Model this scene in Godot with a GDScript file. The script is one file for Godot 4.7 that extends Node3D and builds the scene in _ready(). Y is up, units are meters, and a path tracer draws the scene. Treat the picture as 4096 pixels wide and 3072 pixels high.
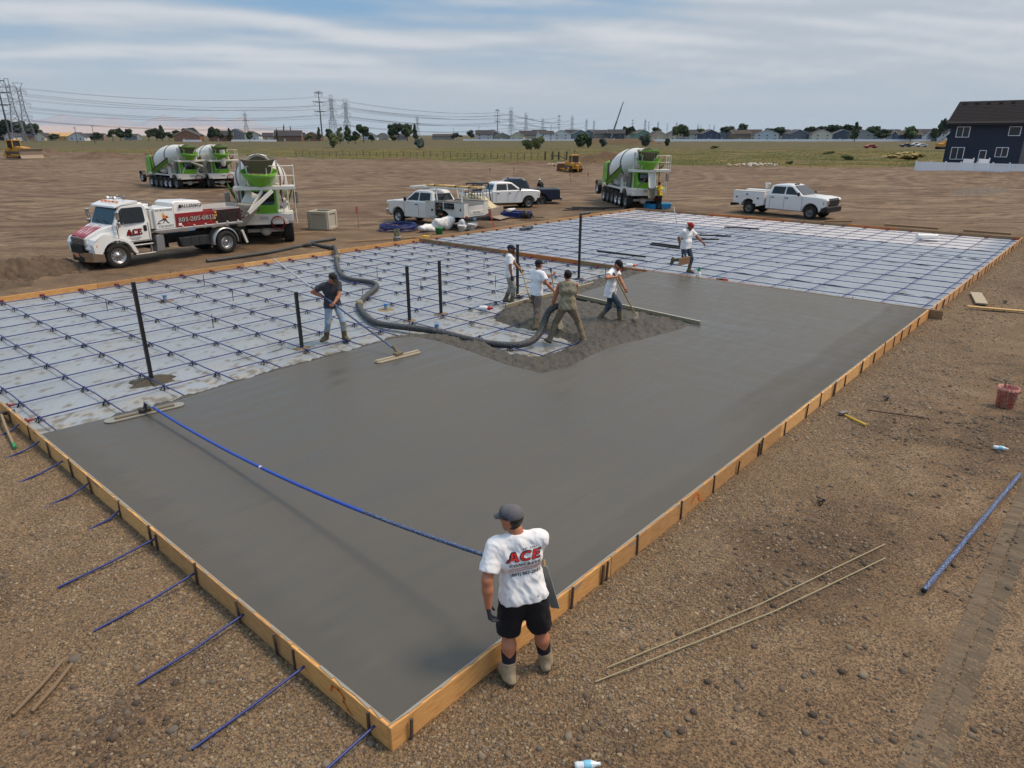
extends Node3D
# x runs along the long side of the slab, -z along its short side, metres, y up
var st: SurfaceTool
var X := Transform3D.IDENTITY
var counts := {}
var mats := {}
var rng := RandomNumberGenerator.new()
var vc := Color.WHITE
var usevc := false

const CAMP := Vector3(-2.52, 4.6, 3.48)
const FW := Vector3(0.7515, 0, -0.6598)
const RT := Vector3(0.6598, 0, 0.7515)

# ---------- naming ----------
func add(o: Node3D, called: String, parent: Node = self) -> Node3D:
	var key := str(parent.get_instance_id()) + called
	var n: int = counts.get(key, 0)
	counts[key] = n + 1
	o.name = called if n == 0 else "%s_%03d" % [called, n]
	parent.add_child(o, true)
	return o

func tag(o: Node3D, label := "", category := "", group := "", kind := "") -> Node3D:
	if label != "": o.set_meta("label", label)
	if category != "": o.set_meta("category", category)
	if group != "": o.set_meta("group", group)
	if kind != "": o.set_meta("kind", kind)
	return o

func thing(called: String, label: String, category: String, pos := Vector3.ZERO, heading := Vector3.RIGHT, group := "") -> Node3D:
	var o := Node3D.new()
	add(o, called)
	o.position = pos
	o.rotation.y = atan2(-heading.z, heading.x)
	tag(o, label, category, group)
	return o

func copy(o: Node3D, pos: Vector3, heading := Vector3.RIGHT, label := "", group := "") -> Node3D:
	var c: Node3D = o.duplicate()
	var base := str(o.name)
	if base.length() > 4 and base[base.length() - 4] == "_" and base.right(3).is_valid_int(): base = base.left(base.length() - 4)
	add(c, base)
	c.position = pos
	c.rotation.y = atan2(-heading.z, heading.x)
	if label != "": c.set_meta("label", label)
	if group != "": c.set_meta("group", group)
	return c

# world place on the flat ground in image column u (of 2212) at distance d along the view
func gat(u: float, d: float, y := 0.0) -> Vector3:
	var zz := d * 0.9403 + (4.6 - y) * 0.3404
	var lat := (u - 1106.0) / 1485.0 * zz
	return Vector3(CAMP.x, y, CAMP.z) + FW * d + RT * lat

const ORD := ["first", "second", "third", "fourth", "fifth", "sixth", "seventh", "eighth", "ninth", "tenth", "eleventh", "twelfth", "thirteenth", "fourteenth", "fifteenth", "sixteenth", "seventeenth", "eighteenth", "nineteenth", "twentieth"]

# ---------- materials ----------
func mat(key: String, c := Color.WHITE, rough := 0.8, metal := 0.0) -> StandardMaterial3D:
	if mats.has(key): return mats[key]
	var m := StandardMaterial3D.new()
	m.albedo_color = c
	m.roughness = rough
	m.metallic = metal
	mats[key] = m
	return m

func s(r: float, g: float, b: float) -> Color: return Color(r / 255.0, g / 255.0, b / 255.0)
func lin(r: float, g: float, b: float) -> Color: return Color(r, g, b)

func noise(type: int, freq: float, oct := 4, seed := 1) -> FastNoiseLite:
	var n := FastNoiseLite.new()
	n.noise_type = type
	n.frequency = freq
	n.seed = seed
	n.fractal_octaves = oct
	if oct <= 1: n.fractal_type = FastNoiseLite.FRACTAL_NONE
	return n

func ntex(n: FastNoiseLite, size: int, cols: Array, offs: Array, normal := false, bump := 4.0) -> NoiseTexture2D:
	var t := NoiseTexture2D.new()
	t.noise = n
	t.width = size
	t.height = size
	t.seamless = true
	t.generate_mipmaps = true
	if normal:
		t.as_normal_map = true
		t.bump_strength = bump
	else:
		var g := Gradient.new()
		g.offsets = PackedFloat32Array(offs)
		g.colors = PackedColorArray(cols)
		t.color_ramp = g
	return t

# ---------- mesh building ----------
func B(sm := false) -> void:
	st = SurfaceTool.new()
	st.begin(Mesh.PRIMITIVE_TRIANGLES)
	st.set_smooth_group(0 if sm else -1)
	X = Transform3D.IDENTITY
	usevc = false

func sm(on: bool) -> void: st.set_smooth_group(0 if on else -1)

func V(p: Vector3) -> void:
	if usevc: st.set_color(vc)
	st.add_vertex(X * p)

func T(a: Vector3, b: Vector3, c: Vector3) -> void:   # counter-clockwise seen from outside
	V(a); V(c); V(b)

func Q(a: Vector3, b: Vector3, c: Vector3, d: Vector3) -> void:
	T(a, b, c); T(a, c, d)

func TO(a: Vector3, b: Vector3, c: Vector3, o: Vector3) -> void:
	if (b - a).cross(c - a).dot((a + b + c) / 3.0 - o) < 0.0: T(a, c, b)
	else: T(a, b, c)

func QO(a: Vector3, b: Vector3, c: Vector3, d: Vector3, o: Vector3) -> void:
	TO(a, b, c, o); TO(a, c, d, o)

func done(called: String, m: Material, parent: Node = self, kind := "") -> MeshInstance3D:
	st.generate_normals()
	var o := MeshInstance3D.new()
	o.mesh = st.commit()
	o.material_override = m
	add(o, called, parent)
	if kind != "": o.set_meta("kind", kind)
	return o

func box(c: Vector3, size: Vector3, bev := 0.0) -> void:
	var h := size / 2.0
	if bev <= 0.0:
		var p := []
		for i in 8: p.append(c + Vector3(h.x if i & 1 else -h.x, h.y if i & 2 else -h.y, h.z if i & 4 else -h.z))
		for f in [[0, 1, 3, 2], [4, 5, 7, 6], [0, 1, 5, 4], [2, 3, 7, 6], [0, 2, 6, 4], [1, 3, 7, 5]]: QO(p[f[0]], p[f[1]], p[f[2]], p[f[3]], c)
		return
	var P := {}
	for sx in [-1, 1]:
		for sy in [-1, 1]:
			for sz in [-1, 1]:
				P[[sx, sy, sz]] = [c + Vector3(sx * h.x, sy * (h.y - bev), sz * (h.z - bev)), c + Vector3(sx * (h.x - bev), sy * h.y, sz * (h.z - bev)), c + Vector3(sx * (h.x - bev), sy * (h.y - bev), sz * h.z)]
				var q = P[[sx, sy, sz]]
				TO(q[0], q[1], q[2], c)
	for a in [-1, 1]:
		QO(P[[a, -1, -1]][0], P[[a, 1, -1]][0], P[[a, 1, 1]][0], P[[a, -1, 1]][0], c)
		QO(P[[-1, a, -1]][1], P[[1, a, -1]][1], P[[1, a, 1]][1], P[[-1, a, 1]][1], c)
		QO(P[[-1, -1, a]][2], P[[1, -1, a]][2], P[[1, 1, a]][2], P[[-1, 1, a]][2], c)
		for b in [-1, 1]:
			QO(P[[-1, a, b]][1], P[[1, a, b]][1], P[[1, a, b]][2], P[[-1, a, b]][2], c)
			QO(P[[a, -1, b]][0], P[[a, 1, b]][0], P[[a, 1, b]][2], P[[a, -1, b]][2], c)
			QO(P[[a, b, -1]][0], P[[a, b, 1]][0], P[[a, b, 1]][1], P[[a, b, -1]][1], c)

func frame(dir: Vector3) -> Basis:
	var d := dir.normalized()
	var u := Vector3.UP if absf(d.y) < 0.95 else Vector3.RIGHT
	var a := u.cross(d).normalized()
	return Basis(a, d.cross(a), d)

func tube(path: Array, r: float, n := 8, radii := []) -> void:
	sm(true)
	var rings := []
	var N := path.size()
	for i in N:
		var dir: Vector3 = path[mini(i + 1, N - 1)] - path[maxi(i - 1, 0)]
		var bs := frame(dir)
		var rr: float = radii[i] if radii.size() > i else r
		var ring := []
		for k in n:
			var a := TAU * k / n
			ring.append(path[i] + (bs.x * cos(a) + bs.y * sin(a)) * rr)
		rings.append(ring)
	for i in N - 1:
		for k in n:
			var k2 := (k + 1) % n
			Q(rings[i][k], rings[i][k2], rings[i + 1][k2], rings[i + 1][k])
	sm(false)
	for k in range(1, n - 1):
		T(rings[0][0], rings[0][k + 1], rings[0][k])
		T(rings[N - 1][0], rings[N - 1][k], rings[N - 1][k + 1])

func cyl(a: Vector3, b: Vector3, r0: float, r1 := -1.0, n := 12) -> void:
	tube([a, b], r0, n, [r0, r0 if r1 < 0 else r1])

func bar(a: Vector3, b: Vector3, w: float, h: float) -> void:   # square bar from a to b
	var bs := frame(b - a)
	var o := (a + b) / 2.0
	var p := []
	for e in [a, b]:
		for q in [[-1, -1], [1, -1], [1, 1], [-1, 1]]: p.append(e + bs.x * q[0] * w / 2 + bs.y * q[1] * h / 2)
	for f in [[0, 1, 2, 3], [4, 5, 6, 7], [0, 1, 5, 4], [1, 2, 6, 5], [2, 3, 7, 6], [3, 0, 4, 7]]: QO(p[f[0]], p[f[1]], p[f[2]], p[f[3]], o)

# profile of (radius, height along axis), from o along axis
func lathe(prof: Array, o: Vector3, axis: Vector3, n := 16, smooth := true, a0 := 0.0, a1 := TAU) -> void:
	var bs := frame(axis)
	sm(smooth)
	var rings := []
	for p in prof:
		var ring := []
		for k in n + 1:
			var a := a0 + (a1 - a0) * k / n
			ring.append(o + bs.z * p.y + (bs.x * cos(a) + bs.y * sin(a)) * p.x)
		rings.append(ring)
	for i in prof.size() - 1:
		for k in n:
			if prof[i].x < 1e-5: T(rings[i][k], rings[i + 1][k + 1], rings[i + 1][k])
			elif prof[i + 1].x < 1e-5: T(rings[i][k], rings[i][k + 1], rings[i + 1][k])
			else: Q(rings[i][k], rings[i][k + 1], rings[i + 1][k + 1], rings[i + 1][k])
	sm(false)

# closed side profile; each point (x, y, half width in z); both sides, bevelled rim
func hull(pts: Array, bev := 0.03, z0 := 0.0) -> void:
	var n := pts.size()
	var poly := PackedVector2Array()
	for p in pts: poly.append(Vector2(p.x, p.y))
	var area := 0.0
	for i in n: area += poly[i].cross(poly[(i + 1) % n])
	if area < 0:
		pts = pts.duplicate(); pts.reverse(); poly.reverse()
	var ins := PackedVector2Array()
	for i in n:
		var a := (poly[i] - poly[(i + n - 1) % n]).normalized()
		var b := (poly[(i + 1) % n] - poly[i]).normalized()
		var na := Vector2(-a.y, a.x)
		var nb := Vector2(-b.y, b.x)
		var m := (na + nb)
		m = m.normalized() / maxf(0.5, m.normalized().dot(na)) if m.length() > 0.01 else na
		ins.append(poly[i] + m * bev)
	var tri := Geometry2D.triangulate_polygon(ins if bev > 0 else poly)
	if tri.is_empty(): ins = poly; tri = Geometry2D.triangulate_polygon(poly)
	for k in range(0, tri.size(), 3):
		var i0 := tri[k]; var i1 := tri[k + 1]; var i2 := tri[k + 2]
		if (ins[i1] - ins[i0]).cross(ins[i2] - ins[i0]) < 0: var q := i1; i1 = i2; i2 = q
		T(Vector3(ins[i0].x, ins[i0].y, z0 + pts[i0].z), Vector3(ins[i1].x, ins[i1].y, z0 + pts[i1].z), Vector3(ins[i2].x, ins[i2].y, z0 + pts[i2].z))
		T(Vector3(ins[i0].x, ins[i0].y, z0 - pts[i0].z), Vector3(ins[i2].x, ins[i2].y, z0 - pts[i2].z), Vector3(ins[i1].x, ins[i1].y, z0 - pts[i1].z))
	for i in n:
		var j := (i + 1) % n
		var a := Vector3(poly[i].x, poly[i].y, pts[i].z - bev)
		var b := Vector3(poly[j].x, poly[j].y, pts[j].z - bev)
		var o := Vector3(0, 0, z0)
		var fl := Vector3(1, 1, -1)
		Q(o + a * fl, o + b * fl, o + b, o + a)
		if bev > 0:
			var ai := Vector3(ins[i].x, ins[i].y, pts[i].z)
			var bi := Vector3(ins[j].x, ins[j].y, pts[j].z)
			Q(o + a, o + b, o + bi, o + ai)
			Q(o + b * fl, o + a * fl, o + ai * fl, o + bi * fl)

# flat plate: polygon in the plane o + u*x + v*y, thickness t towards u x v
func plate(poly: Array, o: Vector3, u: Vector3, v: Vector3, t := 0.01) -> void:
	var pl := PackedVector2Array(poly)
	var area := 0.0
	for i in pl.size(): area += pl[i].cross(pl[(i + 1) % pl.size()])
	if area < 0: pl.reverse()
	var w := u.cross(v).normalized() * t
	var tri := Geometry2D.triangulate_polygon(pl)
	for k in range(0, tri.size(), 3):
		var a := pl[tri[k]]; var b := pl[tri[k + 1]]; var c := pl[tri[k + 2]]
		if (b - a).cross(c - a) < 0: var q := b; b = c; c = q
		var A := o + u * a.x + v * a.y; var Bb := o + u * b.x + v * b.y; var C := o + u * c.x + v * c.y
		T(A + w, Bb + w, C + w)
		T(A, C, Bb)
	for i in pl.size():
		var a := pl[i]; var b := pl[(i + 1) % pl.size()]
		var A := o + u * a.x + v * a.y; var Bb := o + u * b.x + v * b.y
		Q(A, Bb, Bb + w, A + w)

func rect(x0: float, y0: float, x1: float, y1: float) -> Array:
	return [Vector2(x0, y0), Vector2(x1, y0), Vector2(x1, y1), Vector2(x0, y1)]

func rrect(x0: float, y0: float, x1: float, y1: float, r: float, n := 4) -> Array:
	var p := []
	for c in [[x1 - r, y0 + r, -90], [x1 - r, y1 - r, 0], [x0 + r, y1 - r, 90], [x0 + r, y0 + r, 180]]:
		for k in n + 1:
			var a := deg_to_rad(c[2] + 90.0 * k / n)
			p.append(Vector2(c[0] + cos(a) * r, c[1] + sin(a) * r))
	return p

# lettering: flat print of the given height laid on a surface; wrap maps (x, y) in metres to a point
var fonts := {}
func font(face: String, weight := 700) -> Font:
	var k := face + str(weight)
	if not fonts.has(k):
		var f := SystemFont.new()
		f.font_names = PackedStringArray([face])
		f.font_weight = weight
		fonts[k] = f
	return fonts[k]

func letters(txt: String, height: float, wrap: Callable, face := "Droid Sans", weight := 700, stretch := 1.0, slant := 0.0, grow := 0.0) -> void:
	var tm := TextMesh.new()
	tm.text = txt
	tm.font = font(face, weight)
	tm.font_size = 64
	tm.pixel_size = height / 46.0
	tm.depth = 0.0
	tm.curve_step = 2.0
	tm.horizontal_alignment = HORIZONTAL_ALIGNMENT_CENTER
	tm.vertical_alignment = VERTICAL_ALIGNMENT_CENTER
	var ar := tm.get_mesh_arrays()
	if ar.is_empty(): return
	var vs: PackedVector3Array = ar[Mesh.ARRAY_VERTEX]
	var ix = ar[Mesh.ARRAY_INDEX]
	if ix == null or ix.size() == 0:
		ix = range(vs.size())
	var shifts := [Vector2.ZERO]
	if grow > 0:
		for k in 6: shifts.append(Vector2(cos(TAU * k / 6), sin(TAU * k / 6)) * grow)
	for k in range(0, ix.size(), 3):
		for sh in shifts:
			var q := []
			for i in 3:
				var v: Vector3 = vs[ix[k + i]]
				q.append(Vector2(v.x * stretch + v.y * slant + sh.x, v.y + sh.y))
			if absf((q[1] - q[0]).cross(q[2] - q[0])) < 1e-12: continue
			if (q[1] - q[0]).cross(q[2] - q[0]) < 0: var w = q[1]; q[1] = q[2]; q[2] = w
			T(wrap.call(q[0].x, q[0].y), wrap.call(q[1].x, q[1].y), wrap.call(q[2].x, q[2].y))

func flatwrap(o: Vector3, u: Vector3, v: Vector3) -> Callable:
	return func(x, y): return o + u * x + v * y

# ---------- sky ----------
func sky_image() -> Image:
	var w := 1536; var h := 768
	var im := Image.create(w, h, false, Image.FORMAT_RGBF)
	var n1 := noise(FastNoiseLite.TYPE_SIMPLEX_SMOOTH, 0.55, 5, 11)
	var n2 := noise(FastNoiseLite.TYPE_SIMPLEX_SMOOTH, 0.16, 3, 5)
	var n3 := noise(FastNoiseLite.TYPE_SIMPLEX_SMOOTH, 1.7, 4, 23)
	var blue := Vector3(0.105, 0.215, 0.345)
	var hor := Vector3(0.262, 0.305, 0.345)
	var pale := Vector3(0.275, 0.305, 0.34)
	var lit := Vector3(0.385, 0.395, 0.415)
	for j in h:
		var th := PI * (j + 0.5) / h
		var y := cos(th)
		var r := sin(th)
		for i in w:
			var c := hor
			if y > -0.02:
				var ph := TAU * ((i + 0.5) / w - 0.5)
				var dx := sin(ph) * r; var dz := -cos(ph) * r
				var a := dx * FW.x + dz * FW.z
				var b := dx * RT.x + dz * RT.z
				var yy := maxf(y, 0.0)
				var k := 1.0 / (yy + 0.075)
				var px := b * k; var pz := a * k
				# streets of thin cloud drawn out from the left towards the right
				var ux := px * 0.42 + pz * 0.16; var uz := pz * 1.25 - px * 0.30
				var wv := n2.get_noise_2d(px, pz)
				var cov := n1.get_noise_2d(ux + wv * 0.8, uz + wv * 1.2) + 0.55 * n3.get_noise_2d(ux * 0.8, uz * 1.4)
				var veil := n2.get_noise_2d(px * 0.9 + 31.0, pz * 1.1 + 7.0)
				var t := smoothstep(-0.32, 0.38, cov * 0.6 + veil * 0.9 + 0.16 + 0.22 * smoothstep(0.0, -0.7, b) + clampf(0.115 - yy, -0.05, 0.115) * 4.0 + 0.35 * smoothstep(0.22, 0.5, yy))
				c = hor.lerp(blue, smoothstep(0.03, 0.19, yy) * 0.95)
				var cl := pale.lerp(lit, smoothstep(-0.25, 0.75, cov + 0.10) * smoothstep(0.02, 0.11, yy))
				cl *= 1.0 + 0.9 * smoothstep(0.15, 0.8, yy)
				c = c.lerp(cl, t * smoothstep(0.005, 0.07, yy) * 0.92)
			else:
				c = Vector3(0.22, 0.19, 0.16)
			im.set_pixel(i, j, Color(c.x, c.y, c.z))
	return im

# ---------- ground ----------
var gn := FastNoiseLite.new()
var gn2 := FastNoiseLite.new()
var gn3 := FastNoiseLite.new()
var gn4 := FastNoiseLite.new()
# edge between the stripped dirt and the fields beyond, as (along right, along view)
const EDGE := [[-900.0, 420.0], [-170.0, 232.0], [-120.0, 205.0], [-80.0, 188.0], [-60.0, 172.0], [-40.0, 150.0], [-18.0, 138.0], [0.0, 127.0], [12.0, 118.0], [24.0, 114.0], [50.0, 110.0], [72.0, 107.0], [90.0, 112.0], [150.0, 130.0], [900.0, 300.0]]
const BUMPS := [[12.0, 122.0, 4.0, 3.0, 1.0], [15.5, 123.0, 5.0, 3.0, 1.35], [18.8, 124.0, 3.0, 3.0, 0.9], [1.0, 118.0, 4.0, 2.5, 0.5], [4.5, 120.0, 3.0, 2.0, 0.45], [-22.0, 136.0, 9.0, 3.0, 0.5], [95.0, 97.0, 14.0, 3.0, 0.6], [75.0, 93.0, 12.0, 3.0, 0.55], [62.0, 88.0, 9.0, 3.0, 0.4], [39.0, 338.0, 7.0, 7.0, 2.6], [48.0, 342.0, 8.0, 8.0, 2.4], [57.0, 345.0, 9.0, 8.0, 2.7], [66.0, 345.0, 7.0, 7.0, 1.8], [-84.0, 150.0, 8.0, 5.0, 1.3], [-72.0, 146.0, 7.0, 4.0, 1.2], [-60.0, 140.0, 7.0, 4.0, 1.0], [-110.0, 170.0, 10.0, 5.0, 1.4]]

func edge_at(b: float) -> float:
	for i in EDGE.size() - 1:
		if b <= EDGE[i + 1][0]:
			return lerpf(EDGE[i][1], EDGE[i + 1][1], clampf((b - EDGE[i][0]) / (EDGE[i + 1][0] - EDGE[i][0]), 0, 1))
	return 300.0

func gh(x: float, z: float) -> float:
	var inx := maxf(maxf(-x, x - 36.6), maxf(z, -20.4 - z))   # < 0 inside the forms
	if inx < 0.05: return 0.0
	var f := smoothstep(0.05, 0.7, inx)
	var h := gn.get_noise_2d(x * 1.0, z * 1.0) * 0.03 + gn2.get_noise_2d(x, z) * 0.035 * smoothstep(0.5, 3.0, inx)
	var q := Vector2(x - CAMP.x, z - CAMP.z)
	var a := q.x * FW.x + q.y * FW.z
	var b := q.x * RT.x + q.y * RT.z
	if a > 45.0:
		h += gn2.get_noise_2d(x * 0.25, z * 0.25) * 0.22 * smoothstep(45.0, 80.0, a)
		for m in BUMPS:
			var u: float = (b - m[0]) / m[2]
			var v: float = (a - m[1]) / m[3]
			var d := u * u + v * v
			if d < 4.0: h += m[4] * exp(-d * 1.6) * (1.0 + 0.5 * gn.get_noise_2d(x * 0.3, z * 0.3))
	return h * f

func smooth_track(d: float, w: float) -> float: return exp(-d * d / (w * w))

func ground_color(x: float, z: float) -> Color:
	var q := Vector2(x - CAMP.x, z - CAMP.z)
	var a := q.x * FW.x + q.y * FW.z
	var b := q.x * RT.x + q.y * RT.z
	var inx := maxf(maxf(-x, x - 36.6), maxf(z, -20.4 - z))
	var big := gn3.get_noise_2d(x, z)
	var mid := gn2.get_noise_2d(x * 0.8 + 50.0, z * 0.8)
	var fin := gn.get_noise_2d(x * 1.3, z * 1.3 + 90.0)
	var dirt := Vector3(0.31, 0.222, 0.148)
	# close to the forms: pale gravel, then darker trodden dirt with dusty patches
	var gravel := Vector3(0.35, 0.262, 0.172)
	var dark := Vector3(0.165, 0.115, 0.076)
	var dust := Vector3(0.42, 0.325, 0.238)
	var c := dirt
	if a < 60.0:
		var near := 1.0 - smoothstep(0.3, 2.2, inx + mid * 1.1)
		c = c.lerp(dark, smoothstep(0.0, 0.40, mid * 0.8 + fin * 0.55 + big * 0.3) * 0.9)
		c = c.lerp(dust, smoothstep(0.1, 0.5, -mid * 0.8 + fin * 0.45) * 0.7)
		c = c.lerp(gravel, near * 0.65)
		var clod := gn2.get_noise_2d(x * 1.7 + 11.0, z * 1.7)
		c = c.lerp(Vector3(0.13, 0.088, 0.058), smoothstep(0.2, 0.6, clod + mid * 0.35 - near * 0.25) * 0.4)
		c = c.lerp(Vector3(0.45, 0.36, 0.27), smoothstep(0.25, 0.55, -clod + big * 0.4 - near * 0.2) * 0.4)
		if z > 2.0 and x > 2.0:      # wheel track running past the blue pipe
			var tr := (z - 3.55) + (x - 6.0) * -0.10
			c = c.lerp(dust, smooth_track(tr, 0.33) * 0.45)
	if inx > 3.0:
		# long drawn-out scraper and tyre marks out on the pad
		var wx := gn2.get_noise_2d(x * 0.12, z * 0.12) * 5.0
		var st1 := gn4.get_noise_2d(b * 0.16 + wx, (a + wx * 1.5) * 1.7)
		var st2 := gn4.get_noise_2d(b * 0.05 - 40.0, (a + wx * 3.0 + b * 0.22) * 0.55)
		var far := smoothstep(14.0, 34.0, a) * smoothstep(3.0, 8.0, inx)
		var k := Vector3(0.345, 0.258, 0.178)
		k = k.lerp(Vector3(0.15, 0.094, 0.062), smoothstep(0.02, 0.42, st1) * 0.85)
		k = k.lerp(Vector3(0.50, 0.40, 0.31), smoothstep(0.08, 0.42, -st1 + fin * 0.25) * 0.75)
		k = k.lerp(Vector3(0.19, 0.115, 0.075), smoothstep(0.08, 0.4, st2) * 0.75)
		# curved wheel tracks: centre (right, view), radius
		for ac in [[-62.0, 52.0, 31.0], [-62.0, 52.0, 33.0], [-18.0, 96.0, 42.0], [-18.0, 96.0, 44.2], [30.0, 92.0, 34.0], [30.0, 92.0, 36.2], [66.0, 70.0, 24.0], [66.0, 70.0, 26.2], [48.0, 120.0, 58.0], [48.0, 120.0, 60.4]]:
			var rr: float = sqrt((b - ac[0]) * (b - ac[0]) + (a - ac[1]) * (a - ac[1])) - ac[2] + wx * 0.12
			var tk := smooth_track(rr, 0.42) * smoothstep(-0.3, 0.25, fin + mid + 0.25)
			k = k.lerp(Vector3(0.165, 0.105, 0.07), tk * 0.7)
			k = k.lerp(Vector3(0.47, 0.37, 0.29), smooth_track(rr - 0.75, 0.3) * 0.5)
		c = c.lerp(k, far)
	if a > 70.0:
		var e := edge_at(b) + gn2.get_noise_2d(x * 0.3, z * 0.3) * 5.0
		var gr := smoothstep(-1.5, 2.0, a - e)
		if b > 78.0 and a < 150: gr *= smoothstep(104.0, 112.0, a + fin * 4.0)
		if gr > 0.0:
			var t := gn4.get_noise_2d(b * 0.06, a * 0.4)
			var g := Vector3(0.245, 0.205, 0.038).lerp(Vector3(0.110, 0.135, 0.024), smoothstep(-0.1, 0.35, t + big * 0.6))
			g = g.lerp(Vector3(0.33, 0.25, 0.085), smoothstep(0.1, 0.5, -t + mid * 0.5))
			if b < -5.0: g = g.lerp(Vector3(0.10, 0.16, 0.035), smoothstep(14.0, 2.0, a - e) * 0.55)
			if a > 230.0:
				g = g.lerp(Vector3(0.15, 0.155, 0.05), smoothstep(230.0, 300.0, a) * 0.8)
				g = g.lerp(Vector3(0.26, 0.17, 0.11), smoothstep(0.05, 0.4, gn4.get_noise_2d(b * 0.03 + 9.0, a * 0.09)) * 0.7)
			c = c.lerp(g, gr)
		for m in BUMPS:
			var u: float = (b - m[0]) / m[2]
			var v: float = (a - m[1]) / m[3]
			var d := u * u + v * v
			if d < 2.5: c = c.lerp(Vector3(0.25, 0.165, 0.115) * (1.0 + 0.35 * fin), exp(-d * 1.2))
	var j := 1.0 + 0.18 * fin + 0.10 * mid
	c *= j
	return Color(c.x, c.y, c.z)

func axis_lines(segs: Array) -> PackedFloat32Array:
	var o := PackedFloat32Array()
	for sg in segs:
		var x: float = sg[0]
		var step: float = sg[2]
		while x < sg[1] - step * 0.3:
			o.append(x)
			x += step
			step *= sg[3]
	o.append(segs[-1][1])
	return o

func build_ground() -> void:
	for d in [[gn, 1.1, 4, 3], [gn2, 0.33, 4, 7], [gn3, 0.045, 3, 9], [gn4, 0.5, 4, 13]]:
		d[0].noise_type = FastNoiseLite.TYPE_SIMPLEX_SMOOTH
		d[0].frequency = d[1]; d[0].fractal_octaves = d[2]; d[0].seed = d[3]
	var xs := PackedFloat32Array()
	for v in [-9000.0, -4000.0, -1800.0, -800.0, -400.0, -220.0, -140.0, -90.0, -60.0, -40.0, -26.0, -18.0, -13.0, -9.0]: xs.append(v)
	xs.append_array(axis_lines([[-6.0, 15.0, 0.13, 1.0], [15.0, 60.0, 0.3, 1.0], [60.0, 150.0, 0.8, 1.0], [150.0, 420.0, 2.0, 1.03], [420.0, 12000.0, 10.0, 1.25]]))
	var zs := PackedFloat32Array()
	for v in [9000.0, 4000.0, 1800.0, 800.0, 400.0, 200.0, 120.0, 70.0, 44.0, 30.0, 20.0, 14.0, 10.0]: zs.append(v)
	var neg := axis_lines([[-8.0, 12.0, 0.13, 1.0], [12.0, 60.0, 0.3, 1.0], [60.0, 180.0, 0.8, 1.0], [180.0, 420.0, 2.0, 1.03], [420.0, 12000.0, 10.0, 1.25]])
	for v in neg: zs.append(-v)
	var nx := xs.size(); var nz := zs.size()
	var vs := PackedVector3Array(); var cs := PackedColorArray(); var uv := PackedVector2Array(); var ix := PackedInt32Array(); var ns := PackedVector3Array()
	vs.resize(nx * nz); cs.resize(nx * nz); uv.resize(nx * nz); ns.resize(nx * nz)
	for j in nz:
		for i in nx:
			var x := xs[i]; var z := zs[j]
			var k := j * nx + i
			vs[k] = Vector3(x, gh(x, z), z)
			cs[k] = ground_color(x, z)
			uv[k] = Vector2(x, z) / 8.0
	for j in nz - 1:
		for i in nx - 1:
			var k := j * nx + i
			ix.append_array([k, k + nx, k + 1, k + 1, k + nx, k + nx + 1])
	for j in nz:
		for i in nx:
			var k := j * nx + i
			var l := vs[k - 1 if i > 0 else k]; var r := vs[k + 1 if i < nx - 1 else k]
			var u := vs[k - nx if j > 0 else k]; var d := vs[k + nx if j < nz - 1 else k]
			ns[k] = (d - u).cross(r - l).normalized() * (-1.0 if (d - u).cross(r - l).y < 0 else 1.0)
	var ar := []
	ar.resize(Mesh.ARRAY_MAX)
	ar[Mesh.ARRAY_VERTEX] = vs; ar[Mesh.ARRAY_NORMAL] = ns; ar[Mesh.ARRAY_COLOR] = cs; ar[Mesh.ARRAY_TEX_UV] = uv; ar[Mesh.ARRAY_INDEX] = ix
	var me := ArrayMesh.new()
	me.add_surface_from_arrays(Mesh.PRIMITIVE_TRIANGLES, ar)
	var m := StandardMaterial3D.new()
	m.vertex_color_use_as_albedo = true
	m.albedo_color = Color(1.0, 0.97, 0.91)
	m.roughness = 0.95
	var cn := noise(FastNoiseLite.TYPE_CELLULAR, 0.24, 2, 4)
	cn.cellular_return_type = FastNoiseLite.RETURN_CELL_VALUE
	m.albedo_texture = ntex(cn, 2048, [s(96, 92, 88), s(172, 168, 163), s(212, 207, 200), s(255, 248, 238)], [0.0, 0.4, 0.7, 1.0])
	var cd := noise(FastNoiseLite.TYPE_CELLULAR, 0.24, 2, 4)
	cd.cellular_return_type = FastNoiseLite.RETURN_DISTANCE
	m.normal_enabled = true
	m.normal_texture = ntex(cd, 2048, [], [], true, 5.0)
	m.normal_scale = 0.7
	var g := MeshInstance3D.new()
	g.mesh = me
	g.material_override = m
	add(g, "ground")
	g.set_meta("kind", "structure")

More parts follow.
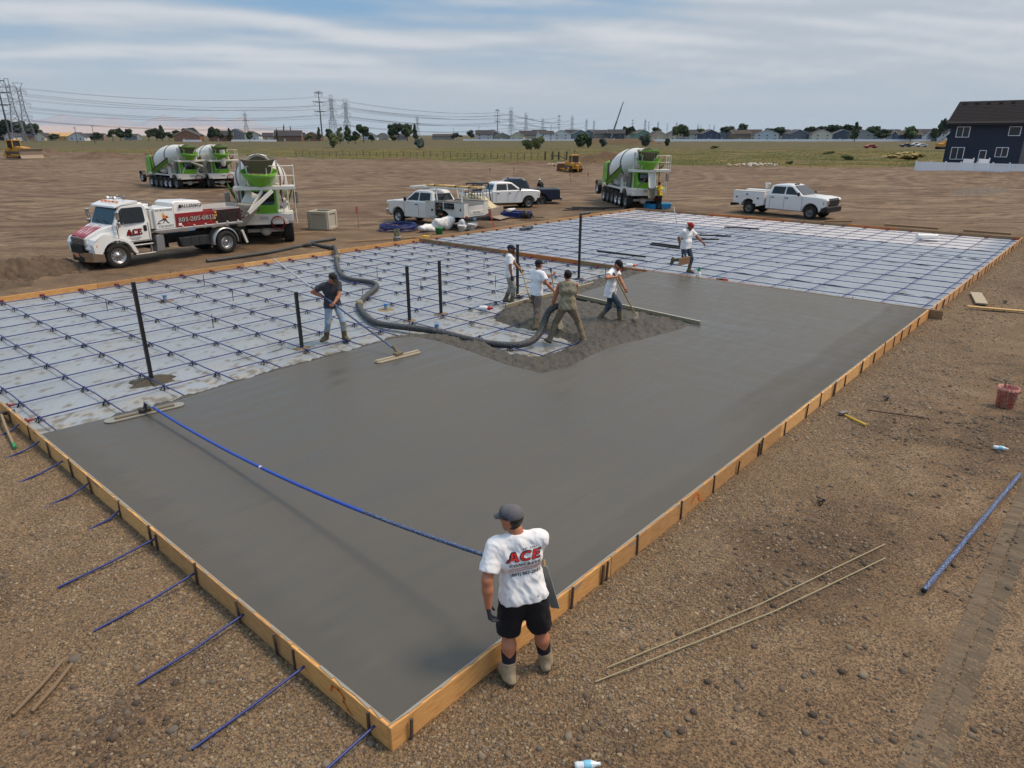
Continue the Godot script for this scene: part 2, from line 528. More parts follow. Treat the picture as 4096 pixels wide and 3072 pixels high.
# a loose heap of earth standing on the ground
func mound(called: String, label: String, c: Vector3, rx: float, rz: float, h: float, seed: int, col: Vector3, cell := 0.12, ridge := 0.3) -> void:
	var n := noise(FastNoiseLite.TYPE_SIMPLEX, 1.2, 4, seed)
	var n2 := noise(FastNoiseLite.TYPE_CELLULAR, 3.0, 2, seed)
	st = SurfaceTool.new(); st.begin(Mesh.PRIMITIVE_TRIANGLES); st.set_smooth_group(0); X = Transform3D.IDENTITY; usevc = true
	var nx := int(rx * 2.4 / cell); var nz := int(rz * 2.4 / cell)
	var P := []
	for j in nz + 1:
		for i in nx + 1:
			var x := -rx * 1.2 + i * rx * 2.4 / nx; var z := -rz * 1.2 + j * rz * 2.4 / nz
			var d := sqrt((x / rx) * (x / rx) + (z / rz) * (z / rz)) + n.get_noise_2d(x, z) * ridge
			var y := h * maxf(0.0, 1.0 - d) * (1.0 + 0.25 * n2.get_noise_2d(x, z)) + n.get_noise_2d(x * 3.0, z * 3.0) * 0.10 * h + 0.05 * n2.get_noise_2d(x * 2.2, z * 2.2) - 0.06 - 0.08 * smoothstep(0.9, 1.2, d)
			P.append([Vector3(x, y, z), 1.0 + 0.35 * n2.get_noise_2d(x * 1.5, z * 1.5) + 0.3 * n.get_noise_2d(x * 2, z * 2)])
	for j in nz:
		for i in nx:
			var k := j * (nx + 1) + i
			for tr in [[k, k + nx + 1, k + 1], [k + 1, k + nx + 1, k + nx + 2]]:
				if maxf(P[tr[0]][0].y, maxf(P[tr[1]][0].y, P[tr[2]][0].y)) < -0.09: continue
				for q in [0, 2, 1]:
					var w: float = P[tr[q]][1]
					st.set_color(Color(col.x * w, col.y * w, col.z * w))
					st.add_vertex(P[tr[q]][0])
	usevc = false
	var m := mat("earth", Color.WHITE, 0.95)
	m.vertex_color_use_as_albedo = true
	var o := done(called, m)
	o.position = c
	if label == "": o.set_meta("kind", "structure")
	else: tag(o, label, "dirt pile")

func pebble(seed: int, n := 7) -> ArrayMesh:
	var r := RandomNumberGenerator.new(); r.seed = seed
	B(true)
	var P := [Vector3(0, 0.62 + r.randf() * 0.2, 0)]
	for k in n:
		var a := TAU * k / n + r.randf() * 0.3
		P.append(Vector3(cos(a) * (0.65 + r.randf() * 0.4), 0.3 + r.randf() * 0.25, sin(a) * (0.55 + r.randf() * 0.35)))
	for k in n:
		var a := TAU * k / n + r.randf() * 0.3
		P.append(Vector3(cos(a) * (0.7 + r.randf() * 0.4), -0.25, sin(a) * (0.6 + r.randf() * 0.4)))
	for k in n:
		var k2 := (k + 1) % n
		TO(P[0], P[1 + k], P[1 + k2], Vector3.ZERO)
		QO(P[1 + k], P[1 + k2], P[1 + n + k2], P[1 + n + k], Vector3.ZERO)
	st.generate_normals()
	return st.commit()

func scatter(called: String, meshes: Array, count: int, lo: Vector2, hi: Vector2, size: Vector2, keep: Callable, cols: Array, m: Material, seed: int) -> void:
	var r := RandomNumberGenerator.new(); r.seed = seed
	var per := []
	for q in meshes: per.append([])
	var tries := 0
	var made := 0
	while made < count and tries < count * 8:
		tries += 1
		var x := r.randf_range(lo.x, hi.x); var z := r.randf_range(lo.y, hi.y)
		var w: float = keep.call(x, z)
		if r.randf() > w: continue
		made += 1
		var k := size.x * pow(size.y / size.x, pow(r.randf(), 2.2))
		var bs := Basis(Vector3.UP, r.randf() * TAU) * Basis(Vector3.RIGHT, r.randf_range(-0.3, 0.3))
		bs = bs.scaled_local(Vector3(k, k * r.randf_range(0.6, 1.0), k))
		var c: Vector3 = cols[r.randi() % cols.size()]
		c *= r.randf_range(0.75, 1.2)
		per[r.randi() % per.size()].append([Transform3D(bs, Vector3(x, gh(x, z), z)), Color(c.x, c.y, c.z)])
	var root := Node3D.new()
	add(root, called)
	tag(root, "", "", "", "stuff")
	for i in meshes.size():
		var mm := MultiMesh.new()
		mm.transform_format = MultiMesh.TRANSFORM_3D
		mm.use_colors = true
		mm.mesh = meshes[i]
		mm.instance_count = per[i].size()
		for k in per[i].size():
			mm.set_instance_transform(k, per[i][k][0])
			mm.set_instance_color(k, per[i][k][1])
		var o := MultiMeshInstance3D.new()
		o.multimesh = mm
		o.material_override = m
		add(o, called, root)
		o.set_meta("kind", "stuff")

# ---------- the slab: forms, sheeting, cables, concrete ----------
const TOP := 0.235
const LX := 18.27
const LX2 := 36.5
const DZ := 20.3

func wood(key: String, c: Color, sc: Vector3) -> StandardMaterial3D:
	if mats.has(key): return mats[key]
	var m := mat(key, c, 0.75)
	var n := noise(FastNoiseLite.TYPE_SIMPLEX, 0.03, 4, 21)
	if not mats.has("_woodtex"): mats["_woodtex"] = ntex(n, 256, [s(190, 165, 140), s(236, 222, 204), s(255, 250, 242), s(214, 194, 170)], [0.0, 0.35, 0.6, 1.0])
	m.albedo_texture = mats["_woodtex"]
	m.uv1_triplanar = true
	m.uv1_scale = sc
	return m

# a run of boards on edge from a to b, outer face on the side "out", with steel stakes
func form_line(label: String, a: Vector3, b: Vector3, out: Vector3, lens: Array, stakes: Array, m: Array, seed: int, smear := false) -> Node3D:
	var r := RandomNumberGenerator.new(); r.seed = seed
	var o := thing("form_boards", label, "formwork")
	var d := (b - a).normalized()
	var L := (b - a).length()
	var x := 0.0
	var i := 0
	while x < L - 0.02:
		var l := minf(lens[i % lens.size()], L - x)
		B()
		var jig := r.randf_range(-0.004, 0.004)
		var c := a + d * (x + l / 2) + out * (0.019 + jig) + Vector3(0, TOP / 2 - 0.01 + r.randf_range(-0.004, 0.004), 0)
		var sz := (d.abs() * (l - 0.006)) + out.abs() * 0.038 + Vector3(0, TOP + 0.02, 0)
		box(c, sz, 0.004)
		done("form_board", m[i % m.size()], o)
		x += l
		i += 1
	for q in stakes:
		B()
		var p: Vector3 = a + d * q + out * 0.052
		var lean := Vector3(r.randf_range(-0.02, 0.02), 0, r.randf_range(-0.02, 0.02))
		bar(p + Vector3(0, -0.15, 0), p + lean + Vector3(0, TOP + r.randf_range(-0.03, 0.05), 0), 0.019, 0.022)
		done("stake", mat("form_steel", s(86, 74, 66), 0.75, 0.3), o)
	if smear:
		B()
		var y := 0.0
		while y < L - 0.3:
			var w := r.randf_range(0.0, 0.034)
			var l2 := r.randf_range(0.1, 0.3)
			var pa := a + d * y + Vector3(0, TOP + 0.007, 0)
			Q(pa, pa + out * w, pa + d * l2 + out * r.randf_range(0.002, 0.034), pa + d * l2)
			if r.randf() < 0.1:
				var pf := a + d * y + out * 0.0435 + Vector3(0, TOP - 0.02, 0)
				var hh := r.randf_range(0.01, 0.05)
				QO(pf, pf + d * r.randf_range(0.05, 0.2), pf + d * 0.1 + Vector3(0, -hh, 0), pf + Vector3(0, -hh * 0.6, 0), pf - out)
			y += l2
		done("cement_smear", mat("cement_dry", s(142, 139, 130), 0.9), o)
	return o

func in_poly(p: Vector2, poly: PackedVector2Array) -> bool: return Geometry2D.is_point_in_polygon(p, poly)

func poly_dist(p: Vector2, poly: PackedVector2Array) -> float:   # signed, < 0 inside
	var d := 1e9
	for i in poly.size():
		var q := Geometry2D.get_closest_point_to_segment(p, poly[i], poly[(i + 1) % poly.size()])
		d = minf(d, p.distance_to(q))
	return -d if in_poly(p, poly) else d

var smooth_poly := PackedVector2Array([Vector2(0.01, -0.01), Vector2(LX - 0.01, -0.01), Vector2(LX - 0.01, -8.5), Vector2(17.2, -8.45), Vector2(16.0, -8.3), Vector2(13.3, -8.15), Vector2(13.0, -6.0), Vector2(12.9, -4.05), Vector2(12.1, -4.0), Vector2(10.9, -4.2), Vector2(9.8, -4.45), Vector2(9.0, -4.4), Vector2(8.0, -4.3), Vector2(7.4, -4.45), Vector2(7.35, -5.3), Vector2(7.5, -6.4), Vector2(7.6, -7.6), Vector2(7.5, -8.3), Vector2(7.1, -8.55), Vector2(5.2, -8.5), Vector2(3.4, -8.5), Vector2(2.0, -8.35), Vector2(0.9, -8.42), Vector2(0.01, -8.5)])
var rough_poly := PackedVector2Array([Vector2(0.01, -8.45), Vector2(0.9, -8.35), Vector2(2.0, -8.25), Vector2(3.4, -8.42), Vector2(5.2, -8.45), Vector2(7.0, -8.5), Vector2(7.4, -8.2), Vector2(7.5, -7.6), Vector2(7.4, -6.4), Vector2(7.25, -5.3), Vector2(7.3, -4.4), Vector2(8.0, -4.2), Vector2(9.0, -4.3), Vector2(9.8, -4.35), Vector2(10.9, -4.1), Vector2(12.1, -3.9), Vector2(13.1, -3.95), Vector2(13.15, -8.0), Vector2(16.0, -8.15), Vector2(17.2, -8.35), Vector2(18.2, -8.4), Vector2(18.2, -9.3), Vector2(16.3, -9.25), Vector2(14.7, -9.1), Vector2(12.9, -8.8), Vector2(11.2, -8.8), Vector2(10.4, -8.4), Vector2(10.3, -7.6), Vector2(10.3, -6.8), Vector2(10.15, -5.9), Vector2(9.95, -5.3), Vector2(9.0, -5.25), Vector2(8.45, -5.35), Vector2(8.1, -5.8), Vector2(8.35, -6.7), Vector2(8.25, -8.0), Vector2(7.8, -8.65), Vector2(7.3, -8.85), Vector2(5.2, -8.78), Vector2(3.4, -8.75), Vector2(2.2, -8.62), Vector2(0.01, -8.62)])

func heightfield(x0: float, x1: float, z0: float, z1: float, cell: float, hf: Callable, called: String, m: Material, parent: Node = self) -> MeshInstance3D:
	# hf gives [height, colour, keep]
	var nx := int((x1 - x0) / cell); var nz := int((z1 - z0) / cell)
	var vs := PackedVector3Array(); var cs := PackedColorArray(); var kp := PackedByteArray()
	for j in nz + 1:
		for i in nx + 1:
			var x := x0 + (x1 - x0) * i / nx; var z := z0 + (z1 - z0) * j / nz
			var r: Array = hf.call(x, z)
			vs.append(Vector3(x, r[0], z)); cs.append(r[1]); kp.append(1 if r[2] else 0)
	B(true)
	for j in nz:
		for i in nx:
			var k := j * (nx + 1) + i
			for t in [[k, k + 1, k + nx + 1], [k + 1, k + nx + 2, k + nx + 1]]:
				if kp[t[0]] + kp[t[1]] + kp[t[2]] == 0: continue
				for q in t:
					st.set_color(cs[q]); st.set_uv(Vector2(vs[q].x, vs[q].z)); st.add_vertex(vs[q])
	return done(called, m, parent)

func sheet_material() -> StandardMaterial3D:
	var m := mat("sheeting", Color.WHITE, 0.42)
	m.vertex_color_use_as_albedo = true
	var n := noise(FastNoiseLite.TYPE_SIMPLEX, 0.012, 5, 31)
	n.fractal_type = FastNoiseLite.FRACTAL_RIDGED
	m.normal_enabled = true
	m.normal_texture = ntex(n, 512, [], [], true, 6.0)
	m.normal_scale = 0.55
	m.uv1_scale = Vector3(0.45, 0.8, 1)
	return m

func build_sheets() -> void:
	var wr := noise(FastNoiseLite.TYPE_SIMPLEX_SMOOTH, 0.9, 3, 41)
	var sp := noise(FastNoiseLite.TYPE_SIMPLEX, 1.9, 4, 43)
	var sp2 := noise(FastNoiseLite.TYPE_SIMPLEX, 5.0, 2, 44)
	var m := sheet_material()
	var ft := noise(FastNoiseLite.TYPE_SIMPLEX_SMOOTH, 0.5, 3, 45)
	var near := func(x, z):
		var h: float = 0.05 + 0.014 * wr.get_noise_2d(x * 0.55 + 0.25 * z, z * 1.9) + 0.006 * wr.get_noise_2d(x * 3.0, z * 2.0)
		var edge := minf(minf(x - 0.0, LX - x), DZ + z)
		h += 0.03 * smoothstep(0.25, 0.0, edge)
		var d := 9.0
		if z > -11.5: d = poly_dist(Vector2(x, z), rough_poly)
		var mud: float = sp.get_noise_2d(x, z * 1.3) + 0.5 * sp2.get_noise_2d(x, z)
		var c := Vector3(0.262, 0.295, 0.325) * (1.0 + 0.10 * wr.get_noise_2d(x * 0.4, z * 0.4))
		c = c.lerp(Vector3(0.30, 0.275, 0.235), smoothstep(0.05, 0.5, ft.get_noise_2d(x, z)) * 0.28)
		var k := smoothstep(2.1, 0.1, d)
		c = c.lerp(Vector3(0.34, 0.31, 0.25), smoothstep(0.18, -0.05, 0.42 - mud - k * 0.42) * k * 0.8)
		c = c.lerp(Vector3(0.15, 0.132, 0.098), smoothstep(0.06, -0.03, 0.62 - mud - k * 0.36) * 0.9)
		return [h, Color(c.x, c.y, c.z), true]
	var a := heightfield(0.0, LX, -DZ, -4.2, 0.085, near, "plastic_sheet", m)
	tag(a, "grey white plastic ground sheet under the blue cables nearest the pump truck", "plastic sheet")
	var farf := func(x, z):
		var h: float = 0.06 + 0.016 * wr.get_noise_2d(x * 1.6, z * 0.4) + 0.007 * wr.get_noise_2d(x * 3.0, z * 2.0)
		var edge := minf(minf(x - LX - 0.04, LX2 - x), minf(DZ + z, -z))
		h += 0.05 * smoothstep(0.35, 0.0, edge)
		var c := Vector3(0.262, 0.30, 0.345) * (1.0 + 0.12 * wr.get_noise_2d(x * 0.5, z * 0.12))
		c = c.lerp(Vector3(0.52, 0.50, 0.50), smoothstep(31.6, 32.6, x + 0.5 * wr.get_noise_2d(x, z * 0.3)) * smoothstep(-14.5, -13.5, -absf(z + 9.0) - 7.0 + 1.0) )
		if x > 32.4: c = c.lerp(Vector3(0.52, 0.50, 0.50), 0.75 * smoothstep(-3.0, -5.0, z))
		c = c.lerp(Vector3(0.16, 0.145, 0.11), smoothstep(0.5, 0.7, sp.get_noise_2d(x, z) + smoothstep(2.0, 0.2, x - LX) * 0.35) * 0.8)
		return [h, Color(c.x, c.y, c.z), true]
	var b := heightfield(LX + 0.04, LX2, -DZ, 0.0, 0.12, farf, "plastic_sheet", m)
	tag(b, "white plastic ground sheet in the far forms crossed by the red capped worker", "plastic sheet")
	# overlaps of the sheeting: dark open seams
	var r := RandomNumberGenerator.new(); r.seed = 3
	var dk := mat("seam", s(30, 31, 33), 0.6)
	for q in [[a, 0, -10.2, 4.0, 8.2, 0.0], [a, 1, -18.9, 2.5, 17.0, 0.16], [a, 1, -14.3, 3.0, 17.5, 0.05], [b, 2, 20.6, 0.3, 15.0, 0.0], [b, 2, 23.6, 0.2, 19.0, 0.0], [b, 2, 26.5, 0.4, 18.0, 0.0], [b, 2, 29.3, 0.4, 16.0, 0.0], [b, 2, 31.9, 0.4, 9.0, 0.0]]:
		B()
		var t: float = q[3]
		while t < q[4]:
			var l := r.randf_range(0.2, 1.1)
			var w := r.randf_range(0.010, 0.028) * (1.7 if q[0] == b else 0.9)
			var off: float = q[2] + 0.06 * sin(t * 1.7) + q[5] * (t - q[3])
			var p0 := Vector3(off, 0.088, -t) if q[1] == 2 else Vector3(t, 0.078, off)
			var p1 := Vector3(off + 0.03, 0.088, -t - l) if q[1] == 2 else Vector3(t + l, 0.078, off + q[5] * l)
			tube([p0, (p0 + p1) / 2 + Vector3(0, 0.004, 0), p1], w * 0.5, 5, [0.003, w * 0.5, 0.003])
			t += l * r.randf_range(1.0, 1.6)
		done("sheet_seam", dk, q[0])

func build_cables() -> void:
	var blue := mat("cable_blue", s(28, 46, 112), 0.4)
	var r := RandomNumberGenerator.new(); r.seed = 8
	var red := mat("anchor_red", s(120, 34, 30), 0.55)
	var run := func(along_x: bool, off: float, t0: float, t1: float, y: float, tail: float, anchors: Array, label: String, grp: String):
		var path := []
		var n := int(absf(t1 - t0) / 1.03) + 1
		if tail > 0.0:
			var buried := tail < 0.9
			path.append(Vector3(-tail if not buried else -tail - 0.3, 0.02 if not buried else -0.05, off + 0.03 * tail))
			path.append(Vector3(-tail * 0.5, 0.055 if not buried else 0.035, off + 0.015))
		for i in n + 1:
			var t := lerpf(t0, t1, float(i) / n)
			var w := r.randf_range(-0.018, 0.018)
			var p := Vector3(t, y - 0.004 * (i % 2), off + w) if along_x else Vector3(off + w, y - 0.004 * (i % 2), t)
			path.append(p)
		B()
		tube(path, 0.0125, 6)
		var o: Node3D = done("tension_cable", blue)
		tag(o, label, "cable", grp)
		for q in anchors:
			B()
			var c := Vector3(q, y, off) if along_x else Vector3(off, y, q)
			var dd := Vector3.RIGHT if along_x else Vector3.BACK
			var side := 1.0 if q < (t0 + t1) / 2 else -1.0
			box(c + dd * 0.02 * side, Vector3(0.035, 0.075, 0.13) if along_x else Vector3(0.13, 0.075, 0.035), 0.008)
			cyl(c, c + dd * 0.13 * side, 0.032, 0.018, 8)
			done("anchor", red, o)
	var k := 0
	for i in range(-1, 19):
		var z := -1.19 - 1.045 * i if i >= 0 else -0.17
		var tl := 1.08
		if i == -1: tl = 1.35
		if i >= 4: tl = [0.32, 0.55, 0.62, 0.5, 0.3][i - 4] if i < 9 else 0.0
		var vis: String = ("blue cable whose tail sticks out over the gravel, %s from the near corner" % ORD[i + 1]) if i < 9 else "blue lengthwise cable on the near sheet, %s from the far left form" % ORD[18 - i]
		run.call(true, z, -0.0, LX - 0.03, 0.125, tl, [0.06, LX - 0.08], vis, "cables with tails over the gravel" if i < 9 else "lengthwise cables on the near sheet")
	for j in 18:
		run.call(false, 0.26 + 1.033 * j, -DZ + 0.03, -3.0 if j > 7 else -8.0, 0.143, 0.0, [-DZ + 0.08], "blue cable crossing the near sheet into the fresh concrete, %s from the left form" % ORD[j], "crosswise cables on the near sheet")
	for i in 19:
		run.call(true, -0.25 - 1.055 * i, LX + 0.07, LX2 - 0.03, 0.125, 0.0, [LX2 - 0.08], "blue lengthwise cable on the far sheet, %s from its right form" % ORD[i], "lengthwise cables on the far sheet")
	for j in 17:
		run.call(false, LX + 0.95 + 1.02 * j, -DZ + 0.03, -0.05, 0.14, 0.0, [-DZ + 0.08], "blue crosswise cable on the far sheet, %s from the divider boards" % ORD[j], "crosswise cables on the far sheet")
	# plastic chairs that carry the crossings
	B()
	for q in [[-1, -1], [1, -1], [1, 1], [-1, 1]]:
		bar(Vector3(q[0] * 0.055, -0.075, q[1] * 0.055), Vector3(q[0] * 0.018, 0.0, q[1] * 0.018), 0.016, 0.016)
		box(Vector3(q[0] * 0.055, -0.076, q[1] * 0.055), Vector3(0.03, 0.012, 0.03))
	for q in [-1, 1]:
		bar(Vector3(-0.05, -0.05, q * 0.04), Vector3(0.05, -0.05, q * 0.04), 0.012, 0.012)
		bar(Vector3(q * 0.018, 0, -0.02), Vector3(q * 0.022, 0.035, 0.0), 0.012, 0.02)
	box(Vector3(0, -0.005, 0), Vector3(0.055, 0.018, 0.055))
	var c0 := done("cable_chair", mat("black_plastic", s(20, 20, 21), 0.55))
	tag(c0, "small black plastic chair holding up a crossing of the blue cables", "cable chair", "chairs under the cable crossings")
	var first := true
	var c0b: Node3D = c0
	for i in range(7, 19):
		for j in 18:
			var p := Vector3(0.26 + 1.033 * j, 0.128, -1.19 - 1.045 * i)
			if poly_dist(Vector2(p.x, p.z), rough_poly) < 0.05 or in_poly(Vector2(p.x, p.z), smooth_poly): continue
			if first: c0.position = p; c0.scale = Vector3.ONE * 0.82; first = false
			else:
				var c: Node3D = c0.duplicate(); add(c, "cable_chair"); c.position = p; c.rotation.y = r.randf_range(-0.5, 0.5); c0b = c
			c0b.set_meta("label", "black chair under the %s lengthwise cable from the far form, %s crosswise from left" % [ORD[18 - i], ORD[j]])
	for q in [Vector2(8.75, -7.43), Vector2(9.5, -6.4), Vector2(8.55, -6.3)]:
		var c: Node3D = c0.duplicate(); add(c, "cable_chair"); c.position = Vector3(q.x, 0.128, q.y)

func build_concrete() -> void:
	# smooth floated surface
	B()
	var tri := Geometry2D.triangulate_polygon(smooth_poly)
	for k in range(0, tri.size(), 3):
		var q := [smooth_poly[tri[k]], smooth_poly[tri[k + 1]], smooth_poly[tri[k + 2]]]
		var w := q.map(func(v): return Vector3(v.x, 0.226, v.y))
		if (w[1] - w[0]).cross(w[2] - w[0]).y < 0: var e = w[1]; w[1] = w[2]; w[2] = e
		for v in [w[0], w[2], w[1]]:
			st.set_uv(Vector2(v.x / LX, -v.z / LX)); st.add_vertex(v)
	for i in smooth_poly.size():
		var a := smooth_poly[i]; var b := smooth_poly[(i + 1) % smooth_poly.size()]
		var A := Vector3(a.x, 0.226, a.y); var Bq := Vector3(b.x, 0.226, b.y)
		for v in [A, Bq, Bq - Vector3(0, 0.18, 0), A, Bq - Vector3(0, 0.18, 0), A - Vector3(0, 0.18, 0)]:
			st.set_uv(Vector2(v.x / LX, -v.z / LX)); st.add_vertex(v)
	var m := mat("wet_concrete", Color.WHITE, 1.0)
	var W := 1024
	var H := 512
	var al := Image.create(W, H, false, Image.FORMAT_RGB8)
	var ro := Image.create(W, H, false, Image.FORMAT_RGB8)
	var n1 := noise(FastNoiseLite.TYPE_SIMPLEX_SMOOTH, 0.16, 3, 51)
	var n2 := noise(FastNoiseLite.TYPE_SIMPLEX_SMOOTH, 1.0, 4, 52)
	var n3 := noise(FastNoiseLite.TYPE_SIMPLEX, 2.4, 3, 53)
	for j in H:
		for i in W:
			var x := LX * i / W; var z := -9.4 * j / H
			var big := n1.get_noise_2d(x, z)
			# drawn-out float marks: across the slab in the far bay, lengthwise nearer
			var wob := big * 0.8
			var s1 := n2.get_noise_2d(x * 3.2 + wob, z * 0.16) if x > 8.5 else n2.get_noise_2d(x * 0.16, z * 2.6 + wob)
			var s2 := n3.get_noise_2d(x * 0.35, z * 1.2)
			var v := 1.0 + 0.17 * big + 0.10 * s1 + 0.06 * s2
			var ln := 0.0
			for q in [[16.9, 6.0], [15.6, 4.6], [14.3, 7.0], [11.9, 3.2], [10.1, 3.9]]:
				ln = maxf(ln, smoothstep(0.030, 0.0, absf(x - q[0] - z * 0.02 - 0.05 * big)) * smoothstep(0.0, 1.0, -z - 0.8) * smoothstep(q[1] + 0.6, q[1] - 0.4, -z))
			if x < 9.0: ln = maxf(ln, 0.6 * smoothstep(0.03, 0.0, absf(fposmod(z + 0.12 * big, 1.25) - 0.3)) * smoothstep(0.0, 0.5, s1 + big))
			v *= 1.0 - 0.16 * ln
			# band along the right form still wet from the edging trowel
			var eg := smoothstep(0.95, 0.8, -z + 0.15 * n1.get_noise_2d(x * 2.0, 3.0)) * smoothstep(6.0, 9.0, x)
			var eg2 := smoothstep(0.45, 0.15, minf(x, -z) + 0.12 * s2)
			v *= 1.0 - 0.13 * eg * (1.0 + 0.6 * s2) - 0.09 * eg2
			al.set_pixel(i, j, Color(0.312 * sqrt(v), 0.297 * sqrt(v), 0.268 * sqrt(v)))
			var rr := clampf(0.44 + 0.15 * big + 0.16 * s1 + 0.09 * s2 + 0.13 * eg + 0.10 * eg2, 0.25, 0.85)
			ro.set_pixel(i, j, Color(rr, rr, rr))
	al.generate_mipmaps(); ro.generate_mipmaps()
	m.albedo_texture = ImageTexture.create_from_image(al)
	m.roughness_texture = ImageTexture.create_from_image(ro)
	m.uv1_scale = Vector3(1, LX / 9.4, 1)
	m.metallic_specular = 0.5
	var o := done("concrete_slab", m)
	tag(o, "smooth freshly floated wet grey concrete filling the near forms", "concrete slab", "", "structure")
	# freshly placed, still rough
	var q1 := noise(FastNoiseLite.TYPE_SIMPLEX, 1.1, 3, 61)
	var q2 := noise(FastNoiseLite.TYPE_SIMPLEX, 4.5, 3, 62)
	var q3 := noise(FastNoiseLite.TYPE_CELLULAR, 7.0, 2, 63)
	var hf := func(x, z):
		var p := Vector2(x, z)
		var d := poly_dist(p, rough_poly) + 0.10 * q1.get_noise_2d(x * 2.0, z * 2.0) + 0.05 * q2.get_noise_2d(x, z)
		var out := d > 0.13
		var hi := 0.222 + 0.035 * q1.get_noise_2d(x, z) + 0.042 * q2.get_noise_2d(x, z) + 0.024 * q3.get_noise_2d(x, z)
		if x > 9.0 and z > -8.6: hi += 0.03 * smoothstep(0.0, -0.5, d)
		var h := lerpf(hi, 0.045, smoothstep(-0.16, 0.14, d))
		var inner := poly_dist(p, smooth_poly) if d > -0.4 and d < 0.5 else 1.0
		if inner < 0.0: h = minf(h, 0.226) - 0.05 * smoothstep(-0.02, -0.12, inner); out = out or inner < -0.15
		var v := 1.0 + 0.3 * q2.get_noise_2d(x * 1.7, z * 1.7) + 0.22 * q3.get_noise_2d(x * 1.4, z * 1.4)
		return [h, Color(0.066 * v, 0.057 * v, 0.043 * v), not out]
	var mr := mat("rough_concrete", Color.WHITE, 0.62)
	mr.vertex_color_use_as_albedo = true
	var cn := noise(FastNoiseLite.TYPE_CELLULAR, 0.06, 2, 66)
	mr.normal_enabled = true
	mr.normal_texture = ntex(cn, 256, [], [], true, 6.0)
	mr.uv1_scale = Vector3(1.2, 1.2, 1)
	var ro2 := heightfield(0.02, 18.22, -9.5, -3.8, 0.06, hf, "fresh_concrete", mr)
	tag(ro2, "rough brownish fresh concrete heaped round the men in the middle", "wet concrete", "", "structure")

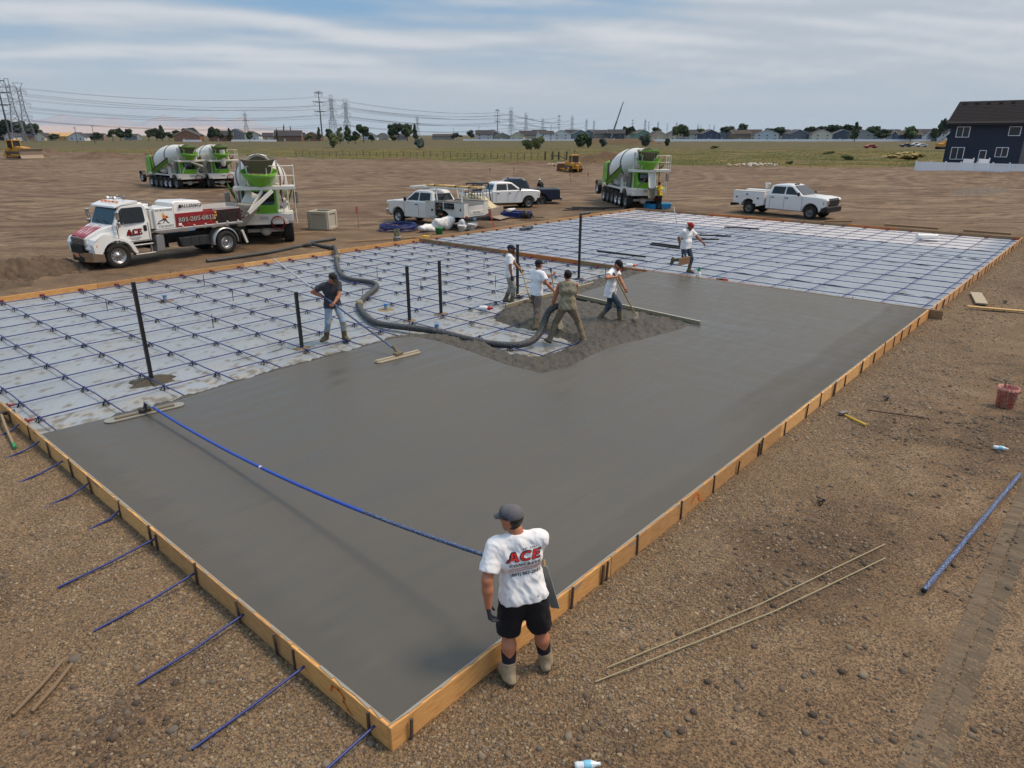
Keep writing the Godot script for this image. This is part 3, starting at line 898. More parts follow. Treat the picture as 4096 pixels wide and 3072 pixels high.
func build_forms() -> void:
	var wx := [wood("wood_x1", s(216, 168, 108), Vector3(0.35, 7, 7)), wood("wood_x2", s(190, 150, 102), Vector3(0.35, 7, 7)), wood("wood_x3", s(224, 182, 124), Vector3(0.35, 7, 7)), wood("wood_x4", s(204, 158, 104), Vector3(0.35, 7, 7))]
	var wz := [wood("wood_z1", s(220, 172, 108), Vector3(7, 7, 0.35)), wood("wood_z2", s(196, 156, 106), Vector3(7, 7, 0.35)), wood("wood_z3", s(226, 182, 122), Vector3(7, 7, 0.35))]
	var gx := [wood("wood_gx1", s(168, 138, 104), Vector3(0.35, 7, 7)), wood("wood_gx2", s(178, 148, 112), Vector3(0.35, 7, 7)), wx[1]]
	var gz := [wood("wood_gz1", s(150, 126, 98), Vector3(7, 7, 0.35)), wood("wood_gz2", s(190, 122, 70), Vector3(7, 7, 0.35))]
	var r := RandomNumberGenerator.new(); r.seed = 17
	var spread := func(a: float, b: float, step: float):
		var o := []
		var x := a
		while x < b:
			o.append(x)
			if r.randf() < 0.25: o.append(x + 0.09)
			x += step * r.randf_range(0.75, 1.25)
		return o
	var f1 := form_line("yellow timber form boards running along the right edge of the wet slab", Vector3(-0.04, 0, 0), Vector3(18.2, 0, 0), Vector3(0, 0, 1), [3.1, 4.9, 4.9, 3.6, 4.2], [0.18, 2.35] + spread.call(2.9, 18.1, 0.88), wx, 1, true)
	var f2 := form_line("yellow timber form boards on the left near edge with blue cable tails through them", Vector3(0, 0, 0), Vector3(0, 0, -DZ), Vector3(-1, 0, 0), [1.38, 2.9, 4.3, 4.9, 4.9], [0.24, 1.33, 1.62, 2.3, 3.25, 4.25, 4.42, 5.35, 6.3, 7.05, 8.0, 9.0, 10.0, 11.0], wz, 2, true)
	form_line("timber form boards along the far left side beside the pump truck", Vector3(0, 0, -DZ), Vector3(18.25, 0, -DZ), Vector3(0, 0, -1), [4.9, 4.9, 4.2, 4.9], spread.call(0.6, 18.0, 1.3), wx, 3)
	form_line("weathered form boards beside the utility trucks at the far sheet", Vector3(18.3, 0, -DZ), Vector3(LX2, 0, -DZ), Vector3(0, 0, -1), [4.9, 4.9, 4.9, 4.9], spread.call(0.6, 18.0, 1.2), gx, 4)
	form_line("divider form boards between the wet slab and the far sheet", Vector3(LX, 0, -DZ), Vector3(LX, 0, 0.36), Vector3(1, 0, 0), [4.9, 3.9, 2.1, 4.9, 4.9], spread.call(0.8, 20.2, 1.15), gz, 5)
	form_line("pale form boards with closely set stakes right of the far sheet", Vector3(18.45, 0, 0.02), Vector3(LX2 + 0.04, 0, 0.02), Vector3(0, 0, 1), [4.9, 4.9, 4.9, 4.9], spread.call(0.5, 18.0, 0.75), [wood("wood_p1", s(205, 165, 122), Vector3(0.35, 7, 7)), wood("wood_p2", s(196, 156, 112), Vector3(0.35, 7, 7))], 6)
	form_line("far form boards in front of the parked white pickup", Vector3(LX2, 0, -DZ), Vector3(LX2, 0, 0), Vector3(1, 0, 0), [4.9, 4.9, 3.0, 2.4, 4.9], spread.call(0.8, 20.0, 1.6), gz, 7)
	# orange marking paint on the boards by the near corner and along the right form
	var op := mat("orange_paint", s(222, 112, 42), 0.7)
	for q in [[f2, Vector3(-0.0445, 0, -0.62), Vector3(0, 0, 1)], [f1, Vector3(5.1, 0, 0.0445), Vector3(1, 0, 0)]]:
		B()
		var pts := [Vector2(-0.16, 0.10), Vector2(-0.12, 0.17), Vector2(-0.03, 0.19), Vector2(0.05, 0.15), Vector2(0.03, 0.10), Vector2(0.09, 0.05), Vector2(0.14, 0.03)]
		for i in pts.size() - 1:
			var d: Vector2 = (pts[i + 1] - pts[i]).normalized()
			var nn := Vector2(-d.y, d.x) * 0.012
			var P := []
			for w in [pts[i] - d * 0.006 - nn, pts[i + 1] + d * 0.006 - nn, pts[i + 1] + d * 0.006 + nn, pts[i] - d * 0.006 + nn]: P.append(q[1] + q[2] * w.x + Vector3(0, w.y, 0))
			QO(P[0], P[1], P[2], P[3], Vector3(3, 0, -3))
		done("paint_mark", op, q[0])

# ---------- people: one smooth field per garment, meshed as surface nets ----------
var F := PackedFloat32Array()
var Flo := Vector3.ZERO
var Fn := Vector3i.ZERO
var Fc := 0.02

func field(lo: Vector3, hi: Vector3, cell: float) -> void:
	Flo = lo; Fc = cell
	Fn = Vector3i(int((hi.x - lo.x) / cell) + 2, int((hi.y - lo.y) / cell) + 2, int((hi.z - lo.z) / cell) + 2)
	F.resize(Fn.x * Fn.y * Fn.z)
	F.fill(1.0)

# tapered capsule; flat 1 = cut square at b, 2 = cut at both ends
func cap(a: Vector3, b: Vector3, ra: float, rb: float, k := 0.03, flat := 0, sq := Vector3.ONE) -> void:
	var mg := maxf(ra, rb) + k + Fc * 2.0
	var lo := Vector3(minf(a.x, b.x), minf(a.y, b.y), minf(a.z, b.z)) - Vector3.ONE * mg
	var hi := Vector3(maxf(a.x, b.x), maxf(a.y, b.y), maxf(a.z, b.z)) + Vector3.ONE * mg
	var i0 := maxi(0, int((lo.x - Flo.x) / Fc)); var i1 := mini(Fn.x - 1, int((hi.x - Flo.x) / Fc) + 1)
	var j0 := maxi(0, int((lo.y - Flo.y) / Fc)); var j1 := mini(Fn.y - 1, int((hi.y - Flo.y) / Fc) + 1)
	var k0 := maxi(0, int((lo.z - Flo.z) / Fc)); var k1 := mini(Fn.z - 1, int((hi.z - Flo.z) / Fc) + 1)
	var ab := b - a
	var l2 := maxf(ab.length_squared(), 1e-9)
	var L := sqrt(l2)
	for kk in range(k0, k1 + 1):
		for j in range(j0, j1 + 1):
			var row := (kk * Fn.y + j) * Fn.x
			for i in range(i0, i1 + 1):
				var p := Flo + Vector3(i, j, kk) * Fc
				var t0 := (p - a).dot(ab) / l2
				var t := clampf(t0, 0.0, 1.0)
				var dv := (p - a - ab * t) * sq
				var d := dv.length() - lerpf(ra, rb, t)
				if flat > 0:
					d = maxf(d, (t0 - 1.0) * L)
					if flat > 1: d = maxf(d, -t0 * L)
				var o := F[row + i]
				var h := maxf(k - absf(o - d), 0.0) / k
				F[row + i] = minf(o, d) - h * h * k * 0.25

func cut(p0: Vector3, n: Vector3) -> void:   # removes what lies beyond the plane
	for kk in Fn.z:
		for j in Fn.y:
			var row := (kk * Fn.y + j) * Fn.x
			for i in Fn.x:
				var d := (Flo + Vector3(i, j, kk) * Fc - p0).dot(n)
				if d > F[row + i]: F[row + i] = d

func net(col: Callable, folds := 0.0, fseed := 1) -> void:   # adds the surface to st
	var nx := Fn.x; var ny := Fn.y
	var sy := nx; var sz := nx * ny
	var nf := noise(FastNoiseLite.TYPE_SIMPLEX_SMOOTH, 9.0, 2, fseed)
	var verts := {}
	var offs := [0, 1, sy, sy + 1, sz, sz + 1, sz + sy, sz + sy + 1]
	var getv := func(ci: int) -> Vector3:
		if verts.has(ci): return verts[ci]
		var x := ci % nx; var y := (ci / nx) % ny; var z := ci / sz
		var sum := Vector3.ZERO; var cnt := 0
		for e in [[0, 1], [2, 3], [4, 5], [6, 7], [0, 2], [1, 3], [4, 6], [5, 7], [0, 4], [1, 5], [2, 6], [3, 7]]:
			var va := F[ci + offs[e[0]]]; var vb := F[ci + offs[e[1]]]
			if (va < 0) != (vb < 0):
				var t := va / (va - vb)
				var A := Vector3(e[0] & 1, (e[0] >> 1) & 1, e[0] >> 2); var Bv := Vector3(e[1] & 1, (e[1] >> 1) & 1, e[1] >> 2)
				sum += A.lerp(Bv, t); cnt += 1
		var p := Flo + (Vector3(x, y, z) + sum / maxi(cnt, 1)) * Fc
		if folds > 0.0:
			p += Vector3(nf.get_noise_3d(p.x * 1.4, p.y * 0.8 + p.x * 0.7, p.z * 1.4), nf.get_noise_3d(p.x + 9, p.y, p.z) * 0.3, nf.get_noise_3d(p.z * 1.4, p.y * 0.8 - p.x * 0.7, p.x + 5.0)) * folds
		verts[ci] = p
		return p
	var put := func(a: int, b: int, c: int, d: int, flip: bool):
		var P := [getv.call(a), getv.call(b), getv.call(c), getv.call(d)]
		for q in ([0, 1, 2, 0, 2, 3] if flip else [0, 2, 1, 0, 3, 2]):
			st.set_color(col.call(P[q])); st.add_vertex(P[q])
	sm(true)
	for kk in range(1, Fn.z - 1):
		for j in range(1, Fn.y - 1):
			var row := (kk * ny + j) * nx
			for i in range(1, nx - 1):
				var q := row + i
				var v := F[q] < 0
				if v != (F[q + 1] < 0): put.call(q - sy - sz, q - sz, q, q - sy, not v)
				if v != (F[q + sy] < 0): put.call(q - 1 - sz, q - 1, q, q - sz, not v)
				if v != (F[q + sz] < 0): put.call(q - 1 - sy, q - sy, q, q - 1, not v)

func ik(a: Vector3, c: Vector3, l1: float, l2: float, pole: Vector3) -> Array:
	var d := c - a
	var L := clampf(d.length(), 0.05, (l1 + l2) * 0.999)
	var dn := d.normalized()
	var x := (l1 * l1 - l2 * l2 + L * L) / (2.0 * L)
	var h := sqrt(maxf(0.0, l1 * l1 - x * x))
	var pp := (pole - dn * pole.dot(dn)).normalized()
	return [a + dn * x + pp * h, a + dn * L]

# hand of palm and five fingers; w wrist, d finger direction, l across the knuckles towards the thumb, curl per joint
func hand(w: Vector3, d: Vector3, l: Vector3, curl: float, col: Callable, cell := 0.006, grow := 1.0, side := 1.0) -> void:
	d = d.normalized(); l = (l - d * l.dot(d)).normalized()
	var n := l.cross(d).normalized() * side
	var ext := 0.24
	field(w - Vector3.ONE * ext, w + Vector3.ONE * ext, cell)
	for i in 4:
		var o := (i - 1.5) * 0.021
		cap(w + l * o * 0.5, w + d * 0.085 + l * o, 0.017 * grow, 0.013 * grow, 0.012)
	for i in 4:
		var o := (1.5 - i) * 0.0215
		var ln: float = [0.040, 0.045, 0.042, 0.033][i]
		var p := w + d * (0.088 - 0.006 * absf(i - 1.2)) + l * o
		var a := 0.0
		for sgm in 3:
			a += curl * [0.7, 1.0, 0.7][sgm] + 0.03 * i
			var q: Vector3 = p + (d * cos(a) + n * sin(a)) * ln * [1.0, 0.7, 0.55][sgm]
			cap(p, q, 0.0098 * grow - 0.0008 * sgm, 0.0092 * grow - 0.0008 * sgm, 0.004)
			p = q
	var t0 := w + d * 0.025 + l * 0.026
	var t1 := t0 + (d * 0.55 + l * 0.75 + n * (0.25 + curl * 0.4)).normalized() * 0.045
	var t2 := t1 + (d * 0.9 + l * (0.35 - curl * 0.45) + n * (0.2 + curl * 0.6)).normalized() * 0.035
	cap(t0, t1, 0.0145 * grow, 0.0115 * grow, 0.008)
	cap(t1, t2, 0.0112 * grow, 0.0095 * grow, 0.005)
	net(col)

func pmat(key: String, rough := 0.85) -> StandardMaterial3D:
	var m := mat(key, Color.WHITE, rough)
	m.vertex_color_use_as_albedo = true
	return m

func L3(c: Color) -> Color: return c.srgb_to_linear()

# p: dictionary of pose and clothes, world positions; returns the person node
func person(label: String, p: Dictionary) -> Node3D:
	var foot_l: Vector3 = p.foot_l; var foot_r: Vector3 = p.foot_r
	var face: Vector3 = p.face.normalized()
	var base := (foot_l + foot_r) / 2.0
	base.y = minf(foot_l.y, foot_r.y)
	var o := Node3D.new()
	add(o, "person")
	o.position = base
	o.rotation.y = atan2(face.x, face.z)
	tag(o, label, "person", p.get("group", ""))
	var inv := Transform3D(Basis(Vector3.UP, o.rotation.y), base).affine_inverse()
	var S: float = p.get("scale", 1.0)
	var cell: float = p.get("cell", 0.02)
	var hc: float = p.get("hcell", 0.007)
	var fl := inv * foot_l; var fr := inv * foot_r
	var lean: Vector2 = p.get("lean", Vector2(0.0, 0.05))   # sideways (to own left), forward
	var hipy: float = p.get("hip", 0.94) * S
	var pel: Vector3 = Vector3((fl.x + fr.x) / 2.0, hipy, (fl.z + fr.z) / 2.0) + p.get("shift", Vector3.ZERO)
	var up := Vector3(lean.x, 1.0, lean.y).normalized()
	var tw: float = p.get("twist", 0.0)
	var lat := Vector3(cos(tw), 0, -sin(tw))
	lat = (lat - up * lat.dot(up)).normalized()
	var fwd := lat.cross(up).normalized()
	var plat := Vector3(cos(tw * 0.3), 0, -sin(tw * 0.3))
	var chest: Vector3 = pel + up * 0.36 * S
	var shc: Vector3 = pel + up * 0.50 * S
	var bulk: float = p.get("bulk", 1.0)
	var shl: Vector3 = shc + lat * 0.185 * S * bulk; var shr: Vector3 = shc - lat * 0.185 * S * bulk
	var neck: Vector3 = pel + up * 0.555 * S + fwd * 0.01
	var look: Vector3 = inv.basis * p.get("look", face)
	look = look.normalized()
	var hup := (Vector3.UP * 0.8 + up * 0.5 - look * look.y * 1.0).normalized()
	var hd: Vector3 = neck + (hup * 0.135 + look * 0.035) * S
	var hlat := Vector3.UP.cross(look).normalized()
	hup = look.cross(hlat).normalized()
	var hipl: Vector3 = pel + plat * 0.088 * S; var hipr: Vector3 = pel - plat * 0.088 * S
	var ankl := fl + Vector3(0, 0.09, 0); var ankr := fr + Vector3(0, 0.09, 0)
	var tl: Vector3 = inv.basis * p.get("toe_l", face); var tr: Vector3 = inv.basis * p.get("toe_r", face)
	var lk := ik(hipl, ankl, 0.44 * S, 0.425 * S, p.get("knee_l", Vector3(0.15, 0, 1)))
	var rk := ik(hipr, ankr, 0.44 * S, 0.425 * S, p.get("knee_r", Vector3(-0.15, 0, 1)))
	var knl: Vector3 = lk[0]; ankl = lk[1]
	var knr: Vector3 = rk[0]; ankr = rk[1]
	var wl := inv * (p.hand_l as Vector3); var wr := inv * (p.hand_r as Vector3)
	var le := ik(shl, wl, 0.295 * S, 0.265 * S, p.get("elbow_l", Vector3(0.6, -0.3, -0.8)))
	var re := ik(shr, wr, 0.295 * S, 0.265 * S, p.get("elbow_r", Vector3(-0.6, -0.3, -0.8)))
	var ell: Vector3 = le[0]; wl = le[1]
	var elr: Vector3 = re[0]; wr = re[1]
	# --- body: skin surface
	var skin: Color = L3(p.get("skin", s(168, 118, 88)))
	var hairc: Color = L3(p.get("hair", s(34, 25, 20)))
	var beard: float = p.get("beard", 0.0)
	var rn := noise(FastNoiseLite.TYPE_SIMPLEX_SMOOTH, 14.0, 3, 5)
	var skincol := func(q: Vector3): return skin * (1.0 + 0.12 * rn.get_noise_3d(q.x, q.y, q.z))
	var headcol := func(q: Vector3):
		var v: Vector3 = q - hd
		var a := v.dot(look); var b := v.dot(hup); var c := absf(v.dot(hlat))
		if beard > 0.0 and b < -0.028 and a > -0.03 and not (b > -0.052 and a > 0.07 and c < 0.022): return skin.lerp(hairc, beard)
		if absf(b - 0.012) < 0.008 and absf(c - 0.032) < 0.014 and a > 0.065: return Color(0.02, 0.015, 0.012)
		if absf(b - 0.030) < 0.006 and absf(c - 0.032) < 0.02 and a > 0.07: return skin.lerp(hairc, 0.7)
		if absf(b + 0.052) < 0.006 and c < 0.022 and a > 0.06: return skin * 0.6
		if p.get("hairline", true) and (b > 0.045 or (a < -0.015 and b > -0.055 and c < 0.09 and not (c > 0.062 and a > -0.04))): return hairc
		return skin * (1.0 + 0.10 * rn.get_noise_3d(q.x, q.y, q.z))
	var m_body := pmat("skin_surface", 0.6)
	st = SurfaceTool.new(); st.begin(Mesh.PRIMITIVE_TRIANGLES); X = Transform3D.IDENTITY
	var lo := Vector3(-1.1, -0.05, -1.1); var hi := Vector3(1.1, 2.0, 1.1)
	var pts := [shl, shr, ell, elr, wl, wr, neck, pel, knl, knr, ankl, ankr]
	lo = pts[0]; hi = pts[0]
	for q in pts: lo = lo.min(q); hi = hi.max(q)
	lo -= Vector3.ONE * 0.26; hi += Vector3.ONE * 0.26
	field(lo, hi, cell)
	cap(pel + up * 0.05, chest, 0.07 * S, 0.075 * S)
	if not p.get("sleeves", true): cap(chest - lat * 0.06, chest + lat * 0.06, 0.10 * S, 0.10 * S, 0.05)
	cap(shl * 0.8 + shr * 0.2, shr * 0.8 + shl * 0.2, 0.066 * S, 0.066 * S, 0.05)
	cap(shc - up * 0.01, neck + hup * 0.05, 0.07 * S, 0.058 * S, 0.04)
	for q in [[shl, ell, wl], [shr, elr, wr]]:
		cap(q[0], q[1], 0.056 * S * bulk, 0.044 * S * bulk, 0.03)
		cap(q[1], q[1].lerp(q[2], 0.35), 0.043 * S * bulk, 0.044 * S * bulk, 0.02)
		cap(q[1].lerp(q[2], 0.35), q[2], 0.044 * S * bulk, 0.029 * S, 0.02)
	var lg := 1.0 if p.has("shorts") else 0.68
	for q in [[hipl, knl, ankl], [hipr, knr, ankr]]:
		cap(q[0], q[1], 0.082 * S * bulk * lg, 0.055 * S * bulk * lg, 0.04)
		var cf: Vector3 = (q[1] as Vector3).lerp(q[2], 0.33) + Vector3(0, 0, -0.018)
		cap(q[1], cf, 0.052 * S * bulk * lg, 0.060 * S * bulk * lg, 0.03)
		cap(cf, q[2], 0.060 * S * bulk * lg, 0.036 * S * bulk * lg, 0.03)
	net(skincol)
	# head
	field(hd - Vector3.ONE * 0.2, hd + Vector3.ONE * 0.2, hc)
	cap(hd + hup * 0.03 - look * 0.025, hd + hup * 0.025 + look * 0.018, 0.083 * S, 0.078 * S, 0.02, 0, Vector3.ONE)
	cap(hd - hup * 0.02 + look * 0.02, hd - hup * 0.075 + look * 0.058, 0.066 * S, 0.036 * S, 0.04)
	cap(hd - hup * 0.06 - look * 0.02, hd - hup * 0.15 - look * 0.04, 0.055 * S, 0.06 * S, 0.03)
	cap(hd + hup * 0.02 + look * 0.088, hd - hup * 0.018 + look * 0.106, 0.010 * S, 0.016 * S, 0.012)
	cap(hd + hup * 0.030 + look * 0.082 - hlat * 0.03, hd + hup * 0.030 + look * 0.082 + hlat * 0.03, 0.011 * S, 0.011 * S, 0.015)
	cap(hd - hup * 0.05 + look * 0.088 - hlat * 0.015, hd - hup * 0.05 + look * 0.088 + hlat * 0.015, 0.010 * S, 0.010 * S, 0.012)
	for e in [-1, 1]:
		cap(hd + hlat * 0.080 * e + hup * 0.02 - look * 0.012, hd + hlat * 0.084 * e - hup * 0.02 - look * 0.004, 0.016 * S, 0.011 * S, 0.006, 0, Vector3.ONE)
	if beard > 0.3: cap(hd - hup * 0.075 + look * 0.05, hd - hup * 0.105 + look * 0.07, 0.045 * S, 0.03 * S, 0.02)
	net(headcol)
	# hands
	var glove: Color = L3(p.get("glove", p.get("skin", s(168, 118, 88))))
	for q in [["l", wl, ell, 1.0], ["r", wr, elr, -1.0]]:
		var dn: Vector3 = (q[1] - q[2]).normalized()
		var hdn: Vector3 = inv.basis * p["hdir_" + q[0]] if p.has("hdir_" + q[0]) else dn
		var hl: Vector3 = inv.basis * p["hlat_" + q[0]] if p.has("hlat_" + q[0]) else Vector3(0, 0, 1)
		var gc: Color = glove if p.get("gloves", "lr").contains(q[0]) else skin
		hand(q[1], hdn, hl, p.get("curl_" + q[0], 0.5), func(_q): return gc, p.get("fcell", 0.008), 1.0, -q[3])
	done("body", m_body, o)
	# --- shirt
	var rib := 0.012
	var belly: float = p.get("belly", 0.0)
	if p.has("shirt"):
		st = SurfaceTool.new(); st.begin(Mesh.PRIMITIVE_TRIANGLES)
		field(lo, hi, cell * 0.85)
		var hem: Vector3 = pel + up * float(p.get("hem", -0.06)) * S
		cap(pel - plat * 0.095 * S - up * 0.14, pel + plat * 0.095 * S - up * 0.14, 0.130 * S * bulk, 0.130 * S * bulk, 0.05)
		cap(pel - plat * 0.085 * S, pel + plat * 0.085 * S, 0.124 * S * bulk, 0.124 * S * bulk, 0.06)
		cap(pel + up * 0.15 - lat * 0.065 * S + fwd * belly, pel + up * 0.15 + lat * 0.065 * S + fwd * belly, 0.117 * S * bulk, 0.117 * S * bulk, 0.07)
		cap(chest - lat * 0.085 * S * bulk, chest + lat * 0.085 * S * bulk, 0.120 * S, 0.120 * S, 0.08)
		cap(shl * 0.86 + shr * 0.14, shr * 0.86 + shl * 0.14, 0.078 * S, 0.078 * S, 0.08)
		cap(shc + up * 0.02 * S, neck + up * 0.015 * S, 0.085 * S, 0.067 * S, 0.05, 1)
		cut(hem, -up)
		if p.get("sleeves", true):
			var sl: float = p.get("sleeve", 0.62)
			for q in [[shl, ell], [shr, elr]]: cap(q[0] - up * 0.008, (q[0] as Vector3).lerp(q[1], sl), 0.074 * S * bulk, 0.077 * S * bulk, 0.045, 1)
		var sc: Color = L3(p.shirt); var dirt: Color = L3(p.get("shirt_dirt", p.shirt))
		var sn := noise(FastNoiseLite.TYPE_SIMPLEX, 5.0, 3, 71)
		net(func(q): return sc.lerp(dirt, smoothstep(-0.1, 0.5, sn.get_noise_3d(q.x, q.y, q.z)) if p.has("shirt_dirt") else 0.0), p.get("folds", 0.010), 3)
		var sm_ := pmat("cotton", 0.9)
		done(p.get("shirt_name", "shirt"), sm_, o)
	# --- trousers or shorts
	st = SurfaceTool.new(); st.begin(Mesh.PRIMITIVE_TRIANGLES)
	field(lo, hi, cell * 0.85)
	var shorts: float = p.get("shorts", 0.0)
	cap(pel - plat * 0.06 * S + up * 0.03, pel + plat * 0.06 * S + up * 0.03, 0.094 * S * bulk, 0.094 * S * bulk, 0.05)
	for q in [[hipl, knl, ankl], [hipr, knr, ankr]]:
		var h0: Vector3 = q[0]; var h1: Vector3 = q[1]; var h2: Vector3 = q[2]
		if shorts > 0.0:
			cap(h0, h0.lerp(h1, shorts), 0.116 * S * bulk, 0.104 * S * bulk, 0.05, 1)
		else:
			cap(h0, h1, 0.098 * S * bulk, 0.072 * S, 0.05)
			cap(h1, h1.lerp(h2, float(p.get("hemleg", 0.55))), 0.070 * S, 0.070 * S, 0.03, 1)
	cut(pel + up * (0.03 if p.has("shirt") else 0.12), up)
	var tc: Color = L3(p.trousers); var td: Color = L3(p.get("trouser_dirt", p.trousers))
	var tn := noise(FastNoiseLite.TYPE_SIMPLEX, 7.0, 3, 73)
	net(func(q): return tc.lerp(td, smoothstep(0.0, 0.5, tn.get_noise_3d(q.x, q.y, q.z) + 0.25 * smoothstep(0.8, 0.3, q.y)) if p.has("trouser_dirt") else 0.0), 0.010, 9)
	done("shorts" if shorts > 0 else "trousers", pmat("denim", 0.92), o)
	# --- boots
	var bc: Color = L3(p.get("boot", s(98, 92, 72))); var bs: Color = L3(p.get("sole", s(60, 56, 46)))
	var shaft: float = p.get("shaft", 0.36)
	for q in [[fl, ankl, knl, tl], [fr, ankr, knr, tr]]:
		st = SurfaceTool.new(); st.begin(Mesh.PRIMITIVE_TRIANGLES)
		var an: Vector3 = q[1]; var kn: Vector3 = q[2]; var sh: Vector3 = (kn - an).normalized()
		var td2: Vector3 = (q[3] as Vector3)
		if absf(sh.y) < 0.75: td2 = (Vector3(sh.x, 0, sh.z).normalized() * -0.2 + Vector3(0, -1, 0))
		td2 = td2.normalized()
		var dn2 := -(sh - td2 * sh.dot(td2)).normalized()
		field(an - Vector3.ONE * 0.42, an + Vector3.ONE * 0.5, cell * 0.7)
		var heel := an + dn2 * 0.045 - td2 * 0.05
		var toe := an + dn2 * 0.055 + td2 * 0.155
		cap(heel, toe, 0.047, 0.043, 0.02)
		cap(an, an + td2 * 0.08 + dn2 * 0.02, 0.055, 0.05, 0.04)
		cap(an - sh * 0.02, an + sh * shaft * 0.85, 0.058, 0.066, 0.03, 1)
		cut(an + dn2 * 0.09, dn2)
		var ay := an.dot(dn2)
		net(func(v): return bs if v.dot(dn2) > ay + 0.045 + 0.02 * tn.get_noise_3d(v.x, v.y, v.z) else bc * (1.0 + 0.25 * tn.get_noise_3d(v.x * 2, v.y * 2, v.z * 2)), 0.005, 12)
		done("boot", pmat("rubber", 0.7), o)
		if p.has("sock"):
			st = SurfaceTool.new(); st.begin(Mesh.PRIMITIVE_TRIANGLES)
			field(an - Vector3.ONE * 0.2, an + Vector3.ONE * 0.45, cell * 0.7)
			cap(an + sh * 0.05, an + sh * 0.225, 0.054 * S * bulk, 0.066 * S * bulk, 0.02, 1)
			var kc := L3(p.sock)
			net(func(_v): return kc)
			done("sock", pmat("cotton", 0.9), o)
	# --- cap, hair or helmet
	if p.has("cap"):
		var cc: Color = L3(p.cap)
		st = SurfaceTool.new(); st.begin(Mesh.PRIMITIVE_TRIANGLES)
		var cl := look if not p.get("cap_back", false) else -look
		field(hd - Vector3.ONE * 0.25, hd + Vector3.ONE * 0.27, hc)
		cap(hd + hup * 0.052 - look * 0.025, hd + hup * 0.05 + look * 0.018, 0.090 * S, 0.086 * S, 0.02)
		cut(hd + hup * 0.035 - look * 0.02, (-hup - cl * 0.08).normalized())
		var bt := p.get("brim", 0.105) as float
		for e in 7:
			var f := (e - 3) / 3.0
			cap(hd + hup * 0.045 + cl * 0.065 + hlat * 0.058 * f, hd + hup * (0.026 - 0.008 * f * f) + cl * (0.075 + bt * sqrt(maxf(0.05, 1.0 - f * f * 0.75))) + hlat * 0.062 * f, 0.014, 0.009, 0.022)
		var back: Color = L3(p.get("cap2", p.cap))
		net(func(v): return back if (v - hd).dot(cl) < -0.02 else cc)
		done("cap", pmat("cotton", 0.9), o)
	elif p.has("helmet"):
		B()
		lathe([Vector2(0.135, 0.03), Vector2(0.128, 0.05), Vector2(0.118, 0.09), Vector2(0.085, 0.14), Vector2(0.0, 0.165)], hd, hup, 14)
		done("helmet", mat("helmet%s" % p.helmet, p.helmet, 0.4), o)
	elif p.has("hairdo"):
		st = SurfaceTool.new(); st.begin(Mesh.PRIMITIVE_TRIANGLES)
		field(hd - Vector3.ONE * 0.25, hd + Vector3.ONE * 0.27, hc)
		cap(hd + hup * 0.05 - look * 0.03, hd + hup * 0.07 + look * 0.02, 0.086 * S, 0.072 * S, 0.02)
		cut(hd - hup * 0.02 - look * 0.09, (-hup + look * 0.55).normalized())
		net(func(_v): return hairc, 0.012, 4)
		done("hair", pmat("cotton", 0.9), o)
	o.set_meta("_x", [inv, pel, up, lat, fwd, chest, hd, look, hup, hlat, shc])
	return o

# ---------- the crew and the tools in their hands ----------
func pole(called: String, label: String, cat_: String, path: Array, r: float, m: Material) -> Node3D:
	B()
	tube(path, r, 8)
	return tag(done(called, m), label, cat_) as Node3D

func shirt_print(o: Node3D, rows: Array, cx: float, cy: float, back := true) -> void:
	# flat print that follows the cloth: drops each letter corner on to the shirt mesh
	var k: Array = o.get_meta("_x")
	var up: Vector3 = k[2]; var lat: Vector3 = k[3]; var fwd: Vector3 = k[4]; var chest: Vector3 = k[5]
	var sh: MeshInstance3D = o.get_node("shirt")
	var vs: PackedVector3Array = sh.mesh.surface_get_arrays(0)[Mesh.ARRAY_VERTEX]
	var dirn := -fwd if back else fwd
	var xdir := -lat if back else lat
	# height map of the cloth on that side
	var g := {}
	for v in vs:
		var q := v - chest
		var d := q.dot(dirn)
		if d < 0.02: continue
		var key := Vector2i(int(floor(q.dot(xdir) / 0.012)), int(floor(q.dot(up) / 0.012)))
		g[key] = maxf(g.get(key, -1.0), d)
	var hmap := func(x, y):
		var sum := 0.0; var ws := 0.0
		for dx in range(-2, 3):
			for dy in range(-2, 3):
				var kk := Vector2i(int(floor(x / 0.012)) + dx, int(floor(y / 0.012)) + dy)
				if g.has(kk):
					var w := 1.0 / (0.3 + dx * dx + dy * dy)
					sum += g[kk] * w; ws += w
		return sum / ws if ws > 0 else 0.15
	for r in rows:
		B()
		letters(r.t, r.h, func(x, y):
			var px: float = cx + r.x + x; var py: float = cy + r.y + y + x * r.get("rise", 0.0)
			return chest + xdir * px + up * py + dirn * (hmap.call(px, py) + r.get("off", 0.006)), r.get("f", "Droid Sans"), 700, r.get("st", 1.0), r.get("sl", 0.0), r.get("grow", 0.0))
		done("shirt_print", r.m, sh)

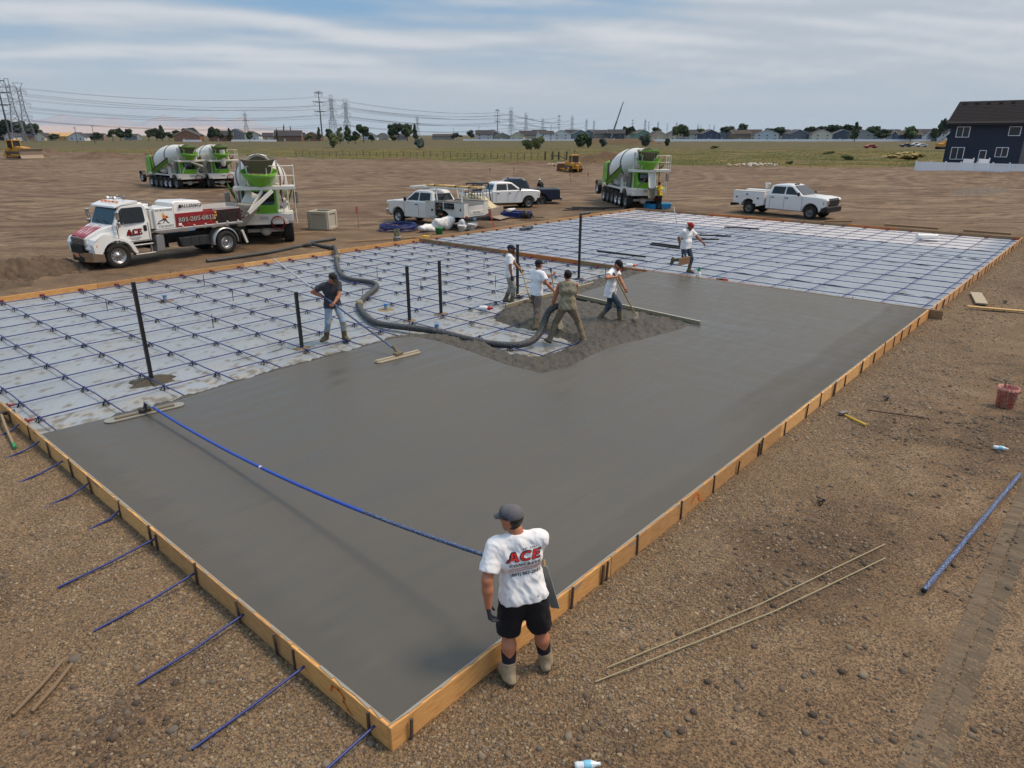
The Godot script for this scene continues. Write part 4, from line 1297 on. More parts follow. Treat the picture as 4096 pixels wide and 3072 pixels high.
func square_shovel(called: String, label: String, top: Vector3, tip: Vector3, face: Vector3, m: Material, rake := false) -> Node3D:
	var o := thing(called, label, "rake" if rake else "shovel", Vector3.ZERO)
	var d := (tip - top).normalized()
	B(); cyl(top, tip - d * 0.06, 0.017, 0.016, 8); done("handle", m, o)
	B(); cyl(top - d * 0.01, top + d * 0.07, 0.020, 0.020, 8); done("grip", mat("black_plastic", s(20, 20, 21), 0.55), o)
	var u := d.cross(face).normalized()
	B()
	if rake:
		plate(rect(-0.25, -0.05, 0.25, 0.06), tip, u, (face - d * 0.2).normalized(), 0.008)
		cyl(tip - d * 0.12, tip, 0.014, 0.014, 6)
	else:
		plate([Vector2(-0.115, -0.02), Vector2(0.115, -0.02), Vector2(0.12, 0.27), Vector2(-0.12, 0.27)], tip - d * 0.05, u, (d + face * 0.3).normalized(), 0.008)
		cyl(tip - d * 0.15, tip + d * 0.03, 0.02, 0.014, 6)
	done("blade", mat("muddy_steel", s(118, 112, 100), 0.6, 0.3), o)
	return o

func build_people() -> void:
	var white := s(232, 232, 234)
	var wh_handle := mat("ash_handle", s(168, 138, 92), 0.7)
	var yl_handle := mat("fibre_handle", s(150, 118, 62), 0.6)
	# 1 the man in front
	var a := person("person in white printed T-shirt, black shorts and grey cap holding the long blue handle", {
		foot_l = Vector3(1.13, 0, 0.24), foot_r = Vector3(1.48, 0, 0.38), face = FW * 0.97 - RT * 0.16, look = -RT * 0.82 + FW * 0.55 - Vector3.UP * 0.1,
		toe_l = FW * 0.95 - RT * 0.45, toe_r = FW + RT * 0.12, scale = 0.975, cell = 0.012, hcell = 0.0055, fcell = 0.0048, bulk = 1.08, lean = Vector2(0.09, 0.10), shift = Vector3(0.05, 0, -0.03), belly = 0.02,
		hand_l = Vector3(0.93, 0.885, 0.19), hand_r = Vector3(1.42, 0.95, -0.20), curl_l = 0.55, curl_r = 1.15, elbow_l = Vector3(0.5, -0.1, -0.6), elbow_r = Vector3(-0.8, -0.3, -0.9), hdir_l = Vector3(0.12, -1.0, 0.02), hlat_l = FW, hdir_r = -RT * 0.8 + FW * 0.4, hlat_r = Vector3.UP + FW * 0.3,
		skin = s(172, 112, 82), glove = s(40, 46, 58), gloves = "l", shirt = white, hem = -0.045, sleeve = 0.78, trousers = s(20, 20, 22), shorts = 1.0, boot = s(150, 134, 110), sole = s(82, 72, 58), shaft = 0.14, sock = s(24, 27, 38), cap = s(96, 94, 98), brim = 0.085, hair = s(42, 34, 30), folds = 0.013})
	var red := mat("print_red", s(196, 34, 38), 0.8)
	var blk := mat("print_black", s(26, 26, 28), 0.8)
	var crim := mat("print_crimson", s(180, 70, 78), 0.8)
	shirt_print(a, [
		{t = "EST. 1997", h = 0.015, x = 0.055, y = 0.110, m = blk, st = 1.35}, {t = "ACE", h = 0.074, x = 0.0, y = 0.052, m = blk, st = 1.55, sl = 0.25, grow = 0.0055, off = 0.007}, {t = "ACE", h = 0.072, x = 0.0, y = 0.052, m = red, st = 1.55, sl = 0.25, off = 0.0115},
		{t = "CONCRETE", h = 0.024, x = 0.0, y = -0.018, m = blk, st = 1.6, sl = 0.15}, {t = "PICKLEBALL COURTS / DRIVEWAYS", h = 0.0125, x = 0.0, y = -0.054, m = crim, st = 0.98}, {t = "PATIOS / RETAINING WALLS / FIREPITS", h = 0.0125, x = -0.005, y = -0.078, m = crim, st = 0.9}, {t = "(801) 867-2843", h = 0.027, x = 0.0, y = -0.115, m = blk, st = 1.05}], 0.03, 0.0)
	# shades pushed up on the cap
	var k: Array = a.get_meta("_x")
	B()
	var arc := []
	for i in 11:
		var t := (i - 5) / 5.0 * 1.9
		arc.append(k[6] + k[8] * (0.10 - 0.010 * absf(i - 5)) + k[7] * (0.084 * cos(t) + 0.005) + k[9] * 0.098 * sin(t))
	tube(arc, 0.009, 6)
	done("sunglasses", mat("black_gloss", s(12, 12, 13), 0.25), a)
	# the hand float stuck in his waistband
	var fo := thing("hand_float", "grey magnesium hand float stuck in the front man's waistband", "hand float")
	B()
	plate(rrect(-0.045, -0.20, 0.045, 0.20, 0.012, 2), Vector3(1.56, 0.82, 0.34), (RT * 0.80 + Vector3.UP * 0.22 - FW * 0.45).normalized(), (Vector3.UP * 0.9 - RT * 0.27 + FW * 0.25).normalized(), 0.007)
	done("blade", mat("magnesium", s(150, 150, 144), 0.5, 0.3), fo)
	B()
	cyl(Vector3(1.57, 0.93, 0.28), Vector3(1.61, 1.03, 0.23), 0.014, 0.014, 8)
	done("handle", wh_handle, fo)
	# 2 dark shirt with the bull float
	person("person in charcoal T-shirt, pale jeans and black cap pushing the middle bull float", {
		foot_l = Vector3(6.50, 0.09, -9.62), foot_r = Vector3(6.22, 0.09, -9.95), face = -FW * 0.8 + RT * 0.42, look = -FW * 0.55 + RT * 0.72 - Vector3.UP * 0.5, toe_l = RT * 0.8 - FW * 0.7, toe_r = -FW * 0.95 - RT * 0.4, hip = 0.90, lean = Vector2(-0.05, 0.22), scale = 0.97,
		hand_l = Vector3(6.17, 1.06, -9.45), hand_r = Vector3(6.14, 1.16, -9.80), curl_l = 1.1, curl_r = 1.1, elbow_r = Vector3(-1.0, 0.25, -0.4), elbow_l = Vector3(0.9, -0.4, -0.3), glove = s(22, 22, 24), gloves = "r", skin = s(170, 112, 84), shirt = s(62, 62, 70), hem = -0.08, trousers = s(138, 160, 184), trouser_dirt = s(150, 145, 128), boot = s(96, 86, 64), sole = s(74, 62, 46), cap = s(22, 22, 25), cap2 = s(70, 68, 70), hairline = true})
	# 3 standing at the back with a shovel
	person("person in white T-shirt, grey trousers and navy cap standing on the sheet at the back", {
		foot_l = Vector3(11.90, 0.09, -9.42), foot_r = Vector3(11.78, 0.09, -9.09), face = RT * 0.92 + FW * 0.05, look = RT * 0.95 - FW * 0.1, hip = 0.92, scale = 0.95,
		hand_r = Vector3(11.62, 0.85, -8.93), hand_l = Vector3(12.05, 0.98, -8.93), elbow_r = Vector3(-0.5, -0.2, -0.9), curl_r = 0.7, curl_l = 1.1, glove = s(28, 28, 32), skin = s(126, 82, 58), shirt = white, shirt_dirt = s(222, 220, 216), hem = -0.10, trousers = s(158, 155, 146), trouser_dirt = s(136, 132, 120), boot = s(98, 92, 74), cap = s(26, 32, 52), hair = s(24, 20, 18), beard = 0.6, sleeve = 0.75})
	square_shovel("shovel", "wooden handled shovel held upright by the man in the navy cap", Vector3(12.0, 1.22, -8.99), Vector3(11.86, 0.36, -8.49), RT, wh_handle)
	# 4 white shirt, grey brown trousers, with a come-along
	person("person in white T-shirt and brown trousers gripping a shovel with both hands", {
		foot_l = Vector3(10.72, 0.12, -7.30), foot_r = Vector3(10.02, 0.10, -6.80), face = RT * 0.72 + FW * 0.66, look = FW * 0.85 + RT * 0.6, hip = 0.89, lean = Vector2(0.0, 0.08), scale = 0.97,
		hand_l = Vector3(10.68, 1.38, -6.82), hand_r = Vector3(10.53, 1.03, -6.62), curl_l = 1.2, curl_r = 1.2, elbow_l = Vector3(0.4, -0.9, 0.1), elbow_r = Vector3(-0.7, -0.5, -0.6), skin = s(176, 118, 90), shirt = white, trousers = s(112, 100, 94), trouser_dirt = s(98, 88, 78), boot = s(92, 84, 66), sole = s(80, 70, 54), cap = s(20, 20, 23), hair = s(58, 42, 32), hem = -0.06})
	square_shovel("shovel", "shovel with a long handle dug into the fresh concrete by the man in brown trousers", Vector3(10.72, 1.50, -6.88), Vector3(10.36, 0.36, -6.32), (RT * 0.5 - FW * 0.5), yl_handle)
	# 5 hose man
	person("person in dusty sleeveless shirt and khaki trousers bent over the pump hose", {
		foot_l = Vector3(9.50, 0.09, -5.92), foot_r = Vector3(9.95, 0.09, -5.28), face = FW * 0.97 + RT * 0.1, look = FW * 0.96 - RT * 0.2, hip = 0.87, lean = Vector2(0.02, 0.20), scale = 0.99, toe_l = FW * 0.9 - RT * 0.4, toe_r = FW + RT * 0.35,
		hand_l = Vector3(9.62, 0.86, -5.98), hand_r = Vector3(10.12, 0.88, -5.75), elbow_l = Vector3(0.9, 0.1, -0.5), elbow_r = Vector3(-0.7, -0.2, -0.7), curl_l = 0.9, curl_r = 0.9, skin = s(160, 102, 76), shirt = s(142, 134, 112), shirt_dirt = s(122, 112, 88), sleeves = false, shirt_name = "shirt", hem = -0.07, trousers = s(128, 112, 90), trouser_dirt = s(112, 98, 78), boot = s(118, 104, 88), shaft = 0.22, hemleg = 0.93, hairdo = true, hair = s(24, 20, 18)})
	# 6 raking
	person("person in white T-shirt, jeans and rubber boots raking inside the fresh concrete", {
		foot_l = Vector3(11.72, 0.12, -6.10), foot_r = Vector3(11.90, 0.12, -5.56), face = RT * 0.85 - FW * 0.42, look = RT * 0.72 - FW * 0.5 - Vector3.UP * 0.55, hip = 0.86, lean = Vector2(0.0, 0.12), scale = 0.98, toe_l = RT * 0.6 - FW * 0.5, toe_r = RT - FW * 0.3,
		hand_r = Vector3(11.62, 1.36, -5.58), hand_l = Vector3(11.90, 0.96, -5.42), curl_l = 1.2, curl_r = 1.2, elbow_r = Vector3(-0.9, -0.3, -0.1), elbow_l = Vector3(0.3, -0.9, -0.2), skin = s(172, 116, 88), shirt = white, hem = -0.15, trousers = s(52, 70, 88), trouser_dirt = s(66, 74, 80), hemleg = 0.35, boot = s(112, 102, 80), shaft = 0.4, cap = s(20, 20, 22), hair = s(40, 28, 22), beard = 0.4})
	square_shovel("concrete_rake", "long handled concrete rake held by the man in jeans beside the screed board", Vector3(11.58, 1.45, -5.62), Vector3(12.02, 0.38, -5.18), (RT * 0.7 - FW * 0.1), yl_handle, true)
	# 7 walking on the far sheet
	person("person in red cap and white T-shirt walking over the far sheet with a pole", {
		foot_l = Vector3(19.45, 0.09, -7.62), foot_r = Vector3(19.22, 0.42, -8.12), face = RT * 0.62 - FW * 0.72, look = RT * 0.5 - FW * 0.65 - Vector3.UP * 0.6, hip = 0.91, shift = Vector3(0, 0, 0.13), lean = Vector2(0.0, 0.03), scale = 1.02, bulk = 1.08, belly = 0.03,
		knee_r = Vector3(-0.1, -0.6, 1.0), toe_l = RT * 0.8 - FW * 0.5, hand_r = Vector3(19.30, 1.08, -7.98), hand_l = Vector3(19.74, 1.08, -7.28), curl_r = 1.1, curl_l = 0.4, elbow_l = Vector3(0.6, -0.1, -0.8), skin = s(150, 98, 72), shirt = white, shirt_dirt = s(226, 218, 208), hem = -0.08, sleeve = 0.75, trousers = s(58, 72, 88), hemleg = 0.4, boot = s(92, 88, 60), shaft = 0.4, cap = s(150, 26, 32), cap_back = true, hair = s(36, 26, 20), beard = 0.9})
	var pt := thing("placing_tool", "pole with a square wooden foot carried by the walker in the red cap", "tool")
	B(); cyl(Vector3(19.66, 2.28, -8.52), Vector3(19.09, 0.68, -7.66), 0.016, 0.016, 8); done("handle", mat("alu", s(178, 180, 182), 0.4, 0.5), pt)
	B(); plate(rrect(-0.19, -0.13, 0.19, 0.13, 0.02, 2), Vector3(19.05, 0.56, -7.62), (RT * 0.9 + Vector3.UP * 0.2).normalized(), (Vector3.UP * 0.9 - FW * 0.2).normalized(), 0.03); done("foot", mat("ply", s(176, 132, 92), 0.8), pt)
	# 8 mixer driver in high-visibility vest
	person("person in lime and orange high-visibility vest at the chute of the right mixer", {
		foot_l = gat(1420, 46.6), foot_r = gat(1428, 46.4), face = FW * 0.75 - RT * 0.5, hip = 0.92, lean = Vector2(0.05, 0.16),
		hand_l = gat(1414, 46.9, 1.2), hand_r = gat(1425, 46.8, 1.05), skin = s(150, 100, 76), shirt = s(190, 212, 52), shirt_dirt = s(214, 120, 60), hem = -0.05, trousers = s(38, 38, 46), boot = s(40, 36, 34), shaft = 0.2, hemleg = 0.9, hairdo = true, hair = s(96, 50, 30), cell = 0.024, hcell = 0.01, fcell = 0.011})
	# 9 behind the dark pickup
	person("person dressed in black with a white cap stooping behind the parked pickups", {
		foot_l = Vector3(38.6, 0, -29.9), foot_r = Vector3(38.9, 0, -29.6), face = -RT * 0.5 + FW * 0.6, hip = 0.80, lean = Vector2(0.0, 0.55),
		hand_l = Vector3(38.8, 0.85, -30.3), hand_r = Vector3(38.95, 0.85, -30.1), skin = s(120, 84, 66), shirt = s(20, 20, 23), trousers = s(24, 24, 28), boot = s(30, 28, 26), cap = s(218, 216, 212), cell = 0.026, hcell = 0.01, fcell = 0.012})

func build_tools() -> void:
	var blue := mat("blue_handle", s(22, 68, 164), 0.35)
	var worn := mat("worn_blue", Color.WHITE, 0.5, 0.2)
	worn.albedo_texture = ntex(noise(FastNoiseLite.TYPE_SIMPLEX, 0.06, 4, 81), 256, [s(24, 48, 104), s(36, 62, 116), s(112, 122, 134), s(146, 152, 158)], [0.0, 0.5, 0.6, 1.0])
	worn.uv1_triplanar = true
	worn.uv1_scale = Vector3(2.2, 2.2, 2.2)
	var mag := mat("float_blade", s(140, 138, 128), 0.4, 0.2)
	var mud := mat("mud_grey", s(104, 94, 76), 0.8)
	# big bull float with the sagging blue handle
	var o := thing("bull_float", "bull float with a long sagging blue handle held by the man in front", "bull float")
	B()
	var u := Vector3(1.09, 0, 0.13).normalized(); var v := Vector3(-u.z, 0, u.x)
	plate(rrect(-0.62, -0.115, 0.62, 0.115, 0.112, 6), Vector3(1.44, 0.231, -8.16), u, -v, 0.014)
	done("blade", mag, o)
	B(); plate(rrect(-0.46, -0.035, 0.46, 0.035, 0.01, 1), Vector3(1.44, 0.246, -8.16), u, -v, 0.02); done("rib", mud, o)
	B(); box(Vector3(1.44, 0.285, -8.16), Vector3(0.18, 0.06, 0.10), 0.01); cyl(Vector3(1.44, 0.28, -8.16), Vector3(1.5, 0.40, -8.22), 0.035, 0.03, 8); done("bracket", mat("bracket", s(52, 50, 48), 0.6, 0.4), o)
	var path := []
	var p0 := Vector3(1.48, 0.40, -8.22); var p1 := Vector3(1.42, 0.95, -0.20)
	for i in 25:
		var t := i / 24.0
		path.append(p0.lerp(p1, t) - Vector3(0, 0.86 * t * (1.0 - t), 0))
	for q in [[0, 1, mat("alu_worn", s(150, 150, 150), 0.45, 0.4), 0.023], [1, 18, blue, 0.021], [18, 24, worn, 0.021]]:
		B(); tube(path.slice(q[0], q[1] + 1), q[3], 8); done("handle_section", q[2], o)
	B(); cyl(path[11].lerp(path[12], 0.2), path[11].lerp(path[12], 0.33), 0.0225, 0.0225, 8); done("joint_collar", mat("label_white", s(206, 196, 200), 0.6), o)
	# second bull float
	var o2 := thing("bull_float", "bull float with pale blade pushed by the man in the charcoal T-shirt", "bull float")
	u = Vector3(1.10, 0, 0.10).normalized(); v = Vector3(-u.z, 0, u.x)
	B(); plate(rrect(-0.55, -0.10, 0.55, 0.10, 0.09, 5), Vector3(6.21, 0.231, -7.36), u, -v, 0.02); done("blade", mat("float_wood", s(160, 150, 128), 0.7), o2)
	B(); plate(rect(-0.53, -0.03, 0.53, 0.03), Vector3(6.21, 0.252, -7.36), u, -v, 0.03); done("rib", mat("float_wood", s(160, 150, 128), 0.7), o2)
	B(); box(Vector3(6.24, 0.30, -7.38), Vector3(0.20, 0.06, 0.12), 0.01); cyl(Vector3(6.25, 0.3, -7.39), Vector3(6.26, 0.42, -7.55), 0.045, 0.035, 8); done("bracket", mud, o2)
	var f0 := Vector3(6.26, 0.36, -7.50); var dir := (Vector3(6.16, 1.06, -9.45) - f0).normalized()
	for i in 3:
		B(); cyl(f0 + dir * i * 1.45, f0 + dir * (i + 1) * 1.45, 0.020, 0.020, 8); done("handle_section", worn if i < 2 else mat("alu", s(178, 180, 182), 0.4, 0.5), o2)
	# straightedges laid as screeds
	var b1 := thing("screed_board", "muddy screed board lying lengthwise behind the men, one end by the white bottle", "screed board")
	for q in [[Vector3(11.05, 0.245, -8.66), Vector3(15.1, 0.245, -8.62)]]:
		B(); bar(q[0], q[1], 0.045, 0.10); done("rail", mat("mag_muddy", s(142, 132, 108), 0.6), b1)
		B(); bar(q[0] + Vector3(0, 0.0515, 0), q[1] + Vector3(0, 0.0515, 0), 0.04, 0.003); done("top_edge", mat("mag_clean", s(186, 180, 164), 0.55), b1)
	var b2 := thing("screed_board", "muddy screed board lying across the slab behind the man with the rake", "screed board")
	B(); bar(Vector3(13.27, 0.262, -8.0), Vector3(12.84, 0.262, -3.85), 0.045, 0.09); done("rail", mat("mag_muddy", s(142, 132, 108), 0.6), b2)
	B(); bar(Vector3(13.27, 0.3085, -8.0), Vector3(12.84, 0.3085, -3.85), 0.04, 0.003); done("top_edge", mat("mag_clean", s(186, 180, 164), 0.55), b2)
	# spare come-along lying on the sheet
	var ca := thing("concrete_rake", "concrete rake lying loose on the sheet behind the men", "rake")
	B(); cyl(Vector3(12.6, 0.16, -9.6), Vector3(14.2, 0.2, -9.9), 0.016, 0.016, 8); done("handle", wood("ash2", s(196, 172, 132), Vector3(2, 2, 2)), ca)
	B(); plate(rect(-0.25, -0.06, 0.25, 0.06), Vector3(14.25, 0.22, -9.9), Vector3(0.35, 0, 0.93), Vector3(-0.3, 0.95, 0.1).normalized(), 0.01); done("blade", mat("muddy_steel", s(118, 112, 100), 0.6, 0.3), ca)

# ---------- vehicles: local x forward, y up, z to the vehicle's right ----------
func wheel(o: Node3D, c: Vector3, r: float, w: float, side: float, rimc: Material, holes := 0, tread := false) -> void:
	B()
	var ax := Vector3(0, 0, side)
	lathe([Vector2(r * 0.55, -w / 2), Vector2(r * 0.92, -w / 2), Vector2(r * 0.985, -w * 0.42), Vector2(r, -w * 0.3), Vector2(r, w * 0.3), Vector2(r * 0.985, w * 0.42), Vector2(r * 0.92, w / 2), Vector2(r * 0.66, w * 0.49), Vector2(r * 0.60, w * 0.42)], c, ax, 24)
	if tread:
		for k in 24:
			var a := TAU * k / 24
			var n := Vector3(cos(a), sin(a), 0)
			bar(c + n * r * 1.0 + ax * w * 0.18, c + n * r * 1.0 + ax * w * 0.46, r * 0.09, 0.02)
			bar(c + n * r * 1.0 - ax * w * 0.18, c + n * r * 1.0 - ax * w * 0.46, r * 0.09, 0.02)
	var t := done("wheel", mat("tyre", s(34, 33, 32), 0.85), o)
	B()
	lathe([Vector2(0.0, w * 0.40), Vector2(r * 0.15, w * 0.38), Vector2(r * 0.19, w * 0.22), Vector2(r * 0.30, w * 0.16), Vector2(r * 0.46, w * 0.10), Vector2(r * 0.53, w * 0.30), Vector2(r * 0.61, w * 0.44)], c, ax, 20)
	done("rim", rimc, t)
	if holes > 0:
		B()
		for k in holes:
			var a := TAU * k / holes
			var n := Vector3(cos(a), sin(a), 0)
			cyl(c + n * r * 0.42 + ax * w * 0.10, c + n * r * 0.42 + ax * w * 0.165, r * 0.05, r * 0.05, 6)
		done("rim_holes", mat("black_plastic", s(20, 20, 21), 0.55), t)
		B()
		for k in 10:
			var a := TAU * (k + 0.5) / 10
			var n := Vector3(cos(a), sin(a), 0)
			cyl(c + n * r * 0.27 + ax * w * 0.14, c + n * r * 0.27 + ax * w * 0.24, r * 0.026, r * 0.02, 6)
		done("lug_nuts", rimc, t)

func part(called: String, m: Material, o: Node3D, f: Callable) -> MeshInstance3D:
	B()
	f.call()
	return done(called, m, o)

func arc_pts(cx: float, cy: float, r: float, a0: float, a1: float, n := 10, hw := 1.0) -> Array:
	var p := []
	for i in n + 1:
		var a := deg_to_rad(lerpf(a0, a1, float(i) / n))
		p.append(Vector3(cx + cos(a) * r, cy + sin(a) * r, hw))
	return p

func P3(flat: Array, hw: float) -> Array:
	var o := []
	for i in range(0, flat.size(), 2): o.append(Vector3(flat[i], flat[i + 1], hw))
	return o

func P2(flat: Array) -> Array:
	var o := []
	for i in range(0, flat.size(), 2): o.append(Vector2(flat[i], flat[i + 1]))
	return o

func sidep(called: String, m: Material, o: Node3D, poly: Array, z: float, side: float, tilt := 0.0, th := 0.012, y0 := 0.0) -> MeshInstance3D:
	# plate on a vehicle side; tilt leans the top inwards
	B()
	var v := Vector3(0, 1, -tilt * side)
	if side > 0: plate(poly, Vector3(0, y0, z), Vector3.RIGHT, v, th)
	else: plate(poly.map(func(q): return Vector2(-q.x, q.y)), Vector3(0, y0, -z), Vector3.LEFT, v, th)
	return done(called, m, o)

func side_text(called: String, txt: String, h: float, m: Material, o: Node3D, x: float, y: float, z: float, side: float, face := "Droid Sans", stretch := 1.0, grow := 0.0, slant := 0.0, tilt := 0.0) -> void:
	B()
	letters(txt, h, flatwrap(Vector3(x, y, z * side), Vector3(side, 0, 0), Vector3(0, 1, -tilt * side)), face, 700, stretch, slant, grow)
	done(called, m, o)

func vmats() -> Dictionary:
	var paint := mat("white_paint", s(226, 226, 224), 0.28)
	paint.clearcoat_enabled = true; paint.clearcoat = 0.6; paint.clearcoat_roughness = 0.08
	var glass := mat("window_glass", s(24, 30, 34), 0.05)
	return {w = paint, dw = mat("white_dusty", s(206, 203, 196), 0.6), g = glass, k = mat("black_plastic", s(20, 20, 21), 0.55), ch = mat("chrome", s(205, 205, 208), 0.12, 1.0), al = mat("alloy", s(172, 172, 174), 0.35, 0.8), st = mat("dull_steel", s(120, 118, 114), 0.55, 0.5), ck = mat("chassis", s(26, 25, 25), 0.8), gr = mat("mixer_green", s(106, 168, 42), 0.4), am = mat("amber", s(226, 120, 30), 0.3), rd = mat("lamp_red", s(150, 24, 22), 0.3), wet = mat("cement_crust", s(116, 108, 92), 0.9)}

func lit(key: String, c: Color, e: float) -> StandardMaterial3D:
	var m := mat(key, c, 0.3)
	m.emission_enabled = true; m.emission = c; m.emission_energy_multiplier = e
	return m

func pump_truck() -> void:
	var M := vmats()
	var o := thing("pump_truck", "white concrete pump truck with red flame hood and red side boards", "truck", Vector3(6.86, 0, -24.9), Vector3(-0.995, 0, 0.103))
	o.scale = Vector3.ONE * 0.9
	var pr := mat("flame_red", s(156, 28, 38), 0.35)
	part("chassis", M.ck, o, func():
		box(Vector3(-2.6, 0.82, 0.0), Vector3(7.4, 0.3, 0.9)); box(Vector3(-4.85, 0.5, 0), Vector3(0.3, 0.3, 1.6)); box(Vector3(0, 0.5, 0), Vector3(0.2, 0.16, 1.7))
		box(Vector3(-2.2, 0.72, 0.3), Vector3(0.7, 0.5, 1.2)); cyl(Vector3(-4.6, 0.6, 0), Vector3(-0.6, 0.8, 0), 0.07, 0.07, 8))
	part("cab", M.w, o, func():
		hull([Vector3(-0.04, 0.95, 1.02), Vector3(-1.5, 0.95, 1.02), Vector3(-1.53, 1.7, 1.02), Vector3(-1.48, 2.34, 0.95), Vector3(-1.36, 2.50, 0.90), Vector3(-0.62, 2.52, 0.90), Vector3(-0.40, 2.42, 0.93), Vector3(-0.06, 1.70, 1.02)], 0.06)
		hull([Vector3(-0.2, 2.36, 0.98), Vector3(-0.22, 2.42, 0.97), Vector3(-0.6, 2.56, 0.92), Vector3(-1.2, 2.58, 0.90), Vector3(-1.2, 2.47, 0.9), Vector3(-0.5, 2.45, 0.95)], 0.03))
	part("hood", M.w, o, func():
		hull([Vector3(0.94, 0.78, 0.60), Vector3(0.96, 1.24, 0.60), Vector3(0.90, 1.33, 0.60), Vector3(0.45, 1.56, 0.72), Vector3(-0.10, 1.73, 0.86), Vector3(-0.10, 0.95, 0.86), Vector3(0.6, 0.78, 0.6)], 0.05))
	for sd in [1.0, -1.0]:
		part("fender", M.w, o, func():
			var pf := [Vector3(0.90, 0.70, 0.26), Vector3(0.93, 1.02, 0.26), Vector3(0.82, 1.20, 0.28), Vector3(0.45, 1.40, 0.25), Vector3(-0.02, 1.48, 0.2), Vector3(-0.10, 1.48, 0.2), Vector3(-0.10, 1.2, 0.27), Vector3(-0.62, 0.98, 0.27), Vector3(-0.80, 0.55, 0.27), Vector3(-0.72, 0.50, 0.27)]
			pf.append_array(arc_pts(0, 0.5, 0.62, 168, 18, 9, 0.27))
			pf.append(Vector3(0.62, 0.64, 0.26))
			hull(pf, 0.04, 0.84 * sd))
		part("headlight", M.ch, o, func():
			plate(P2([-0.20, -0.07, 0.02, -0.12, 0.19, -0.05, 0.17, 0.09, 0.0, 0.11]), Vector3(0.90, 0.95, 0.82 * sd), Vector3(-0.55, 0, 0.83 * sd) * (1.0 if sd < 0 else -1.0), Vector3(-0.15, 1, 0), 0.03))
		part("hood_vent", mat("vent_grey", s(92, 92, 92), 0.5), o, func():
			plate(P2([0.45, 1.30, 0.02, 1.42, 0.02, 1.50, 0.35, 1.42]), Vector3(0, 0, 0.93 * sd), Vector3(sd, 0, 0) * sd, Vector3(0, 1, -0.55 * sd), 0.03 * sd))
		part("lamp_marker", M.am, o, func(): plate(rect(-0.06, -0.05, 0.04, 0.05), Vector3(0.80, 0.97, 1.08 * sd), Vector3(-0.8, 0, 0.3 * sd), Vector3.UP, 0.02))
		sidep("side_window", M.g, o, rrect(-1.32, 0.02, -0.42, 0.64, 0.09), 1.024, sd, 0.11, 0.012, 1.7)
		sidep("window_trim", M.k, o, P2([-0.40, 0.0, -0.16, 0.0, -0.38, 0.56, -0.40, 0.60]), 1.022, sd, 0.11, 0.008, 1.7)
		for q in [[-0.16, 1.0, -0.13, 1.66], [-1.42, 1.0, -1.395, 1.7], [-1.41, 0.99, -0.14, 1.01]]: sidep("door_gap", M.k, o, rect(q[0], q[1], q[2], q[3]), 1.015, sd, 0.0, 0.008)
		sidep("door_handle", M.k, o, rrect(-1.34, 1.36, -1.20, 1.60, 0.04), 1.018, sd, 0.0, 0.015)
		part("mirror", M.ch, o, func():
			tube([Vector3(-0.25, 1.62, 1.0 * sd), Vector3(-0.12, 1.6, 1.22 * sd), Vector3(-0.14, 2.25, 1.22 * sd), Vector3(-0.32, 2.3, 0.98 * sd)], 0.016, 6)
			box(Vector3(-0.13, 2.08, 1.25 * sd), Vector3(0.10, 0.34, 0.19), 0.03); box(Vector3(-0.13, 1.76, 1.25 * sd), Vector3(0.12, 0.17, 0.19), 0.04))
		part("step", M.al, o, func():
			box(Vector3(-1.1, 0.83, 0.95 * sd), Vector3(0.80, 0.05, 0.26), 0.01); box(Vector3(-1.1, 0.46, 0.98 * sd), Vector3(0.85, 0.05, 0.28), 0.01)
			for e in [-0.75, -1.45]: box(Vector3(e, 0.64, 0.9 * sd), Vector3(0.05, 0.36, 0.1)))
		part("fuel_tank", M.al, o, func(): hull(P3([-1.62, 0.45, -1.98, 0.45, -2.0, 1.12, -1.86, 1.2, -1.66, 1.14], 0.28), 0.04, 0.80 * sd))
		wheel(o, Vector3(0, 0.5, 0.93 * sd), 0.5, 0.28, sd, M.al, 10)
		wheel(o, Vector3(-4.85, 0.5, 0.90 * sd), 0.5, 0.52, sd, M.al, 0)
		part("wheel_arch", M.al, o, func():
			sm(true)
			var pa := arc_pts(-4.85, 0.52, 0.63, -8, 188, 18)
			for i in pa.size() - 1:
				var a: Vector3 = pa[i]; var b: Vector3 = pa[i + 1]
				Q(Vector3(b.x, b.y, 0.60 * sd), Vector3(a.x, a.y, 0.60 * sd), Vector3(a.x, a.y, 1.13 * sd), Vector3(b.x, b.y, 1.13 * sd))
				var a2: Vector3 = a + Vector3(-4.85 - a.x, 0.52 - a.y, 0) * 0.09; var b2: Vector3 = b + Vector3(-4.85 - b.x, 0.52 - b.y, 0) * 0.09
				Q(Vector3(a.x, a.y, 1.13 * sd), Vector3(a2.x, a2.y, 1.13 * sd), Vector3(b2.x, b2.y, 1.13 * sd), Vector3(b.x, b.y, 1.13 * sd)))
		part("toolbox", mat("box_black", s(40, 42, 44), 0.55), o, func():
			hull(P3([-2.7, 0.52, -3.95, 0.52, -4.0, 0.92, -2.62, 0.92], 0.16), 0.01, 0.95 * sd)
			for e in [-2.75, -3.15, -3.55, -3.93]: box(Vector3(e, 0.73, 1.115 * sd), Vector3(0.03, 0.40, 0.02)))
		part("mud_flap", M.k, o, func(): box(Vector3(-5.55, 0.62, 0.9 * sd), Vector3(0.03, 0.6, 0.5)))
	part("windshield", mat("windshield", s(46, 62, 66), 0.05), o, func():
		plate(rrect(-0.84, -0.36, 0.84, 0.36, 0.08), Vector3(-0.205, 2.04, 0), Vector3(0, 0, -1), Vector3(-0.425, 0.905, 0).normalized(), 0.014))
	part("wiper", M.k, o, func():
		for e in [0.1, -0.55]: bar(Vector3(0.0, 1.76, e), Vector3(-0.06, 1.86, e + 0.45), 0.025, 0.02))
